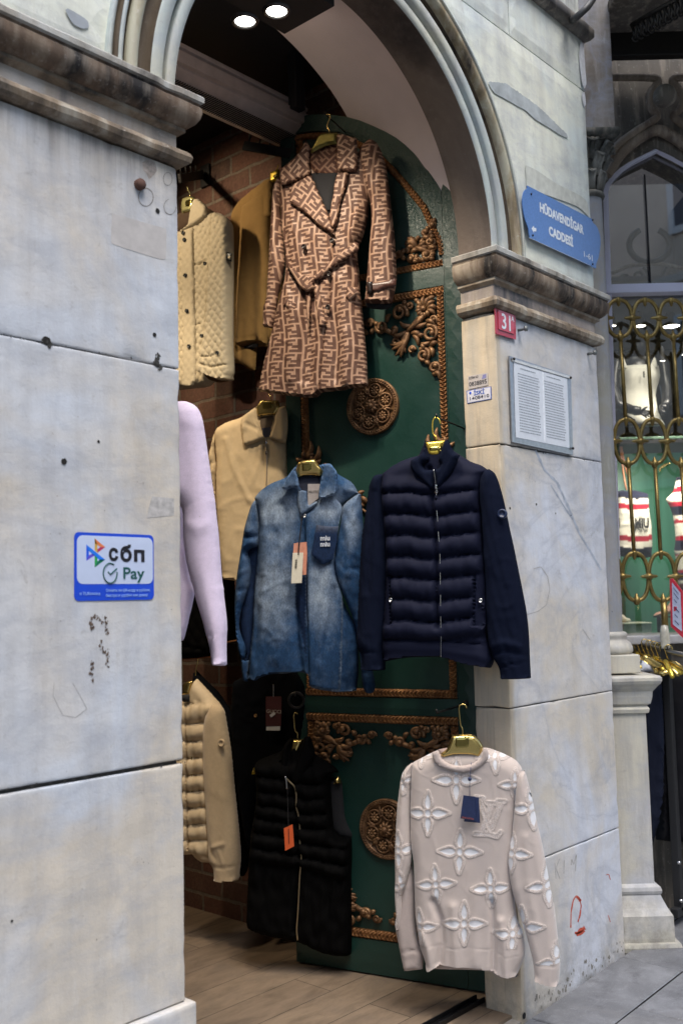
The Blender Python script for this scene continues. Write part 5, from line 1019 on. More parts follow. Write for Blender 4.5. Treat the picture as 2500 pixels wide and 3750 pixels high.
def denim(px, P, d, extra=0.):
    f = np.zeros(len(px))
    for c, r, a in fade: f = np.maximum(f, a*blob(px, c, r, 2.6))
    n = nz(P, 22, 5, 3); f = np.clip(f+.34*n*(f+.30)+.10*nz(P, 70, 9, 2)+extra, 0, 1)[:, None]; c = MD*(1-f)+LT*f
    wd_ = inside(px, s('555,640 634,590 640,1000 645,1250 628,1150 600,960 560,820', D_))[:, None]; c = np.where(wd_, DK*.9, c)  # opening wedge painted dark for the shade under the overlap
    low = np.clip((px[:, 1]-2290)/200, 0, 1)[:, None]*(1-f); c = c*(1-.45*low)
    e = np.zeros(len(px))
    for k_, q in enumerate(dseams): dd, _ = pl_dist(px, q); e = np.maximum(e, np.exp(-(dd/(4.2 if k_ in (3, 4) else 2.4))**2))
    e = (e*(.45+.5*np.clip(nz(P, 120, 1, 1), -1, 1)))[:, None]; e = np.clip(e, 0, 1); return c*(1-e)+np.array((.30,.38,.46))*e
M_denim = fabric('washed_denim', None, .9, fine=260, amp=.30, mottle=.22, mscale=70, sheen=0, bs=.6, stretch=(1, 1, .45))
PDn = Plane(at_depth(1120, 2100, 4.10), yaw_n=math.radians(54))
DS = thing('denim_shirt', 'washed blue denim shirt with a dark breast pocket, left of the navy jacket', 'shirt', PDn.o)
dbody = vs(s('880,600 800,680 700,722 620,775 572,828 590,900 605,1000 600,1100 595,1200 590,1300 580,1400 572,1480', C_), s('258,700 250,850 245,1000 238,1060 225,1200 213,1345 262,1362 300,1335 370,1312 480,1305 560,1297 600,1300 648,1315 652,1393 700,1415 760,1420 800,1432 860,1440 920,1438 990,1430 1005,1300 1005,1200 1000,1050 985,960 940,880 900,800 870,700 850,620 835,540 835,430 850,330 870,200 890,105', D_), s('1285,820 1320,800 1270,720 1165,655 1110,600', C_))
drel = [(s('470,100 500,250 440,420', D_), 18, -.008), (s('330,200 360,500 330,800', D_), 22, .008), (s('560,500 550,800 580,1100 600,1290', D_), 13, -.022), (s('450,400 430,800 420,1200', D_), 26, .010), (s('300,600 290,900 270,1200', D_), 14, -.008), (s('800,560 760,800 740,1100 760,1400', D_), 22, .010), (s('830,700 800,950 770,1050 740,1200', D_), 12, -.013), (s('885,700 890,900 885,1300', D_), 4, -.006), (s('930,900 940,1200 930,1420', D_), 14, -.008), (s('300,600 350,590', D_), 5, .004)]
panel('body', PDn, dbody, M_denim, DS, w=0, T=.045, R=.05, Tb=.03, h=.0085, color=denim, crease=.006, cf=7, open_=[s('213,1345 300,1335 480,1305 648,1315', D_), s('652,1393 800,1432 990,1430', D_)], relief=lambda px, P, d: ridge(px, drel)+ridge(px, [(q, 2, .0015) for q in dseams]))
rfront = vs(s('1040,835 1000,905 935,950', C_), s('620,180 622,350 632,600 633,800 640,1000 645,1200 650,1396 700,1418 800,1434 860,1442 870,1430 880,1300 885,1050 890,900 885,750 850,640 830,540 835,430 850,330 870,200 885,115 850,60 800,20 740,10', D_))
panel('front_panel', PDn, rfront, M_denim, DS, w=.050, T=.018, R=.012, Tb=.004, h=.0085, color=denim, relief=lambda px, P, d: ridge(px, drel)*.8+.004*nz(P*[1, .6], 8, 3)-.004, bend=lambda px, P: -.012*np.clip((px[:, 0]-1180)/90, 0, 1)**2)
panel('sleeve', PDn, s('272,50 240,90 215,160 185,270 165,400 145,520 130,620 118,760 118,900 128,1050 145,1150 165,1205 192,1200 195,1120 160,1020 150,960 158,880 185,780 220,680 235,580 228,490 212,440 235,412 290,395 298,300 292,180 282,100', D_), M_denim, DS, w=.005, T=.05, R=.045, Tb=.03, h=.0085, color=denim, crease=.006, relief=lambda px, P, d: ridge(px, [(s('190,330 250,330 290,320', D_), 9, -.014), (s('180,400 240,380', D_), 8, .008), (s('140,720 200,700', D_), 8, -.008), (s('150,600 215,560', D_), 7, .006)]))
panel('sleeve_underside', PDn, s('200,400 300,330 300,500 275,640 262,850 238,1080 224,1200 205,1364 178,1362 165,1280 160,1205 200,1190 160,1020 160,880 200,700', D_), M_denim, DS, w=-.015, T=.022, R=.03, Tb=.015, h=.011, color=lambda px, P, d: np.tile(DK, (len(px), 1))*(1+.3*nz(P, 30, 2))[:, None], crease=.004)  # shade of the folded sleeve painted in as dark indigo
panel('cuff', PDn, s('160,1208 222,1204 212,1364 178,1362 168,1290', D_), M_denim, DS, w=.008, T=.018, R=.012, Tb=.01, h=.008, color=denim)
panel('sleeve', PDn, vs(s('1320,800 1285,820 1205,892 1188,1000 1168,1100 1150,1200 1142,1270', C_), s('822,490 832,560 850,640 872,695 920,800 960,900 990,1010 1010,1150 1022,1280 1035,1400 1055,1445 1085,1450 1115,1440 1125,1395 1110,1300 1080,1150 1060,900 1045,600 1040,300 1032,150 1020,20', D_)), M_denim, DS, w=.030, T=.05, R=.05, Tb=.03, h=.0085, color=denim, crease=.007, relief=lambda px, P, d: ridge(px, [(s('900,200 960,400 940,600', D_), 12, .008), (s('860,500 920,560 1000,560', D_), 10, -.007), (s('900,690 960,850', D_), 7, .006), (s('1040,1290 1110,1300', D_), 4, -.006), (s('1045,1340 1120,1345', D_), 3, -.004), (s('1045,1385 1120,1390', D_), 3, -.004)]))
panel('inner_neck', PDn, s('878,660 1050,660 1040,780 1020,850 960,895 900,800 880,740', C_), plain('dark_navy_inside', (.008,.012,.028), .9), DS, w=.042, T=.006, R=.02, Tb=.003, h=.01)
panel('neck_label', PDn, s('955,730 1042,730 1035,830 990,865 956,890', C_), plain('grey_label', (.33,.30,.29), .7), DS, w=.048, T=.003, R=.003, Tb=.001, h=.01, sm=0)
uvl = PDn.uv(s('995,785', C_), .052)[0]; text_obj('label_lettering', [dict(s='MIU MIU', u=uvl[0], v=uvl[1], w=.0525, size=.013, sx=.8)], PDn, M_blackcloth, DS)
panel('placket', PDn, s('885,770 945,780 958,885 1030,845 1028,872 985,908 935,945 912,960 905,1000 895,940 880,860', C_), M_denim, DS, w=.052, T=.012, R=.007, Tb=.004, h=.007, color=lambda px, P, d: denim(px, P, d, .25))
panel('collar', PDn, s('880,592 850,622 815,670 790,715 768,762 800,772 845,758 888,768 893,740 882,680 870,640', C_), M_denim, DS, w=.062, T=.014, R=.007, Tb=.006, h=.007, color=lambda px, P, d: denim(px, P, d, .12)*np.where(d[:, None] < .006, 1.7, 1.), crease=.004)
panel('collar', PDn, s('1110,584 1050,590 1062,640 1048,700 1035,770 1028,832 1060,834 1120,818 1160,805 1168,740 1166,655 1140,612', C_), M_denim, DS, w=.072, T=.014, R=.007, Tb=.006, h=.007, color=lambda px, P, d: denim(px, P, d, .08)*np.where(d[:, None] < .006, 1.7, 1.), crease=.004)
panel('breast_pocket', PDn, s('702,238 780,250 862,250 845,380 820,492 748,526 664,452 685,340', D_), M_denim, DS, w=.078, T=.004, R=.004, Tb=.012, h=.009, color=lambda px, P, d: np.tile(DK*1.1, (len(px), 1))+(np.clip((1955-px[:, 1])/25, 0, 1)[:, None])*.05)
uvl = PDn.uv(s('765,335 765,378', D_), .085); text_obj('pocket_embroidery', [dict(s='miu', u=uvl[0,0], v=uvl[0,1], w=.084, size=.027, sx=1.0, bold=.0010, ext=.002), dict(s='miu', u=uvl[1,0], v=uvl[1,1], w=.084, size=.027, sx=1.0, bold=.0010, ext=.002)], PDn, plain('white_thread', (.5,.54,.6), .9, nscale=300, namp=.4, b=.6), DS)
panel('hang_tag', PDn, s('560,368 632,362 636,440 630,597 575,600', D_), plain('pink_card', (.60,.25,.16), .6), DS, w=.094, T=.0015, R=.001, Tb=.001, h=.02, sm=0); panel('hang_tag', PDn, s('541,372 605,368 608,572 528,575', D_), plain('peach_card', (.62,.27,.18), .6), DS, w=.099, T=.0015, R=.001, Tb=.001, h=.02, sm=0); panel('price_tag', PDn, s('533,440 609,438 597,656 522,659', D_), plain('cream_card', (.72,.66,.52), .6, nscale=90, namp=.05), DS, w=.103, T=.0015, R=.001, Tb=.001, h=.02, sm=0)
mb = MB()
for i in range(14):
    a_ = PDn.uv(s('%d,%d %d,%d' % (552-i*.3, 485+i*5, 566-i*.3, 485+i*5), D_), .106); mb.add(PDn.P(np.array([a_[0], a_[1], a_[1]+[0, -.0009-.0008*(i % 3)], a_[0]+[0, -.0009-.0008*(i % 3)]]), [.106]*4), [(0, 1, 2, 3)])
mb.build('printed_lines', M_blackcloth, DS, smooth=False)
wire('tag_string', PDn, s('600,175 592,250 584,330 575,400 574,455', D_), .105, .0026, M_blackcloth, DS, 6); p_ = s('620,175', D_)[0]; disc('button', PDn, p_[0], p_[1], .072, .007, M_chrome, DS)
hanger('gold hanger with square recess in the denim shirt collar', PDn, s('905,565 1005,550 1030,590 1062,635 1050,680 1000,672 940,672 885,682 872,640 880,590', C_), s('905,578 988,572 985,625 960,640 908,640', C_), None, .050)
# ---------------------------------------------------------------- black down vest
PV = Plane(at_depth(1090, 3000, 4.22), yaw_n=math.radians(58))
VS = thing('down_vest', 'black sleeveless puffer vest hung from the iron ring by the door', 'vest', PV.o)
vl = seamlines(['150,560 400,545 600,560 700,590 1000,640', '150,655 400,690 620,730 1000,770', '150,785 400,815 620,860 1000,870', '150,900 400,930 620,985 1000,1000', '130,1010 450,1050 620,1105 1000,1130', '130,1135 450,1180 620,1235 1000,1300', '120,1250 450,1320 620,1350 1000,1440', '120,1395 450,1430 620,1450 1000,1560'], V_)
vb = s('400,470 300,510 200,555 175,590 185,700 190,850 175,1000 155,1100 140,1200 135,1300 120,1450 112,1650 105,1800 103,1950 130,2000 250,2050 400,2080 530,2100 545,2110 600,2130 750,2200 900,2232 1000,2225 1008,2000 1003,1700 1003,1500 1008,1400 1005,1215 940,1210 880,1185 850,1120 835,950 825,800 820,700 845,660 900,655 860,610 780,550 690,490 640,380 500,360', V_)
panel('body', PV, vb, M_blackp, VS, w=0, T=.06, R=.05, Tb=.03, h=.0095, relief=lambda px, P, d: baffles(vl, .030)(px, P, d)+ridge(px, [(s('530,780 550,1030 560,1200 575,1400 560,1500 550,1700 540,1900 530,2000', V_), 7, -.02), (s('832,1650 832,2000', V_), 3, -.006)]))
panel('armhole_lining', PV, s('820,690 920,720 935,900 950,1050 1010,1190 1010,1215 900,1215 845,1120 820,900', V_), M_blackcloth, VS, w=-.02, T=.012, R=.02, Tb=.01, h=.014)
panel('collar', PV, s('500,340 450,390 405,470 398,600 405,680 435,692 470,645 470,560 478,450 498,380', V_), M_blackp, VS, w=.045, T=.03, R=.025, Tb=.01, h=.01)
panel('collar', PV, s('650,345 600,350 570,440 520,580 485,680 480,705 520,765 580,740 640,620 692,495', V_), M_blackp, VS, w=.055, T=.035, R=.03, Tb=.01, h=.01)
wire('zip', PV, s('430,692 470,735 515,775 530,850 525,950 550,1030 560,1150 555,1230 575,1400 560,1500 550,1700 540,1900 530,2000 540,2100', V_), [.085, .078, .07, .07, .07, .07, .07, .07], .0032, plain('zip_brass', (.45,.36,.22), .3, .9), VS)
wire('zip_pull', PV, s('432,690 442,720 447,795', V_), [.088, .092, .094], .0045, M_chrome, VS)
panel('hang_tag', PV, s('422,1137 497,1102 510,1290 434,1330', V_), plain('orange_card', (.60,.10,.025), .55, nscale=25, namp=.1), VS, w=.128, T=.0015, R=.001, Tb=.001, h=.02, sm=0); wire('tag_string', PV, s('452,800 456,950 461,1120', V_), [.098, .115, .132], .0012, M_blackcloth, VS, 5)
panel('printed_mark', PV, s('458,1145 466,1140 470,1270 462,1275', V_), plain('dark_print', (.12,.02,.01), .7), VS, w=.1310, T=.0005, R=.0003, Tb=.0003, h=.02, sm=0)
hv = hanger('small gold hanger with tall hook in the black vest collar', PV, s('500,370 592,368 570,425 548,482 515,484 480,470 490,420', V_), None, s('541,366 540,312 518,305 510,220 505,150 525,138 540,150', V_), .040, T=.02)
panel('arm_tip', PV, s('848,757 865,700 885,686 905,700 917,752', V_), M_gold, hv, w=.0, T=.02, R=.014, Tb=.01, h=.008); panel('arm_tip', PV, s('148,672 158,625 172,608 176,672', V_), M_yel, hv, w=-.01, T=.01, R=.01, Tb=.005, h=.008)
# ---------------------------------------------------------------- navy jacket
M_navyp = fabric('navy_puffer', (.0058,.0075,.021), .75, fine=700, amp=.05, sheen=0, spec=.12)
M_navyk = fabric('navy_knit', (.0050,.0075,.0185), .95, fine=900, amp=.15, sheen=0, bs=.5, spec=.06)
PN = Plane(PD.P(np.array([[-.03, 0]]), [.262])[0], yaw_n=math.radians(68))
NJ = thing('navy_jacket', 'navy puffer jacket with knitted sleeves hung from the green door', 'jacket', PN.P(PN.uv([[1590, 2050]]), [0])[0])
nb = vs(s('600,225 560,330 495,345 400,385 300,455 290,560 300,700 315,850 325,1000 325,1200 315,1400 305,1560', N_), s('598,60 592,170 612,240 700,222 800,210 1000,205 1010,205 1100,232 1200,262 1300,280 1365,287 1388,230 1365,120 1345,50', K_), s('1060,1560 1052,1300 1045,1150 1032,1000 1020,800 1008,640 1020,520 1060,440 1000,400 930,375 845,322 800,290 765,225', N_))
hemN = s('612,240 700,222 800,210 1010,205 1200,262 1300,280 1365,287', K_)
nl = [np.array([[1250, y-2.], [1400, y+3.], [1500, y-3.], [1590, y+9.], [1600, y+9.], [1700, y-6.], [1800, y-12.]]) for y in (1720, 1809, 1886, 1962, 2041, 2115, 2194, 2270, 2342)]
def navyrel(px, P, d):
    o = np.where(px[:, 1] < 2340, baffles(nl, .030, pinch=.10)(px, P, d), 0)
    o = np.where((px[:, 1] < 1815), o*np.clip((px[:, 1]-1745)/50, 0, 1), o)
    r = ridge(px, [(s('655,430 680,560 680,720 692,850 705,1000 708,1200 710,1400 712,1560', N_), 7, -.020), (s('330,1190 378,1195', N_), 2.5, -.012), (s('1022,1180 975,1182', N_), 2.5, -.012), (s('378,1195 383,1400 385,1540', N_), 3, -.014), (s('975,1182 970,1400 965,1550', N_), 3, -.014), (s('630,80 800,85 1005,80 1200,105 1350,120', K_), 4, -.008), (s('620,130 1000,140 1350,200', K_), 20, .006)])
    w1 = inside(px, s('335,1195 378,1195 385,1545 325,1545', N_)) | inside(px, s('1028,1180 975,1182 965,1555 1035,1560', N_)); o = np.where(w1, .004, o); return o+r
panel('body', PN, nb, M_navyp, NJ, w=0, T=.055, R=.05, Tb=.03, h=.008, open_=[hemN], relief=navyrel)
panel('sleeve', PN, vs(s('312,462 250,468 218,498 200,560 180,700 158,850 142,1000 128,1250 117,1560', N_), s('405,60 408,120 425,170 440,185 440,302 520,306 608,302 612,180 616,60', K_), s('330,1500 345,1200 345,1000 335,800 322,600', N_)), M_navyk, NJ, w=.0, T=.055, R=.055, Tb=.035, h=.0085, open_=[s('440,302 608,302', K_)], crease=.004, relief=lambda px, P, d: ridge(px, [(s('415,175 520,172 615,178', K_), 3, -.006), (s('250,600 240,900 220,1300', N_), 14, -.006)])+.0012*np.sin(px[:, 0]*1.3))
panel('sleeve', PN, s('676,586 702,605 722,650 747,740 772,860 792,950 812,1050 832,1150 850,1250 860,1350 864,1450 869,1548 800,1552 730,1552 722,1500 700,1462 685,1430 672,1380 662,1250 655,1100 647,950 640,800 628,690 635,630 652,596', Q4), M_navyk, NJ, w=.012, T=.055, R=.055, Tb=.035, h=.0085, open_=[s('869,1548 730,1552', Q4)], crease=.005, relief=lambda px, P, d: ridge(px, [(s('722,1500 790,1478 866,1470', Q4), 3, -.007), (s('700,1400 760,1380 830,1400', Q4), 10, .006), (s('690,1440 760,1420 850,1440', Q4), 7, -.006)])+.0012*np.sin(px[:, 0]*1.3))
panel('inner_collar', PN, s('600,225 765,220 700,350 690,400 660,430 625,400 610,330', N_), plain('black_inside', (.006,.006,.01), .9), NJ, w=.035, T=.006, R=.02, Tb=.003, h=.01)
panel('loop', PN, s('668,375 678,375 680,410 668,412', N_), plain('red_loop', (.25,.015,.03), .7), NJ, w=.044, T=.004, R=.002, Tb=.001, h=.008, sm=1)
panel('collar', PN, s('600,214 592,280 565,325 495,365 498,420 540,480 600,540 668,590 672,520 660,432 605,430 590,410 596,392 628,372 633,345 612,290', N_), M_navyk, NJ, w=.055, T=.025, R=.018, Tb=.012, h=.008, relief=lambda px, P, d: .0012*np.sin((px[:, 0]+px[:, 1]*.3)*1.1))
panel('collar', PN, s('765,214 738,228 715,290 700,335 694,368 720,395 700,418 665,432 678,520 682,590 730,545 790,460 848,330 805,300', N_), M_navyk, NJ, w=.058, T=.025, R=.018, Tb=.012, h=.008, relief=lambda px, P, d: .0012*np.sin((px[:, 0]-px[:, 1]*.3)*1.1))
wire('zip', PN, vs(s('660,432 672,500 680,600 682,720 690,800 695,900 705,1000 708,1200 710,1400 712,1560', N_), s('1008,60 1006,120 1006,205', K_)), [.084, .070, .070, .070, .070, .070, .070, .070, .066], .0022, M_chrome, NJ)
panel('zip_slider', PN, s('672,540 684,540 690,590 688,602 666,602 668,585', N_), M_chrome, NJ, w=.078, T=.006, R=.003, Tb=.003, h=.006, sm=1); panel('zip_pull', PN, s('668,616 686,616 688,724 674,724', N_), M_navyp, NJ, w=.072, T=.008, R=.004, Tb=.003, h=.008, sm=1)
for x, y in ((352, 1366), (997, 1371)): p_ = s('%d,%d' % (x, y), N_)[0]; disc('snap', PN, p_[0], p_[1], .060, .0085, M_chrome, NJ, .005)
p_ = s('1153,748', N_)[0]; disc('arm_badge', PN, p_[0], p_[1], .064, .0185, plain('navy_badge', (.012,.022,.06), .35), NJ, .008)
hanger('bright yellow gold hanger with scaly pattern in the navy jacket collar', PN, s('603,232 742,220 725,280 706,330 668,334 624,330 614,290', N_), s('622,268 722,262 712,298 630,300', N_), s('680,222 680,192 655,180 650,120 656,70 680,52 704,74 708,100', N_), .044, M_yel)
# ---------------------------------------------------------------- cut-flower sweater
def lv_material():
    m, t, p = new_mat('flower_knit'); a = t.nodes.new('ShaderNodeVertexColor'); a.layer_name = 'Col'; sd = mth(t, 'MULTIPLY', mth(t, 'SUBTRACT', sep(t, a.outputs[0])[0], .5), .2)
    v = coords(t); fz = noi(t, v, 330, 3, .7); sdn = mth(t, 'ADD', sd, mth(t, 'MULTIPLY', mth(t, 'SUBTRACT', fz, .5), .006))
    white = maprange(t, sdn, -.0018, -.0030); rim = mth(t, 'MULTIPLY', maprange(t, sdn, .0105, .0085), mth(t, 'SUBTRACT', 1., white))
    fine = noi(t, v, 800, 2, .6); base = mix(t, ramp(t, fine, [(.3, 0.), (.7, 1.)]), (.475,.405,.365), (.53,.455,.415)); rimc = mix(t, ramp(t, fz, [(.38, 0.), (.62, 1.)]), (.44,.36,.32), (.74,.66,.61))
    c = mix(t, rim, base, rimc); c = mix(t, white, c, (.68,.68,.70)); t.links.new(c, p.inputs['Base Color']); p.inputs['Roughness'].default_value = .95; p.inputs['Sheen Weight'].default_value = .4; p.inputs['Specular IOR Level'].default_value = .2
    h_ = mth(t, 'ADD', mth(t, 'MULTIPLY', fine, .12), mth(t, 'MULTIPLY', mth(t, 'MULTIPLY', fz, rim), 1.3)); bump(t, p, h_, .8, .004); return m
M_lv = lv_material(); M_rib = fabric('pink_beige_rib', (.46,.385,.35), .95, fine=800, amp=.08, sheen=.4)
PL3 = Plane(PD.P(np.array([[-.02, 0]]), [.285])[0], yaw_n=math.radians(64))
SW = thing('sweater', 'beige pink sweater with white cut flowers hanging low in front of the pillar', 'sweater', PL3.P(PL3.uv([[1720, 3150]]), [0])[0])
FL = [(s('440,135', L_)[0], 1.0, .0), (s('666,408', L_)[0], 1.0, -.03), (s('1028,425', L_)[0], .92, -.06), (s('497,638', L_)[0], .88, .08), (s('885,668', L_)[0], .88, .04), (s('380,945', L_)[0], .82, .06), (s('698,915', L_)[0], 1.0, .0), (s('1108,952', L_)[0], 1.0, .04), (s('225,402', L_)[0], .85, .04), (s('250,660', L_)[0], .7, .2), (s('1175,100', L_)[0], 1.0, .1), (s('1285,655', L_)[0], .95, .1), (s('1040,990', L_)[0], .9, -.05), (s('1355,1200', L_)[0], .9, .1), (s('1132,1075', K_)[0], 1.05, .0), (s('1545,1110', K_)[0], .7, 0), (s('740,1085', K_)[0], .6, .1), (s('880,905', K_)[0], .5, 0), (s('1400,905', K_)[0], .8, .1)]
def flower_sd(px, pick=None):
    out = np.full(len(px), .06); k = 1.13e-3
    for i, (c, sc, rt) in enumerate(FL):
        if pick is not None and i not in pick: continue
        X = (px-c)*k/sc; X = X@np.array([[math.cos(rt), -math.sin(rt)], [math.sin(rt), math.cos(rt)]]).T; r = np.hypot(X[:, 0], X[:, 1]); o = r/1.0-.0135
        o = np.abs(np.hypot(X[:, 0]/.8, X[:, 1]))-.0155
        for dx, dy, W_ in ((1, 0, .0160), (-1, 0, .0160), (0, 1, .0135), (0, -1, .0135)):
            t_ = (X[:, 0]*dx+X[:, 1]*dy-.018)/.070; q = np.abs(X[:, 0]*dy-X[:, 1]*dx); w_ = W_*np.clip(np.sin(math.pi*np.clip(t_, 0, 1)**.62), 0, 1)
            sdp = np.where((t_ > 0) & (t_ < 1), q-w_, np.hypot(q, np.where(t_ < 0, t_, t_-1)*.070)); o = np.minimum(o, sdp*.9)
        out = np.minimum(out, o*sc)
    return out
LVs = [(s('825,52 890,52', L_)*0+s('780,25 830,30', L_), 5.), (s('812,30 805,150 790,240', L_)*0+s('800,40 855,180 880,250', L_), 5.), (s('860,62 925,66', L_), 4.), (s('935,50 985,52', L_), 5.), (s('962,55 925,150 885,255', L_), 5.), (s('885,75 865,150 815,275', L_), 5.), (s('775,280 870,282 930,300 955,268', L_), 6.)]
def lv_sd(px):
    o = np.full(len(px), .06)
    for P_, wd in LVs: d_, _ = pl_dist(px, P_); o = np.minimum(o, np.abs(d_*1.13e-3)-.0032)
    return o
def sd_all(px, pick=None, lv=True): a = flower_sd(px, pick); return np.minimum(a, lv_sd(px)) if lv else a
def lvcol(pick=None, lv=True, cut=3462):
    def f(px, P, d): q = np.where(px[:, 1] > cut, .06, sd_all(px, pick, lv))/.2+.5; return np.c_[q, q, q]
    return f
def lvrel(pick=None, lv=True, folds=(), cut=3462):
    def f(px, P, d):
        q = np.where(px[:, 1] > cut, .06, sd_all(px, pick, lv)); return (.0021+.0010*nz(P, 160, 3, 1))*np.exp(-((q-.0045)/.0042)**2)-.0015*(q < -.004)+ridge(px, folds)
    return f
tb = vs(s('1000,872 940,895 880,925 805,965 792,1060 790,1150 785,1300', K_), s('298,200 300,350 320,500 325,600 330,760 335,900 350,1000 365,1100 390,1170 420,1270 460,1262 495,1238 540,1222 620,1230 700,1240 790,1246 870,1258 930,1288 990,1308 1060,1312 1085,1260 1120,1150 1100,1000 1060,900 1040,700 1030,500 1040,380 1052,200 1065,0', L_), s('1575,1160 1592,1030 1550,955 1480,912 1400,878 1330,858', K_))
hemS = s('420,1270 512,1215 620,1230 870,1255 980,1310 1060,1312', L_)
bodypick = [0, 1, 2, 3, 4, 5, 6, 7, 12, 14, 15, 17, 18]
panel('body', PL3, tb, M_lv, SW, w=0, T=.048, R=.05, Tb=.03, h=.0052, open_=[hemS], color=lvcol([0, 1, 3, 4, 5, 6, 12, 14, 15, 17, 18]), crease=.0018, cf=6,
  relief=lvrel([0, 1, 3, 4, 5, 6, 12, 14, 15, 17, 18], True, [(s('480,760 530,900 540,1050 520,1200', L_), 12, -.018), (s('620,800 640,1000 640,1220', L_), 18, .010), (s('890,760 900,900 905,1100 900,1250', L_), 10, -.018), (s('960,900 990,1100 1000,1290', L_), 16, .012), (s('400,1000 440,1100 450,1250', L_), 14, .010), (s('380,1105 480,1070 560,1085 640,1098 720,1085 900,1105 1000,1160 1090,1150', L_), 2, -.0015), (s('780,700 760,900 780,1200', L_), 20, .006)]))
panel('back_hem', PL3, s('440,1240 512,1200 600,1210 870,1250 1000,1305 1085,1305 1050,1334 950,1337 880,1297 800,1280 560,1274 445,1270', L_), M_rib, SW, w=-.028, T=.012, R=.012, Tb=.008, h=.008, relief=lambda px, P, d: .0012*np.sin(px[:, 0]*1.2))
panel('sleeve', PL3, vs(s('805,962 758,1000 724,1060 706,1180 697,1260', K_), s('205,70 198,200 190,330 186,450 190,600 186,740 196,900 190,960 206,1010 222,940 232,850 238,740 270,650 305,490 302,350 298,200', L_), s('785,1300 790,1150', K_)), M_lv, SW, w=.008, T=.038, R=.030, Tb=.03, h=.0055, color=lvcol([8, 9, 16], False), crease=.002, relief=lvrel([8, 9, 16], False, [(s('790,1180 740,1090', K_), 4, -.006)]))
panel('sleeve_underside', PL3, s('238,690 308,480 330,700 332,900 345,1020 368,1110 390,1180 386,1272 320,1280 252,1287 232,1190 206,1060 188,960 200,880', L_), M_rib, SW, w=-.022, T=.03, R=.03, Tb=.02, h=.009, crease=.005, relief=lambda px, P, d: ridge(px, [(s('240,1135 300,1120 372,1125', L_), 3, -.005)]))
panel('sleeve', PL3, s('838,402 852,440 876,540 892,620 916,720 936,820 956,930 976,1030 990,1150 1001,1250 1003,1295 996,1386 940,1380 885,1362 880,1300 868,1240 850,1170 825,1090 790,980 770,890 762,800 780,700 790,600 800,470 815,420', Q6), M_lv, SW, w=.022, T=.040, R=.032, Tb=.03, h=.0055, open_=[s('996,1386 885,1362', Q6)], color=lvcol([2, 7, 10, 11, 13], False, 3522), crease=.002, relief=lvrel([2, 7, 10, 11, 13], False, [(s('862,1278 930,1285 1000,1290', Q6), 2, -.002), (s('850,700 860,900 900,1100', Q6), 16, .005)], 3522))
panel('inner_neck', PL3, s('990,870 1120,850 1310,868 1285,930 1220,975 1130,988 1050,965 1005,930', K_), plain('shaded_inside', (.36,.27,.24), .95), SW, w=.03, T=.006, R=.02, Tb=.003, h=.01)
panel('neck_label', PL3, s('1132,930 1243,928 1240,966 1132,963', K_), plain('navy_tab', (.010,.010,.028), .7), SW, w=.038, T=.003, R=.002, Tb=.001, h=.012, sm=0)
uvl = PL3.uv(s('1187,947', K_), .042)[0]; text_obj('label_lettering', [dict(s='LOUIS VUITTON', u=uvl[0], v=uvl[1], w=.0425, size=.009, sx=.75)], PL3, plain('label_red', (.30,.10,.08), .7), SW)
wo = s('942,893 955,955 1015,1005 1125,1036 1230,1028 1305,985 1345,930 1342,875 1325,856', K_); wi = s('1308,872 1290,930 1225,975 1130,988 1050,966 1003,925 990,872', K_)
panel('neck_rib', PL3, vs(wo, wi), M_rib, SW, w=.050, T=.009, R=.010, Tb=.012, h=.006, sm=1, relief=lambda px, P, d: .0012*np.sin(px[:, 0]*1.2))
M_navycard = plain('navy_card', (.012,.022,.075), .5)
panel('hang_tag', PL3, s('700,34 788,40 798,223 682,212', L_), M_navycard, SW, w=.070, T=.0015, R=.001, Tb=.001, h=.02, sm=0); panel('hang_tag', PL3, s('677,24 762,34 768,206 656,190', L_), M_navycard, SW, w=.076, T=.0015, R=.001, Tb=.001, h=.02, sm=0)
uvl = PL3.uv(s('708,190', L_), .079)[0]; text_obj('tag_lettering', [dict(s='LOUIS VUITTON', u=uvl[0], v=uvl[1], w=.0785, size=.008, sx=.75, rot=-.12)], PL3, plain('tag_red', (.42,.10,.05), .6), SW)
wire('tag_string', PL3, s('1224,962 1218,1020 1214,1083 1212,1150 1213,1215', K_), [.045, .068, .078, .078, .079], .0012, M_navycard, SW, 5); q = MB(); q.ball(poly3(PL3, s('1213,1083', K_), .079)[0], .0075, 10); q.build('tag_bead', M_navycard, SW)
hanger('big shiny gold hanger with square recess above the flower sweater', PL3, s('1085,768 1160,762 1240,765 1275,795 1305,840 1308,872 1288,925 1200,908 1100,912 1030,928 1002,915 1010,890 1050,862', K_), s('1103,782 1214,776 1216,850 1200,862 1118,864 1104,850', K_), s('1163,764 1160,714 1148,708 1140,640 1134,560 1150,549 1182,548 1190,575', K_), .030, T=.02)
# ================================================================== neighbouring shop front, facing the viewer
EH = np.array([math.cos(YAW), -math.sin(YAW), 0]); FH = np.array([math.sin(YAW), math.cos(YAW), 0])
def fpl(dep, x=2380, y=2000): return Plane(at_depth(x, y, dep), yaw_n=YAW)
W_ = ((1900,2900),2.613); X_ = ((2000,2200),3.136); T1, T2, T3, T4 = ((2100,0),3.92), ((2100,600),3.92), ((2150,1150),3.92), ((2150,1750),3.36)
M_colm = marble('column_marble', cool=(.27,.275,.29), warm=(.30,.30,.26), warmth=.4, streak=.7, seed=6.6, vein=.6)
M_ped = marble('pedestal_marble', cool=(.50,.50,.52), warm=(.56,.53,.44), warmth=.55, streak=.95, seed=2.2, vein=.1, foot=.40)
CA = at_depth(2225, 2400, 4.605); cz = lambda y, dep=4.605: 1.55+ray(2300, y)[2]*dep
COLM = thing('engaged_column', 'slender grey marble column on a tall pedestal beside the right pillar', 'column', (CA[0], CA[1], 0))
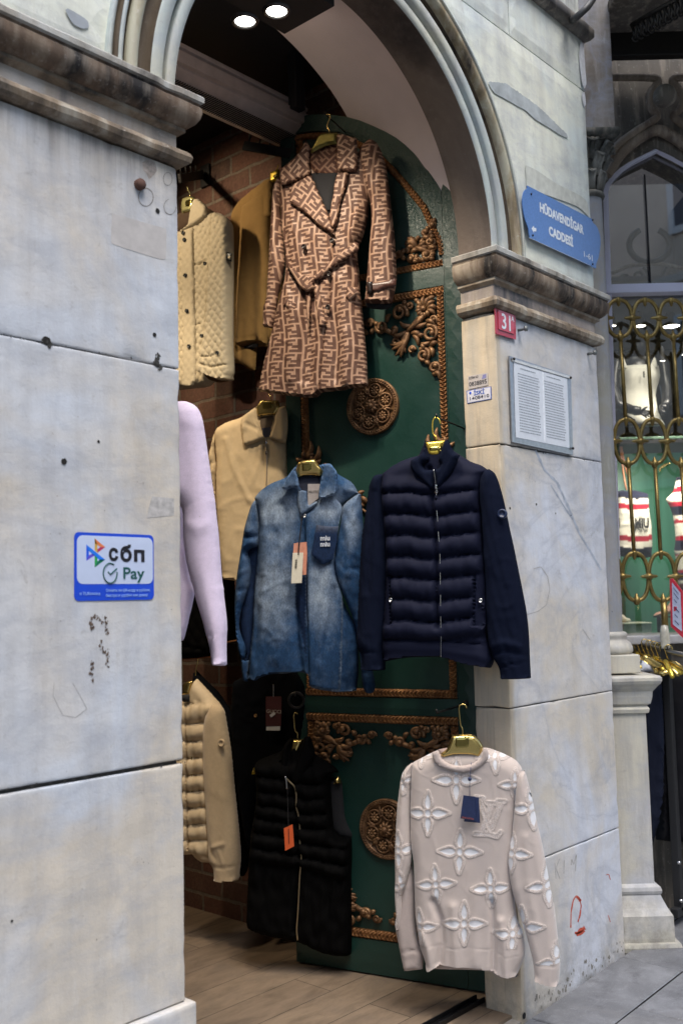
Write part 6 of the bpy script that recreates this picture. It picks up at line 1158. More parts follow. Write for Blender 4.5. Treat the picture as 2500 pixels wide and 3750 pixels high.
def xy(z): return np.array([CA[0], CA[1], z])
def sq(mb, prof, c=None):
    V = []
    for (h_, z) in prof:
        for a, b in ((-1, -1), (1, -1), (1, 1), (-1, 1)): V.append(np.array([CA[0], CA[1], 0])+EH*h_*a+FH*h_*b+np.array([0, 0, z]))
    k = len(prof); F2 = [(i*4+j, i*4+(j+1) % 4, (i+1)*4+(j+1) % 4, (i+1)*4+j) for i in range(k-1) for j in range(4)]; F2 += [(3, 2, 1, 0), tuple(range((k-1)*4, k*4))]
    return mb.add(V, F2)
q = MB(); sq(q, [(.205, -.03), (.208, .03), (.203, .045)]); q.build('footing', M_ped, COLM, smooth=False)
q = MB(); sq(q, [(.182, .045), (.184, .06), (.182, .155), (.176, .165), (.164, .185), (.150, .215), (.142, .235), (.146, .24), (.149, .252), (.145, .267), (.130, .275), (.1235, .278)]); q.build('pedestal_base', M_ped, COLM, smooth=False)
zt1 = cz(2612, 4.48); zt0 = .277
q = MB(); sq(q, [(.1235, zt0), (.1235, zt1)]); q.build('pedestal_shaft', M_ped, COLM, smooth=False)
q = MB(); sq(q, [(.1235, zt1), (.134, zt1+.004), (.138, zt1+.02), (.133, zt1+.03), (.129, zt1+.036), (.142, zt1+.045), (.149, zt1+.075), (.151, zt1+.10), (.163, zt1+.115), (.167, zt1+.122), (.179, zt1+.135), (.185, zt1+.148), (.185, zt1+.162), (.178, zt1+.17)]); q.build('pedestal_cap', M_ped, COLM, smooth=False)
zp = zt1+.178; q = MB(); sq(q, [(.110, zp), (.113, zp+.004), (.113, zp+.078), (.109, zp+.083)]); q.build('plinth_block', M_ped, COLM, smooth=False)
z0 = zp+.084; q = MB(); q.lathe([(.0, z0), (.105, z0), (.113, z0+.012), (.112, z0+.03), (.102, z0+.05), (.090, z0+.058), (.084, z0+.070), (.090, z0+.080), (.090, z0+.092), (.080, z0+.100), (.074, z0+.102)], (CA[0], CA[1], 0), 36); q.build('column_base', M_ped, COLM)
zt2 = cz(672); q = MB(); q.lathe([(.070, z0+.10), (.073, (z0+zt2)/2), (.072, zt2)], (CA[0], CA[1], 0), 36); q.build('column_shaft', M_colm, COLM)
zc_ = zt2; M_cap = weathered('dirty_capital', light=(.26,.26,.235), mid=(.07,.073,.066), dark=(.022,.025,.022), seed=3., amount=.6, sc=(6,6,6), speck=.2)
q = MB(); q.lathe([(.066, zc_-.005), (.080, zc_), (.086, zc_+.012), (.082, zc_+.026), (.068, zc_+.032)], (CA[0], CA[1], 0), 36); q.build('astragal', M_cap, COLM)
q = MB(); q.lathe([(.062, zc_+.03), (.066, zc_+.10), (.078, zc_+.17), (.098, zc_+.23), (.112, zc_+.26)], (CA[0], CA[1], 0), 36)
for ring_, (zz0, zz1, r0_, r1_, n__) in enumerate(((.035, .13, .068, .100, 8), (.10, .205, .078, .122, 8), (.17, .262, .095, .142, 8))):
    for i in range(n__):
        a = (i+.5*(ring_ % 2))/n__*2*math.pi; dr = np.array([math.cos(a), math.sin(a), 0])
        for o_ in (-.16, 0, .16):
            d2 = np.array([math.cos(a+o_), math.sin(a+o_), 0]); q.tube([xy(zc_+zz0)+d2*r0_, xy(zc_+(zz0+zz1)/2)+d2*(r0_+.012), xy(zc_+zz1-.01)+d2*(r1_-.006), xy(zc_+zz1-.028)+dr*(r1_+.010)], [.012, .014, .012, .004], 6)
sq(q, [(.120, zc_+.262), (.138, zc_+.272), (.142, zc_+.300), (.135, zc_+.304)]); q.build('capital', M_cap, COLM)
zq = zc_+.304; q = MB()
for hh_, zz1 in ((.090, zq+1.3),):
    V = [xy(z)+EH*a*.12+FH*b*.12 for z in (zq, zz1) for a, b in ((-1, -1), (1, -1), (1, 1), (-1, 1))]; q.add(V, [(j, (j+1) % 4, 4+(j+1) % 4, 4+j) for j in range(4)])
q.build('upper_shaft', M_ped2 if 'M_ped2' in globals() else marble('upper_shaft_marble', cool=(.11,.11,.11), warm=(.20,.17,.145), seed=4, streak=.5, warmth=.6), COLM, smooth=False)
# --- the shop front wall with its pointed window
SF = thing('shop_facade', 'dark weathered stone front with pointed window arch and round boss', 'building', at_depth(2400, 600, 5.1))
M_dkst = weathered('dark_stone', light=(.13,.115,.095), mid=(.085,.075,.062), dark=(.03,.028,.025), seed=7, amount=.35, sc=(2,2,1))
PF = fpl(4.98)
hole = np.array([(2206,705),(2216,672),(2240,640),(2270,612),(2300,592),(2335,573),(2370,556),(2401,541),(2433,556),(2468,573),(2503,592),(2533,612),(2563,640),(2588,672),(2600,705),(2650,2332),(2262,2332)], float)
outp = np.array([(2090,-500),(2900,-500),(2900,2332),(2661,2332)]); 
ring_pts = np.vstack([[(2085,-500),(2950,-500),(2950,2333),(2652,2333)], hole[:15][::-1]+np.array([0,0]), [(2261,2333),(2085,2333)]])
uvr = PF.uv(ring_pts); plate('wall', PF, uvr, M_dkst, SF, w=0, depth=.25, h=.12, hr=.08)
M_frame = plain('lilac_painted_frame', (.72,.72,.86), .45, nscale=6, namp=.06)
WN = thing('shop_window', 'pointed arch shop window with pale lilac frame and transom', 'window', at_depth(2400, 1000, 5.0))
arch_c = hole[:15]+np.array([0, 0]); pts3 = [PF.P(PF.uv([p], -.03), [-.03])[0] for p in vs(np.array([(2262,2332)]), arch_c+[[4,4]]*1, np.array([(2650,2332)]))]
q = MB(); q.tube(pts3, .024, 4); q.build('frame', M_frame, WN, smooth=False)
a_, b_ = PF.P(PF.uv([(2200,1064)], -.03), [-.03])[0], PF.P(PF.uv([(2640,1062)], -.03), [-.03])[0]
q = MB(); Mx = np.eye(4); Mx[:3, 0] = EH; Mx[:3, 1] = FH; Mx[:3, 3] = a_; q.box(0, np.linalg.norm(b_-a_), -.03, .04, -.024, .024, .004, M=Mx); q.build('transom', M_frame, WN)
a_ = PF.P(PF.uv([(2380,640)], -.05), [-.05])[0]; b_ = PF.P(PF.uv([(2368,1046)], -.05), [-.05])[0]; a2 = PF.P(PF.uv([(2358,640)], -.05), [-.05])[0]
q = MB(); q.tube([a2, (a2[0], a2[1], b_[2])], .005, 6); q.build('glazing_bar', M_black, WN)
mg, t_, p_ = new_mat('shop_glass'); t_.nodes.remove(p_); tr = t_.nodes.new('ShaderNodeBsdfTransparent'); gl = t_.nodes.new('ShaderNodeBsdfGlossy'); gl.inputs['Roughness'].default_value = .0; fr = t_.nodes.new('ShaderNodeFresnel'); fr.inputs[0].default_value = 1.55; ms = t_.nodes.new('ShaderNodeMixShader')
t_.links.new(mth(t_, 'MULTIPLY', fr.outputs[0], 5.2), ms.inputs[0]); t_.links.new(tr.outputs[0], ms.inputs[1]); t_.links.new(gl.outputs[0], ms.inputs[2]); t_.links.new(ms.outputs[0], t_.nodes['Material Output'].inputs[0])
uvg = PF.uv(vs(np.array([(2268,2325)]), arch_c, np.array([(2645,2325)])), -.06); mb = MB(); mb.add(PF.P(uvg, [-.06]*len(uvg)), [tuple(range(len(uvg)))]); mb.build('pane', mg, WN, smooth=False)
q = MB(); a_ = PF.P(PF.uv([(2230,2338)], .02), [.02])[0]; Mx[:3, 3] = a_; q.box(0, .75, -.08, .3, -.03, .012, .006, M=Mx); q.build('sill', M_ped, WN)
q = MB(); Mx[:3, 3] = a_+np.array([0, 0, -.03]); q.box(.0, .85, -.02, .02, -1.4, 0, .006, M=Mx); q.build('base_wall', M_dkst, SF)
def rail3(name, P_, dep, r, mat, par, n=8, closed=False): q = MB(); P_ = np.asarray(P_, float); pl = fpl(dep); q.tube(pl.P(pl.uv(P_), [0]*len(P_)), r, n, closed=closed); return q.build(name, mat, par)
M_mould = weathered('brown_moulding', light=(.24,.19,.14), mid=(.16,.12,.09), dark=(.05,.045,.04), seed=2, amount=.3)
rail3('label_moulding', smooth_open(np.array([(2225,283),(2400,283),(2412,300),(2395,318),(2375,345),(2372,375),(2385,405),(2405,420),(2404,432),(2330,478),(2270,520),(2225,570)], float)), 4.93, .020, M_mould, SF)
rail3('label_moulding', smooth_open(np.array([(2600,283),(2470,283),(2455,296),(2476,318),(2495,345),(2498,375),(2485,405),(2463,420),(2466,432),(2530,478),(2600,520)], float)), 4.93, .020, M_mould, SF)
rail3('arch_moulding', smooth_open(np.array([(2218,640),(2270,560),(2330,510),(2402,470),(2470,505),(2540,560),(2590,640)], float)), 4.95, .030, M_mould, SF)
c0 = at_depth(2432, 352, 4.97); q = MB(); q.ball(c0, .058, 20); q.build('round_boss', M_dkst, SF)
CN = thing('iron_canopy', 'black iron canopy with zigzag lace edging over the neighbouring shop', 'canopy', at_depth(2400, 60, 4.6))
q = MB(); ztop = 1.55+ray(2400, 150)[2]*4.8; Mx2 = np.eye(4); Mx2[:3, 0] = EH; Mx2[:3, 1] = FH; o_ = at_depth(2225, 150, 4.95); Mx2[:3, 3] = (o_[0], o_[1], ztop); q.box(.0, 1.6, -.02, .03, 0, .12, .004, M=Mx2); q.build('beam', M_iron, CN)
q = MB(); Mx2[:3, 3] = (o_[0], o_[1], ztop+.12); q.box(-.05, 2.2, -1.2, .15, 0, .05, .004, M=Mx2); q.build('roof', M_dkst, CN)
pa, pb_ = at_depth(2312, 92, 4.75), at_depth(2520, -30, 4.35); q = MB(); n__ = 10; 
for i in range(n__):
    f0, f1, f2 = i/n__, (i+.5)/n__, (i+1)/n__; A0 = pa+(pb_-pa)*f0; A1 = pa+(pb_-pa)*f1-np.array([0, 0, .075]); A2 = pa+(pb_-pa)*f2; q.tube([A0, A1], .007, 5); q.tube([A1, A2], .007, 5); q.tube([A1+.014*np.array([math.cos(t)*EH[0], math.cos(t)*EH[1], math.sin(t)]) for t in np.linspace(0, 6.28, 9)[:-1]], .005, 5, closed=True)
q.tube([pa, pb_], .012, 6); q.build('lace_edging', M_iron, CN)
# --- interior of the neighbouring window
pi0 = at_depth(2400, 1600, 6.3); IN = thing('window_display', 'green backed display box behind the golden window grille', 'display', pi0)
def pbox(name, x0, x1, y0, y1, dep, th, mat, par, ctr=2000):
    pl = fpl(dep, 2380, ctr); uv_ = pl.uv([(x0, ctr), (x1, ctr)]); zz = [1.55+ray(2400, y)[2]*dep for y in (y0, y1)]; q = MB(); Mx3 = np.eye(4); Mx3[:3, 0] = EH; Mx3[:3, 1] = FH; Mx3[:3, 3] = (pl.o[0], pl.o[1], 0)
    q.box(uv_[0, 0], uv_[1, 0], 0, th, min(zz), max(zz), .003, M=Mx3); return q.build(name, mat, par)
def greencloth():
    m, t, p = new_mat('green_backdrop'); v = coords(t); n = noi(t, coords(t, (9, 9, .4)), 1.5, 3); t.links.new(ramp(t, n, [(.3, (.035,.17,.10)), (.7, (.08,.27,.18))]), p.inputs['Base Color']); p.inputs['Roughness'].default_value = .35; return m
M_dark = plain('dark_interior', (.018,.018,.022), .6)
pbox('backdrop', 2150, 2800, 1600, 2345, 6.0, .02, greencloth(), IN); pbox('dark_back', 2100, 2900, 300, 1600, 6.6, .02, M_dark, IN)
pbox('shelf', 2150, 2800, 1592, 1602, 5.6, .40, plain('pale_green_shelf', (.25,.42,.30), .3), IN); pbox('shelf_edge', 2150, 2800, 1603, 1618, 5.6, .40, M_black, IN); pbox('display_floor', 2150, 2800, 2333, 2345, 5.05, 1.0, greencloth(), IN)
pbox('side_panel', 2120, 2140, 300, 2345, 5.1, 1.5, M_dark, IN); pbox('side_panel', 2900, 2920, 300, 2345, 5.1, 1.5, M_dark, IN); pbox('ceiling_panel', 2100, 2900, 980, 1000, 5.1, 1.5, M_dark, IN)
M_lampw, t_, p_ = new_mat('shop_lamp'); p_.inputs['Emission Color'].default_value = (1., .97, .85, 1); p_.inputs['Emission Strength'].default_value = 6
for x, y, r in ((2240,1195,.022),(2340,1196,.032),(2456,1197,.045),(2424,1323,.016),(2508,1300,.02)):
    dep = 5.55; c0 = at_depth(x, y, dep); t = thing('pendant_lamp', {2240:'smallest glowing lamp at the window left edge, next to the column',2340:'middle sized glowing lamp between first and second grille bars',2456:'largest glowing lamp behind the third grille bar',2424:'tiny spot lamp right of the mannequin shoulder',2508:'tiny lamp cut by the right border of the window'}[x], 'lamp', c0, 'lamps glowing in the neighbouring window')
    q = MB(); q.lathe([(.0, .09), (r*.5, .08), (r*1.0, .02), (r*1.08, .0)], c0, 20); q.build('shade', M_black, t); q = MB(); q.lathe([(0, .004), (r, .004)], c0, 20); q.build('bulb', M_lampw, t)
for x, y, e_, T_ in ((2456,1215,2.2,(2350,1420)),(2340,1215,5,(2330,1900)),(2600,1215,12,(2450,2000))):
    P_ = at_depth(x, y, 5.3); spot(P_, at_depth(T_[0], T_[1], 5.75), e_, math.radians(85), (1., .93, .78), .05, .7)
P_ = at_depth(2420, 1650, 5.35); spot(P_, at_depth(2400, 2050, 5.9), 14, math.radians(120), (1., .95, .82), .1, .9)
# mannequin
MQ = thing('mannequin', 'glossy black mannequin torso in a white tank top behind the grille', 'mannequin', at_depth(2340, 1560, 5.72)); PM = fpl(5.72, 2340, 1400)
def sections(name, rows, mat, par, ds=.55, n=26, rel=None):
    V = []; F2 = []
    for (y, xa, xb) in rows:
        uv_ = PM.uv([(xa, y), (xb, y)]); cu = (uv_[0, 0]+uv_[1, 0])/2; hw = abs(uv_[1, 0]-uv_[0, 0])/2; z = (uv_[0, 1]+uv_[1, 1])/2
        for i in range(n): a = i/n*2*math.pi; V.append(PM.P(np.array([[cu+hw*math.cos(a), z]]), [hw*ds*math.sin(a)*(1 if math.sin(a) > 0 else .7)+(rel(y, math.cos(a)) if rel and math.sin(a) > 0 else 0)])[0])
    k = len(rows); F2 = [(i*n+j, i*n+(j+1) % n, (i+1)*n+(j+1) % n, (i+1)*n+j) for i in range(k-1) for j in range(n)]+[tuple(range(n))[::-1], tuple(range((k-1)*n, k*n))]
    return mesh(name, V, F2, mat, par)
M_mq = plain('gloss_black_mannequin', (.008,.008,.010), .32, b=0)
sections('body', [(1235,2318,2362),(1262,2320,2360),(1290,2316,2366),(1305,2280,2400),(1318,2255,2418),(1350,2262,2406),(1400,2268,2402),(1450,2286,2394),(1500,2288,2398),(1560,2284,2420)], M_mq, MQ)
br = lambda y, c: .035*math.exp(-((y-1385)/26)**2)*(math.exp(-((abs(c)-.5)/.28)**2))
M_tank = fabric('white_ribbed', (.80,.78,.68), .8, fine=300, amp=.04)
tt = sections('tank_top', [(1345,2262,2410),(1360,2259,2412),(1380,2258,2414),(1400,2262,2410),(1425,2274,2402),(1450,2280,2398),(1480,2282,2402),(1510,2286,2408),(1540,2290,2420),(1558,2292,2432)], M_tank, MQ, .58, 40, br)
for xs in ((2262,2270,2275,2290,2300,1347,1305), (2408,2402,2396,2380,2372,1347,1305)):
    P_ = np.array([(xs[0], 1352), (xs[1], 1322), (xs[2], 1304), (xs[2]+(6 if xs[0] < 2300 else -6), 1304), (xs[3], 1330), (xs[4], 1352)], float); panel('tank_strap', PM, P_, M_tank, MQ, w=.05, T=.014, R=.01, Tb=.01, h=.008, sm=1)
uvl = PM.uv([(2352, 1375)], .10)[0]; text_obj('chest_letter', [dict(s='I', u=uvl[0], v=uvl[1], w=.118, size=.045, bold=.002)], PM, M_blackcloth, MQ)
def limb(P_, r_, dw): q = MB(); q.tube(np.array([PM.P(PM.uv([p]), [w_])[0] for p, w_ in zip(P_, dw)]), r_, 12); return q
limb([(2262,1312),(2248,1330),(2242,1380),(2240,1430),(2252,1490),(2290,1512)], [.045,.048,.042,.036,.034,.026], [0,0,0,.02,.06,.10]).build('arm', M_mq, MQ)
limb([(2410,1312),(2425,1330),(2432,1380),(2436,1430),(2428,1480),(2412,1500)], [.045,.048,.042,.036,.030,.024], [0,0,0,.02,.06,.10]).build('arm', M_mq, MQ)
q = limb([(2288,1512),(2305,1517),(2322,1520)], [.024,.028,.024], [.10,.11,.12])
for k_, (tx, ty, mx_, my_) in enumerate(((2362,1528,2345,1522),(2360,1535,2342,1529),(2352,1541,2338,1534),(2342,1545,2332,1538),(2345,1506,2335,1510))): q.tube(np.array([PM.P(PM.uv([p]), [w_])[0] for p, w_ in zip([(2318, 1520+k_*1.5), (mx_, my_), (tx, ty)], [.12, .135, .125])]), [.0085, .0075, .004], 6)
q.build('hand', M_mq, MQ); q = limb([(2412,1498),(2406,1506),(2402,1516)], [.022,.026,.022], [.10,.11,.12])
for tx, ty in ((2385,1522),(2388,1532),(2396,1538),(2406,1538),(2388,1508)): q.tube(np.array([PM.P(PM.uv([p]), [w_])[0] for p, w_ in zip([(2403, 1514), ((tx+2403)/2, (ty+1516)/2+1), (tx, ty)], [.12, .135, .125])]), [.0085, .0075, .004], 6)
q.build('hand', M_mq, MQ)
# striped knit tops
def stripes(bands):
    def f(px, P, d):
        c = np.tile(np.array((.70,.66,.55)), (len(px), 1)); y = px[:, 1]+4*np.sin(px[:, 0]*.04)
        for a, b, col in bands: c[(y >= a) & (y < b)] = col
        return c
    return f
NV_, RD_, CR_ = (.012,.014,.03), (.33,.012,.03), (.70,.66,.55); M_str = fabric('striped_knit', None, .9, fine=400, amp=.1)
PS1 = fpl(5.62, 2330, 1900); T_1 = thing('striped_top', 'cream knit top with navy and red stripes and stencil letters', 'knit top', at_depth(2325, 1900, 5.62))
panel('body', PS1, s('300,180 370,165 430,150 490,165 560,150 650,170 735,190 745,260 752,400 770,520 785,650 790,800 788,860 780,975 700,985 560,975 300,960', T4), M_str, T_1, w=0, T=.06, R=.05, Tb=.03, h=.009, color=stripes([(0, 1828, NV_), (1848, 1867, RD_), (1963, 1983, RD_), (2006, 2100, NV_)]), crease=.008)
uvl = PS1.uv([(2275, 1918), (2345, 1918)], .07); text_obj('stencil_letters', [dict(s='MIU', u=uvl[0,0]-.05, v=uvl[0,1], w=.072, size=.075, sx=.62, bold=.003), dict(s='MIU', u=uvl[1,0]+.005, v=uvl[1,1], w=.072, size=.075, sx=.62, bold=.003)], PS1, M_blackcloth, T_1)
T_2 = thing('striped_top', 'striped knit dress in cream, red and black at the window right edge', 'knit dress', at_depth(2500, 1950, 5.6)); 
panel('body', PS1, s('1085,-10 1075,80 1040,180 958,262 985,310 1015,370 1050,480 1068,600 1078,760 1062,900 1075,960 1090,1080 1110,1280 1150,1400 1500,1400 1500,-10', T4), M_str, T_2, w=.01, T=.06, R=.05, Tb=.03, h=.010, color=stripes([(0, 1758, NV_), (1782, 1800, RD_), (1838, 1854, RD_), (1854, 1884, NV_), (1900, 1914, RD_), (1958, 1975, RD_), (1975, 2014, NV_), (2024, 2035, RD_), (2082, 2092, RD_), (2092, 2122, NV_), (2134, 2150, RD_), (2150, 2300, NV_)]), crease=.008)
# shoes and boxes
M_boxg = plain('grey_green_box', (.24,.29,.25), .6); t = thing('display_plinth', 'low grey green display box carrying the white shoe', 'display box', at_depth(2325, 2330, 5.6)); pbox('box', 2250, 2369, 2283, 2332, 5.55, .25, M_boxg, t); pbox('box_lid', 2246, 2372, 2278, 2283, 5.54, .27, plain('pale_lid', (.55,.58,.45), .5), t)
t = thing('display_plinth', 'tall narrow black stand under the pink pointed shoe', 'display box', at_depth(2410, 2330, 5.6)); pbox('stand', 2400, 2421, 2262, 2332, 5.62, .06, M_black, t); pbox('stand_top', 2396, 2460, 2257, 2262, 5.6, .10, M_black, t)
def shoe(lab, mat, P_, dep):
    pl = fpl(dep, 2380, 2250); t = thing('shoe', lab, 'shoe', at_depth(P_[0][0], P_[0][1], dep)); panel('upper', pl, P_, mat, t, w=0, T=.035, R=.03, Tb=.03, h=.008, sm=1); return t
shoe('white rounded shoe on the grey green display box', plain('white_leather', (.72,.68,.56), .35), np.array([(2265,2275),(2268,2250),(2282,2252),(2292,2262),(2305,2265),(2309,2274),(2300,2278),(2266,2278)], float), 5.6)
shoe('shiny pink pointed shoe on the tall black stand', plain('pink_patent', (.62,.34,.25), .15), np.array([(2388,2254),(2402,2243),(2425,2236),(2440,2222),(2452,2205),(2470,2200),(2475,2235),(2440,2252),(2410,2257)], float), 5.6)
pl_ = fpl(5.6, 2430, 1715); t = thing('handbag_clasp', 'small gold bar bag clasp hanging behind the grille', 'bag clasp', at_depth(2430, 1715, 5.6)); panel('bar', pl_, s('1015,2240 1020,2210 1100,2150 1180,2130 1190,2150 1110,2200 1060,2230 1040,2270', T3), plain('bright_gold', (.8,.65,.3), .15, .9), t, w=0, T=.02, R=.01, Tb=.01, h=.008)
t = thing('shoulder_bag', 'dark bag with thin orange strap at the window left', 'bag', at_depth(2270, 1640, 5.7)); rail3('strap', [(2268,1625),(2275,1690),(2285,1760),(2292,1795)], 5.7, .006, plain('orange_leather', (.50,.22,.12), .5), t); rail3('strap', [(2272,1625),(2283,1690),(2300,1750)], 5.7, .006, plain('orange_leather', (.50,.22,.12), .5), t); q = MB(); q.ball(at_depth(2262, 1612, 5.68), .03, 12, (1.3, .8, .8)); q.build('body', M_black, t)
# golden grille
M_brass = plain('old_brass', (.30,.215,.075), .38, .8, nscale=25, namp=.3, b=.3)
GR = thing('window_grille', 'golden metal grille of upright bars and oval rings over the window', 'grille', at_depth(2400, 1600, 4.86)); GD = 4.86; pg = fpl(GD, 2380, 1700)
def gP(p): return pg.P(pg.uv([p]), [0])[0]
vx = lambda x0, y: x0+(y-1600)*.063
for x0 in (2196, 2293, 2390, 2486, 2583):
    for (ya, yb) in ((1238, 1534), (1700, 2026)): q = MB(); q.tube([gP((vx(x0, ya), ya)), gP((vx(x0, yb), yb))], .0095, 10); q.build('bar', M_brass, GR)
    for (yc, hy) in ((1166, 70), (1617, 82), (2112, 86)):
        c_ = pg.uv([(vx(x0, yc), yc)])[0]; hw, hh = .0625, hy*GD/F_; P3 = [pg.P(np.array([[c_[0]+hw*math.copysign(abs(math.cos(a))**.8, math.cos(a)), c_[1]+hh*math.sin(a)]]), [0])[0] for a in np.linspace(0, 2*math.pi, 36, endpoint=False)]
        q = MB(); q.tube(P3, .0100, 8, closed=True); q.build('oval_ring', M_brass, GR)
        q = MB(); q.lathe([(0, .036), (.006, .030), (.008, .020), (.016, .010), (.018, -.002), (.014, -.014), (.010, -.02), (0, -.022)], pg.P(np.array([[c_[0], c_[1]-hh]]), [0])[0], 14); q.build('finial', M_brass, GR)
        q = MB(); q.lathe([(0, .014), (.013, .010), (.015, 0), (.010, -.014), (.006, -.030), (0, -.034)], pg.P(np.array([[c_[0], c_[1]+hh]]), [0])[0], 14); q.build('finial', M_brass, GR)
        q = MB(); q.lathe([(0, .045), (.007, .034), (.009, .018), (.016, .010), (.018, 0), (.016, -.010), (.009, -.018), (.007, -.034), (0, -.045)], pg.P(np.array([[c_[0]+.0645, c_[1]]]), [.004])[0], 12, axis=EH); q.build('knob', M_brass, GR)
for x0 in (2390, 2583): q = MB(); q.tube([gP((vx(x0, 2200), 2200)), gP((vx(x0, 2325), 2325))], .016, 10); q.build('bar', M_brass, GR)
# scrollwork in the lunette
def gsp(cx, cy, r, sg, a0): th = np.linspace(0, 2.6*math.pi, 40); rr_ = r*(1-.8*th/th[-1]); return [(cx+rr_[i]*math.cos(a0+sg*th[i]), cy+rr_[i]*math.sin(a0+sg*th[i])) for i in range(40)]
M_lun = plain('dim_scrollwork', (.035,.032,.028), .6)
for P_ in (gsp(2340, 1010, 32, 1, -1.2), gsp(2452, 1010, 32, -1, 4.3), gsp(2285, 1030, 24, -1, -1.), gsp(2510, 1030, 24, 1, 4)): rail3('lunette_scroll', P_, 5.15, .008, M_lun, WN, 6)
rail3('lunette_ring', [(2376+74*math.cos(a), 898+62*math.sin(a)) for a in np.linspace(-1.1, 4.2, 30)], 5.15, .016, M_lun, WN)
rail3('lunette_rail', smooth_open(np.array([(2240,1000),(2300,972),(2370,968),(2440,968),(2510,985)], float)), 5.15, .010, M_mould, WN)
# --- clothes rack on the pavement
RK = thing('clothes_rack', 'black metal clothes rack standing right of the marble pedestal', 'clothes rack', at_depth(2470, 3250, 4.62))
RD = 4.62; q = MB(); a_, b_ = at_depth(2290, 2346, 4.95), at_depth(2474, 2392, RD); q.tube([a_, b_, at_depth(2560, 2412, 4.45)], .011, 10); q.build('rail', plain('steel_rail', (.25,.24,.23), .3, .9), RK)
q = MB(); zb2 = .03+gz(4.8); p0 = at_depth(2468, 3000, RD); q.box(p0[0]-.018, p0[0]+.018, p0[1]-.018, p0[1]+.018, zb2+.02, b_[2]+.03, .003); q.build('post', M_black, RK)
q = MB(); q.box(p0[0]-.06, p0[0]+.5, p0[1]-.018+.0, p0[1]+.018, zb2, zb2+.04, .003); q.build('foot', M_black, RK); q = MB(); q.tube([(p0[0], p0[1], zb2+.25), (p0[0]+.16, p0[1], zb2+.04)], .012, 6); q.build('brace', M_black, RK)
for dz in (.07, .24): q = MB(); c0 = np.array([p0[0]-.019, p0[1]-.019, zb2+dz]); q.ball(c0, .009, 10); q.build('bolt', M_chrome, RK)
q = MB(); q.lathe([(.0, .10), (.016, .095), (.022, .05), (.020, .0), (.024, -.01), (0, -.012)], (p0[0], p0[1], b_[2]+.03), 12); q.build('tape_wrap', plain('clear_tape', (.55,.52,.42), .25), RK)
PX = Plane(at_depth(2476, 2220, 4.56), yaw_n=YAW+math.radians(48)); SG = thing('price_board', 'red framed price board with handwriting on top of the clothes rack', 'price board', PX.o)
def pz(t_, w): return PX.uv(s(t_, T4), w)
plate('frame', PX, pz('1005,1245 1035,1235 1165,1400 1185,1950 1160,1965 1020,1828', 0), plain('red_plastic', (.60,.035,.06), .35), SG, w=0, depth=.008)
plate('card', PX, pz('1036,1285 1140,1415 1158,1890 1045,1800', .001), plain('pale_blue_card', (.52,.55,.68), .6), SG, w=.0015, depth=.001)
M_inkb = plain('blue_ink', (.06,.08,.20), .6)
for L in ('1050,1345 1115,1425 1115,1433 1050,1353', '1056,1410 1120,1490 1120,1498 1056,1418', '1060,1490 1095,1532 1095,1540 1060,1498', '1062,1580 1122,1650 1122,1660 1062,1590', '1068,1670 1105,1712 1105,1722 1068,1680', '1070,1750 1118,1800 1118,1810 1070,1760'): plate('handwriting', PX, pz(L, .002), M_inkb, SG, w=.0024, depth=.0006)
HL = ['first from the column', 'second from the column', 'third from the column', 'fourth from the column', 'middle one', 'fourth from the post', 'third from the post', 'second from the post', 'last before the post']
for k_ in range(9):
    f_ = .12+k_*.092; c0 = a_+(b_-a_)*f_; t = thing('clothes_hanger', 'gold hanger, %s along the crowded pavement rack rail' % HL[k_], 'hanger', c0, 'empty gold hangers crowded on the pavement clothes rack')
    ang = math.radians(rr.uniform(-25, 25)); dr = EH*math.sin(ang)+FH*math.cos(ang)*-1; q = MB(); q.tube([c0+np.array([0, 0, .012])+.018*np.array([EH[0]*math.cos(x_), EH[1]*math.cos(x_), math.sin(x_)]) for x_ in np.linspace(-.6, 3.6, 10)]+[c0-np.array([0, 0, .05])], .0028, 6); q.build('hook', M_gold, t)
    q = MB(); q.tube([c0-np.array([0, 0, .05])+dr*.19-np.array([0, 0, .06]), c0-np.array([0, 0, .055])+dr*.05, c0-np.array([0, 0, .05]), c0-np.array([0, 0, .055])-dr*.05, c0-np.array([0, 0, .05])-dr*.19-np.array([0, 0, .06])], [.010, .011, .013, .011, .010], 8); q.build('arms', M_yel if k_ % 2 else M_gold, t)
pr = fpl(4.6, 2420, 2500); t = thing('clothes_hanger', 'wide flat gold hanger tilted over the black coats on the pavement rack', 'hanger', at_depth(2390, 2420, 4.6), 'gold clothes hangers holding the garments'); panel('arm', pr, s('1105,610 1160,630 1345,735 1340,760 1270,785 1210,755 1100,665', X_), M_gold, t, w=.02, T=.015, R=.01, Tb=.01, h=.01); panel('arm', pr, s('1270,815 1450,765 1456,840 1310,880', X_), M_gold, t, w=.03, T=.015, R=.01, Tb=.01, h=.01)
def coat(lab, P_, dep, mat, w=0): pl = fpl(dep, 2430, 2800); t = thing('coat', lab, 'coat', pl.o); panel('body', pl, P_, mat, t, w=w, T=.06, R=.05, Tb=.04, h=.018, crease=.012, cf=5, relief=lambda px, P, d: .012*np.sin(px[:, 0]*.11)*np.clip((px[:, 1]-2550)/200, 0, 1)); return t
M_nv2 = fabric('dark_navy_coat', (.006,.009,.022), .8, fine=300, amp=.1, sheen=.0); M_bk2 = fabric('dull_black_coat', (.005,.005,.007), .8, fine=300, amp=.1, sheen=.0)
coat('dark navy coat on the pavement rack, nearest to the marble pedestal', np.array([(2330,2560),(2372,2500),(2420,2490),(2430,2700),(2420,2950),(2380,3130),(2350,3050),(2340,2800)], float), 4.66, M_nv2)
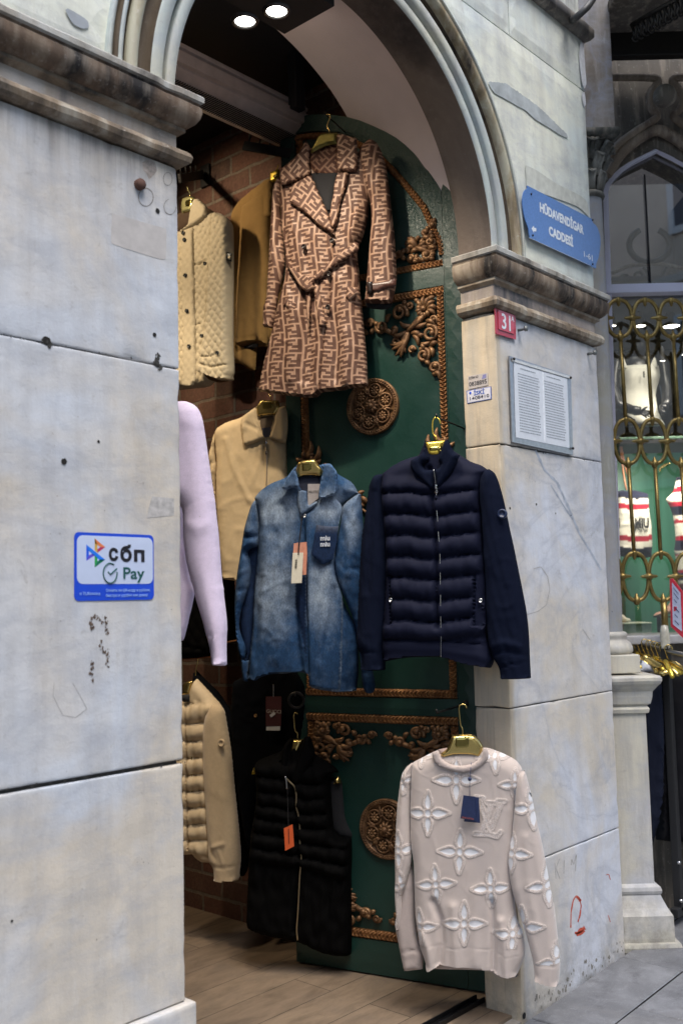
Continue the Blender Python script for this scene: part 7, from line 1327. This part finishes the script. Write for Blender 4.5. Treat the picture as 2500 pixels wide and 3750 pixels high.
coat('long black coat on the pavement rack behind the black post', np.array([(2385,2520),(2420,2470),(2460,2455),(2520,2470),(2600,2520),(2610,3060),(2520,3085),(2400,3075),(2392,2800)], float), 4.72, M_bk2)
t = thing('white_shirt', 'white garment edge showing under the gold hangers on the rack', 'garment', at_depth(2370, 2440, 4.64)); panel('shoulder', fpl(4.7, 2370, 2440), s('1070,672 1130,705 1265,800 1240,815 1000,815 1068,760', X_), plain('white_cloth', (.55,.58,.65), .8), t, w=0, T=.03, R=.03, Tb=.02, h=.012)
t = thing('stone_kerb_block', 'pale grey stone slab lying on the paving behind the rack', 'stone slab', at_depth(2440, 3100, 5.0)); pbox('block', 2380, 2640, 3062, 3100, 5.3, .3, M_pave, t)
# --- the street's other side, seen only as a reflection in the glass and as the edge of the sky
OB = thing('opposite_building', 'cream rendered building across the street reflected in the shop window', 'building', (-4, -7.5, 0)); M_cr = plain('cream_render', (.58,.47,.35), .9, nscale=2)
q = MB(); q.box(-16, 12, -8.2, -7.5, -.3, 12.5, 0); q.build('wall', M_cr, OB, smooth=False); q = MB()
for zz in (3.2, 3.6, 6.4, 9.4, 11.9): q.box(-16, 12, -7.52, -7.38, zz, zz+.14, .01)
q.build('cornice', plain('pale_cornice', (.55,.50,.42), .9), OB)
for i in range(7):
    for zz in (1., 4.3, 7.2, 9.9): q = MB(); x_ = -14+i*3.4; q.box(x_, x_+1.1, -7.48, -7.44, zz, zz+1.6, .01); wf = q.build('window_frame', plain('white_frame', (.6,.6,.58), .5), OB); q = MB(); q.box(x_+.12, x_+.98, -7.44, -7.43, zz+.12, zz+1.48, 0); q.build('pane', M_dark, wf)
# ================================================================== signs and stickers
PY = Plane((0, FY, 0), n=(0, -1, 0))
def rrect(u0, u1, v0, v1, r, n=6):
    P = []
    for cx, cy, a0 in ((u1-r, v1-r, 0), (u0+r, v1-r, 90), (u0+r, v0+r, 180), (u1-r, v0+r, 270)):
        for i in range(n+1): a = math.radians(a0+90*i/n); P.append((cx+r*math.cos(a), cy+r*math.sin(a)))
    return P
def fit(name, items, pl, mat, parent, w):
    """items: (string, u0, u1, v centre, cap height, bold)"""
    for (st, u0, u1, v, hgt, bold) in items:
        V, Fc = text('t', st, pl, 0, 0, 0, 1., None, None, align='LEFT', bold=bold); uv_ = np.c_[(V-pl.o)@pl.a, V[:, 2]-pl.o[2]]; lo, hi = uv_.min(0), uv_.max(0)
        uu = u0+(uv_[:, 0]-lo[0])/(hi[0]-lo[0])*(u1-u0); vv = v+(uv_[:, 1]-(lo[1]+hi[1])/2)/(hi[1]-lo[1])*hgt
        o = mesh(name, pl.P(np.c_[uu, vv], np.full(len(uu), w)+(((V-pl.o)@pl.n) > 0)*.0004), Fc, mat, parent, smooth=False)
    return o
def flat(name, pl, P, mat, parent, w, th=.001, sm=0, smooth=False): return plate(name, pl, P, mat, parent, w=w, depth=th, h=.03, ease=min(.0004, th/2), hr=.02)
# payment sticker
G_ = ((250,1900),4.48); c4 = PY.uv(s('95,215 1395,290 95,1350 1395,1360', G_)); u0, u1 = c4[0,0], c4[1,0]; v1, v0 = c4[0,1], c4[2,1]; U = u1-u0; Vh = v1-v0
ST = thing('payment_sticker', 'blue and white payment sticker with coloured triangles on the left pillar', 'sticker', (u0, FY, v0))
M_stb = plain('sticker_blue', (.012,.07,.62), .35, b=0, namp=.03); M_stw = plain('sticker_white', (.55,.63,.82), .3, b=0, namp=.02)
flat('backing', PY, rrect(u0, u1, v0, v1, U*.055), M_stb, ST, .0022); flat('white_field', PY, rrect(u0+U*.03, u1-U*.015, v0+Vh*.245, v1-Vh*.045, U*.07), M_stw, ST, .0030)
def G(t_): 
    a = np.array([[float(x) for x in q_.split(',')] for q_ in t_.split()]); return PY.uv(a/4.48+np.array([250, 1900]))
def tri(nm, t_, col): flat(nm, PY, G(t_), plain(nm+'_ink', col, .4, b=0, namp=.03), ST, .0036, .0008)
tri('blue_triangle', '288,422 288,690 330,600 330,525', (.01,.10,.75)); tri('sky_triangle', '288,422 597,672 520,690 330,530', (.012,.20,.85)); tri('violet_triangle', '288,690 330,600 385,572 430,598', (.12,.08,.60))
tri('orange_triangle', '425,322 597,465 515,465 470,428 430,400', (.75,.22,.07)); tri('yellow_triangle', '425,322 470,428 470,560 425,520', (.62,.38,.07)); tri('red_triangle', '597,465 515,465 470,500 470,560', (.45,.03,.12)); tri('green_triangle', '425,600 470,640 470,700 425,800', (.02,.35,.08)); tri('teal_triangle', '425,800 470,700 515,668 597,672', (.01,.16,.10))
gb_ = lambda x, y: PY.uv([(250+x/4.48, 1900+y/4.48)])[0]
def tl(st, x0, x1, y, h_, b_): a, b = gb_(x0, y), gb_(x1, y); return (st, a[0], b[0], (a[1]+b[1])/2, h_/4.48*2.45/F_, b_)
fit('bank_lettering', [tl('с', 655, 808, 585, 222, .035), tl('б', 845, 1030, 565, 292, .035), tl('п', 1068, 1238, 608, 205, .035)], PY, plain('ink_black', (.012,.01,.015), .4, b=0), ST, .0036)
M_tg = plain('ink_teal', (.005,.085,.075), .4, b=0); fit('pay_lettering', [tl('Pay', 893, 1237, 922, 258, .012)], PY, M_tg, ST, .0036)
mb = MB(); uc = gb_(678, 892); ru = U*.085
P_ = [(uc[0]+ru*math.cos(a), uc[1]+ru*1.22*math.sin(a)) for a in np.radians(np.linspace(58, 368, 40))]; mb.tube(PY.P(np.array(P_), [.0036]*40), .0017, 5); mb.tube(PY.P(np.array([gb_(640, 868), gb_(680, 915), gb_(785, 815)]), [.0036]*3), .0018, 5); mb.build('tick_ring', M_tg, ST)
M_ib = plain('ink_pale', (.35,.55,.9), .4, b=0); fit('small_lettering', [tl('ti TURinvoice', 178, 515, 1225, 50, .0), tl('Оплата по QR-коду в рублях,', 612, 1335, 1175, 62, .0), tl('быстро и удобно как дома!', 612, 1290, 1258, 62, .0)], PY, M_ib, ST, .0030)
# street sign
SS = thing('street_sign', 'blue enamel street name sign with white letters above the right impost', 'sign', onY(2060, 830, FY)); M_en = plain('enamel_blue', (.085,.19,.46), .35, nscale=220, namp=.18)
s2 = lambda t_: PY.uv(S(t_, (1250,0), 1.254), .02)
flat('plate', PY, smooth_poly(s2('850,852 850,866 836,878 828,915 830,955 840,1005 856,1050 858,1070 862,1092 1166,1233 1167,1212 1178,1180 1185,1130 1184,1085 1170,1042 1150,1022 1148,1006')), M_en, SS, .022, .004)
M_ew = plain('enamel_white', (.72,.76,.80), .35, nscale=200, namp=.12)
def s5(x, y, w=.022): return PY.uv([(1600+x/1.96, 700+y/1.96)], w)[0]
def tl5(st, x0, y0, x1, y1, h_, b_, w=.0225): a, b = s5(x0, y0, w), s5(x1, y1, w); return (st, a[0], b[0], (a[1]+b[1])/2, h_/1.96*4.05/F_, b_)
fit('lettering', [tl5('HÜDAVENDİGAR', 735, 112, 1048, 262, 98, .045), tl5('CADDESİ', 800, 280, 972, 350, 98, .045), tl5('1-61', 1052, 452, 1112, 480, 46, .0)], PY, M_ew, SS, .0225)
a_ = s5(675, 275); flat('arrow', PY, [s5(675, 268), s5(692, 248), s5(692, 262), s5(708, 266), s5(708, 290), s5(692, 286), s5(692, 300)], M_ew, SS, .0232, .0008)
wire('rim_line', PY, S('1600,700 1601,700', None)*0+np.array([[1600+655/1.96, 700+333/1.96], [1600+1100/1.96, 700+535/1.96]]), .0228, .0009, M_ew, SS, 4)
for x, y in ((672, 22), (683, 318), (1112, 208), (1112, 524)): c0 = PY.P(np.array([s5(x, y)]), [.0235])[0]; q = MB(); q.ball(c0, .0045, 8); q.build('screw', M_iron, SS)
# house number
NP = thing('number_plate', 'small red house number plate under the right impost', 'number plate', onY(1847, 1180, FY)); s6 = lambda L, w=.01: np.array([s5(x, y, w) for x, y in L])
flat('plate', PY, s6([(413,814),(562,870),(566,1066),(420,1022)]), plain('number_red', (.42,.03,.055), .4, nscale=150, namp=.1), NP, .010, .003); flat('raised_field', PY, smooth_poly(s6([(432,850),(545,892),(548,1028),(436,992)]), 1), plain('number_red_field', (.50,.045,.07), .35), NP, .0135, .003)
fit('numerals', [tl5('31', 462, 928, 525, 952, 112, .012, .014)], PY, M_ew, NP, .0138); fit('suffix', [tl5('A', 530, 910, 550, 925, 36, 0, .014)], PY, M_ew, NP, .0138)
# framed text panel
PN_ = thing('text_plaque', 'clear framed information panel with two columns of print on the right pillar', 'plaque', onY(1990, 1480, FY)); c4_ = lambda L, w=.012: np.array([PY.uv([(1250+x/1.254, 1250+y/1.254)], w)[0] for x, y in L])
flat('steel_back', PY, c4_([(770,66),(1052,158),(1062,522),(784,462)]), plain('steel_frame', (.30,.30,.31), .35, .7), PN_, .012, .006); pm = c4_([(790,95),(1035,172),(1046,490),(800,440)], .014); flat('paper', PY, pm, plain('paper', (.66,.70,.76), .5, nscale=40, namp=.05), PN_, .0140, .0015)
flat('paper_fold', PY, c4_([(920,140),(927,142),(936,462),(929,460)], .0146), plain('bright_fold', (.8,.83,.88), .4), PN_, .0147, .0005)
mb = MB(); r3 = random.Random(9); uL, uR = pm[0, 0], pm[1, 0]; vt = (pm[0, 1]+pm[1, 1])/2; vb_ = (pm[2, 1]+pm[3, 1])/2
for col_ in (0, 1):
    ua = uL+(uR-uL)*(.06+.48*col_); ub = ua+(uR-uL)*.39
    for i in range(24):
        v_ = vt-.02-(vt-vb_-.035)*i/24; x = ua+(.02 if i == 0 else 0); e_ = ub-(.015*r3.random() if i else .03)
        if i == 1: continue
        while x < e_: l = r3.uniform(.004, .013); x2 = min(x+l, e_); mb.add(PY.P(np.array([(x, v_), (x2, v_), (x2, v_+.0042+(.001 if i == 0 else 0)), (x, v_+.0042)]), [.0146]*4), [(0, 1, 2, 3)]); x = x2+.0022
mb.build('printed_lines', plain('faded_print', (.26,.29,.34), .6, b=0), PN_, smooth=False)
flat('acrylic_strip', PY, c4_([(785,80),(1050,160),(1050,172),(785,92)], .016), plain('clear_edge', (.55,.55,.53), .15), PN_, .0165, .002)
for x, y in ((785, 82), (1045, 168), (1056, 492)): p_ = c4_([(x, y)])[0]; q = MB(); q.ball(PY.P(np.array([p_]), [.018])[0], .006, 8); q.build('screw', M_iron, PN_)
# utility labels on the reveal
PXr = Plane((3.2445, 2.15, 0), n=(-1, 0, 0)); c4x = lambda L, w=.001: np.array([PXr.uv([(1250+x/1.254, 1250+y/1.254)], w)[0] for x, y in L])
U1 = thing('meter_label', 'beige metal meter label with black digits, upper of the two on the reveal', 'label', onX(1748, 1395, 3.245)); flat('plate', PXr, c4x([(581,160),(671,144),(672,202),(583,221)]), plain('label_beige', (.48,.44,.42), .4, nscale=80, namp=.05), U1, .0022, .0015)
def tlx(st, x0, y0, x1, y1, h_, b_): a, b = c4x([(x0, y0)])[0], c4x([(x1, y1)])[0]; return (st, a[0], b[0], (a[1]+b[1])/2, h_/1.254*3.85/F_, b_)
M_lk = plain('label_ink', (.03,.03,.04), .5, b=0); fit('lettering', [tlx('KOFRA NO', 586, 170, 628, 162, 12, .005), tlx('0838895', 586, 197, 666, 184, 20, .01)], PXr, M_lk, U1, .0024); flat('logo', PXr, c4x([(648,154),(664,150),(664,168),(644,174)]), plain('violet_ink', (.22,.22,.42), .5), U1, .0026, .0004)
U2 = thing('meter_label', 'white and blue water meter label, lower of the two on the reveal', 'label', onX(1752, 1445, 3.245)); flat('plate', PXr, c4x([(573,228),(686,207),(688,265),(577,286)]), plain('label_blue', (.05,.10,.38), .4), U2, .0022, .0015); flat('field', PXr, c4x([(576,230),(683,210),(685,263),(580,283)]), plain('label_white', (.62,.62,.68), .4), U2, .0028, .0008)
fit('lettering', [tlx('İSKİ', 608, 238, 656, 226, 26, .02)], PXr, plain('label_blue_ink', (.03,.09,.40), .5, b=0), U2, .0030); fit('digits', [tlx('1408410', 590, 264, 678, 248, 15, .005)], PXr, M_lk, U2, .0030); q = MB(); q.ball(PXr.P(c4x([(592, 238)]), [.003])[0], .005, 8, (.2, 1, 1.3)); q.build('drop_emblem', M_stb, U2)
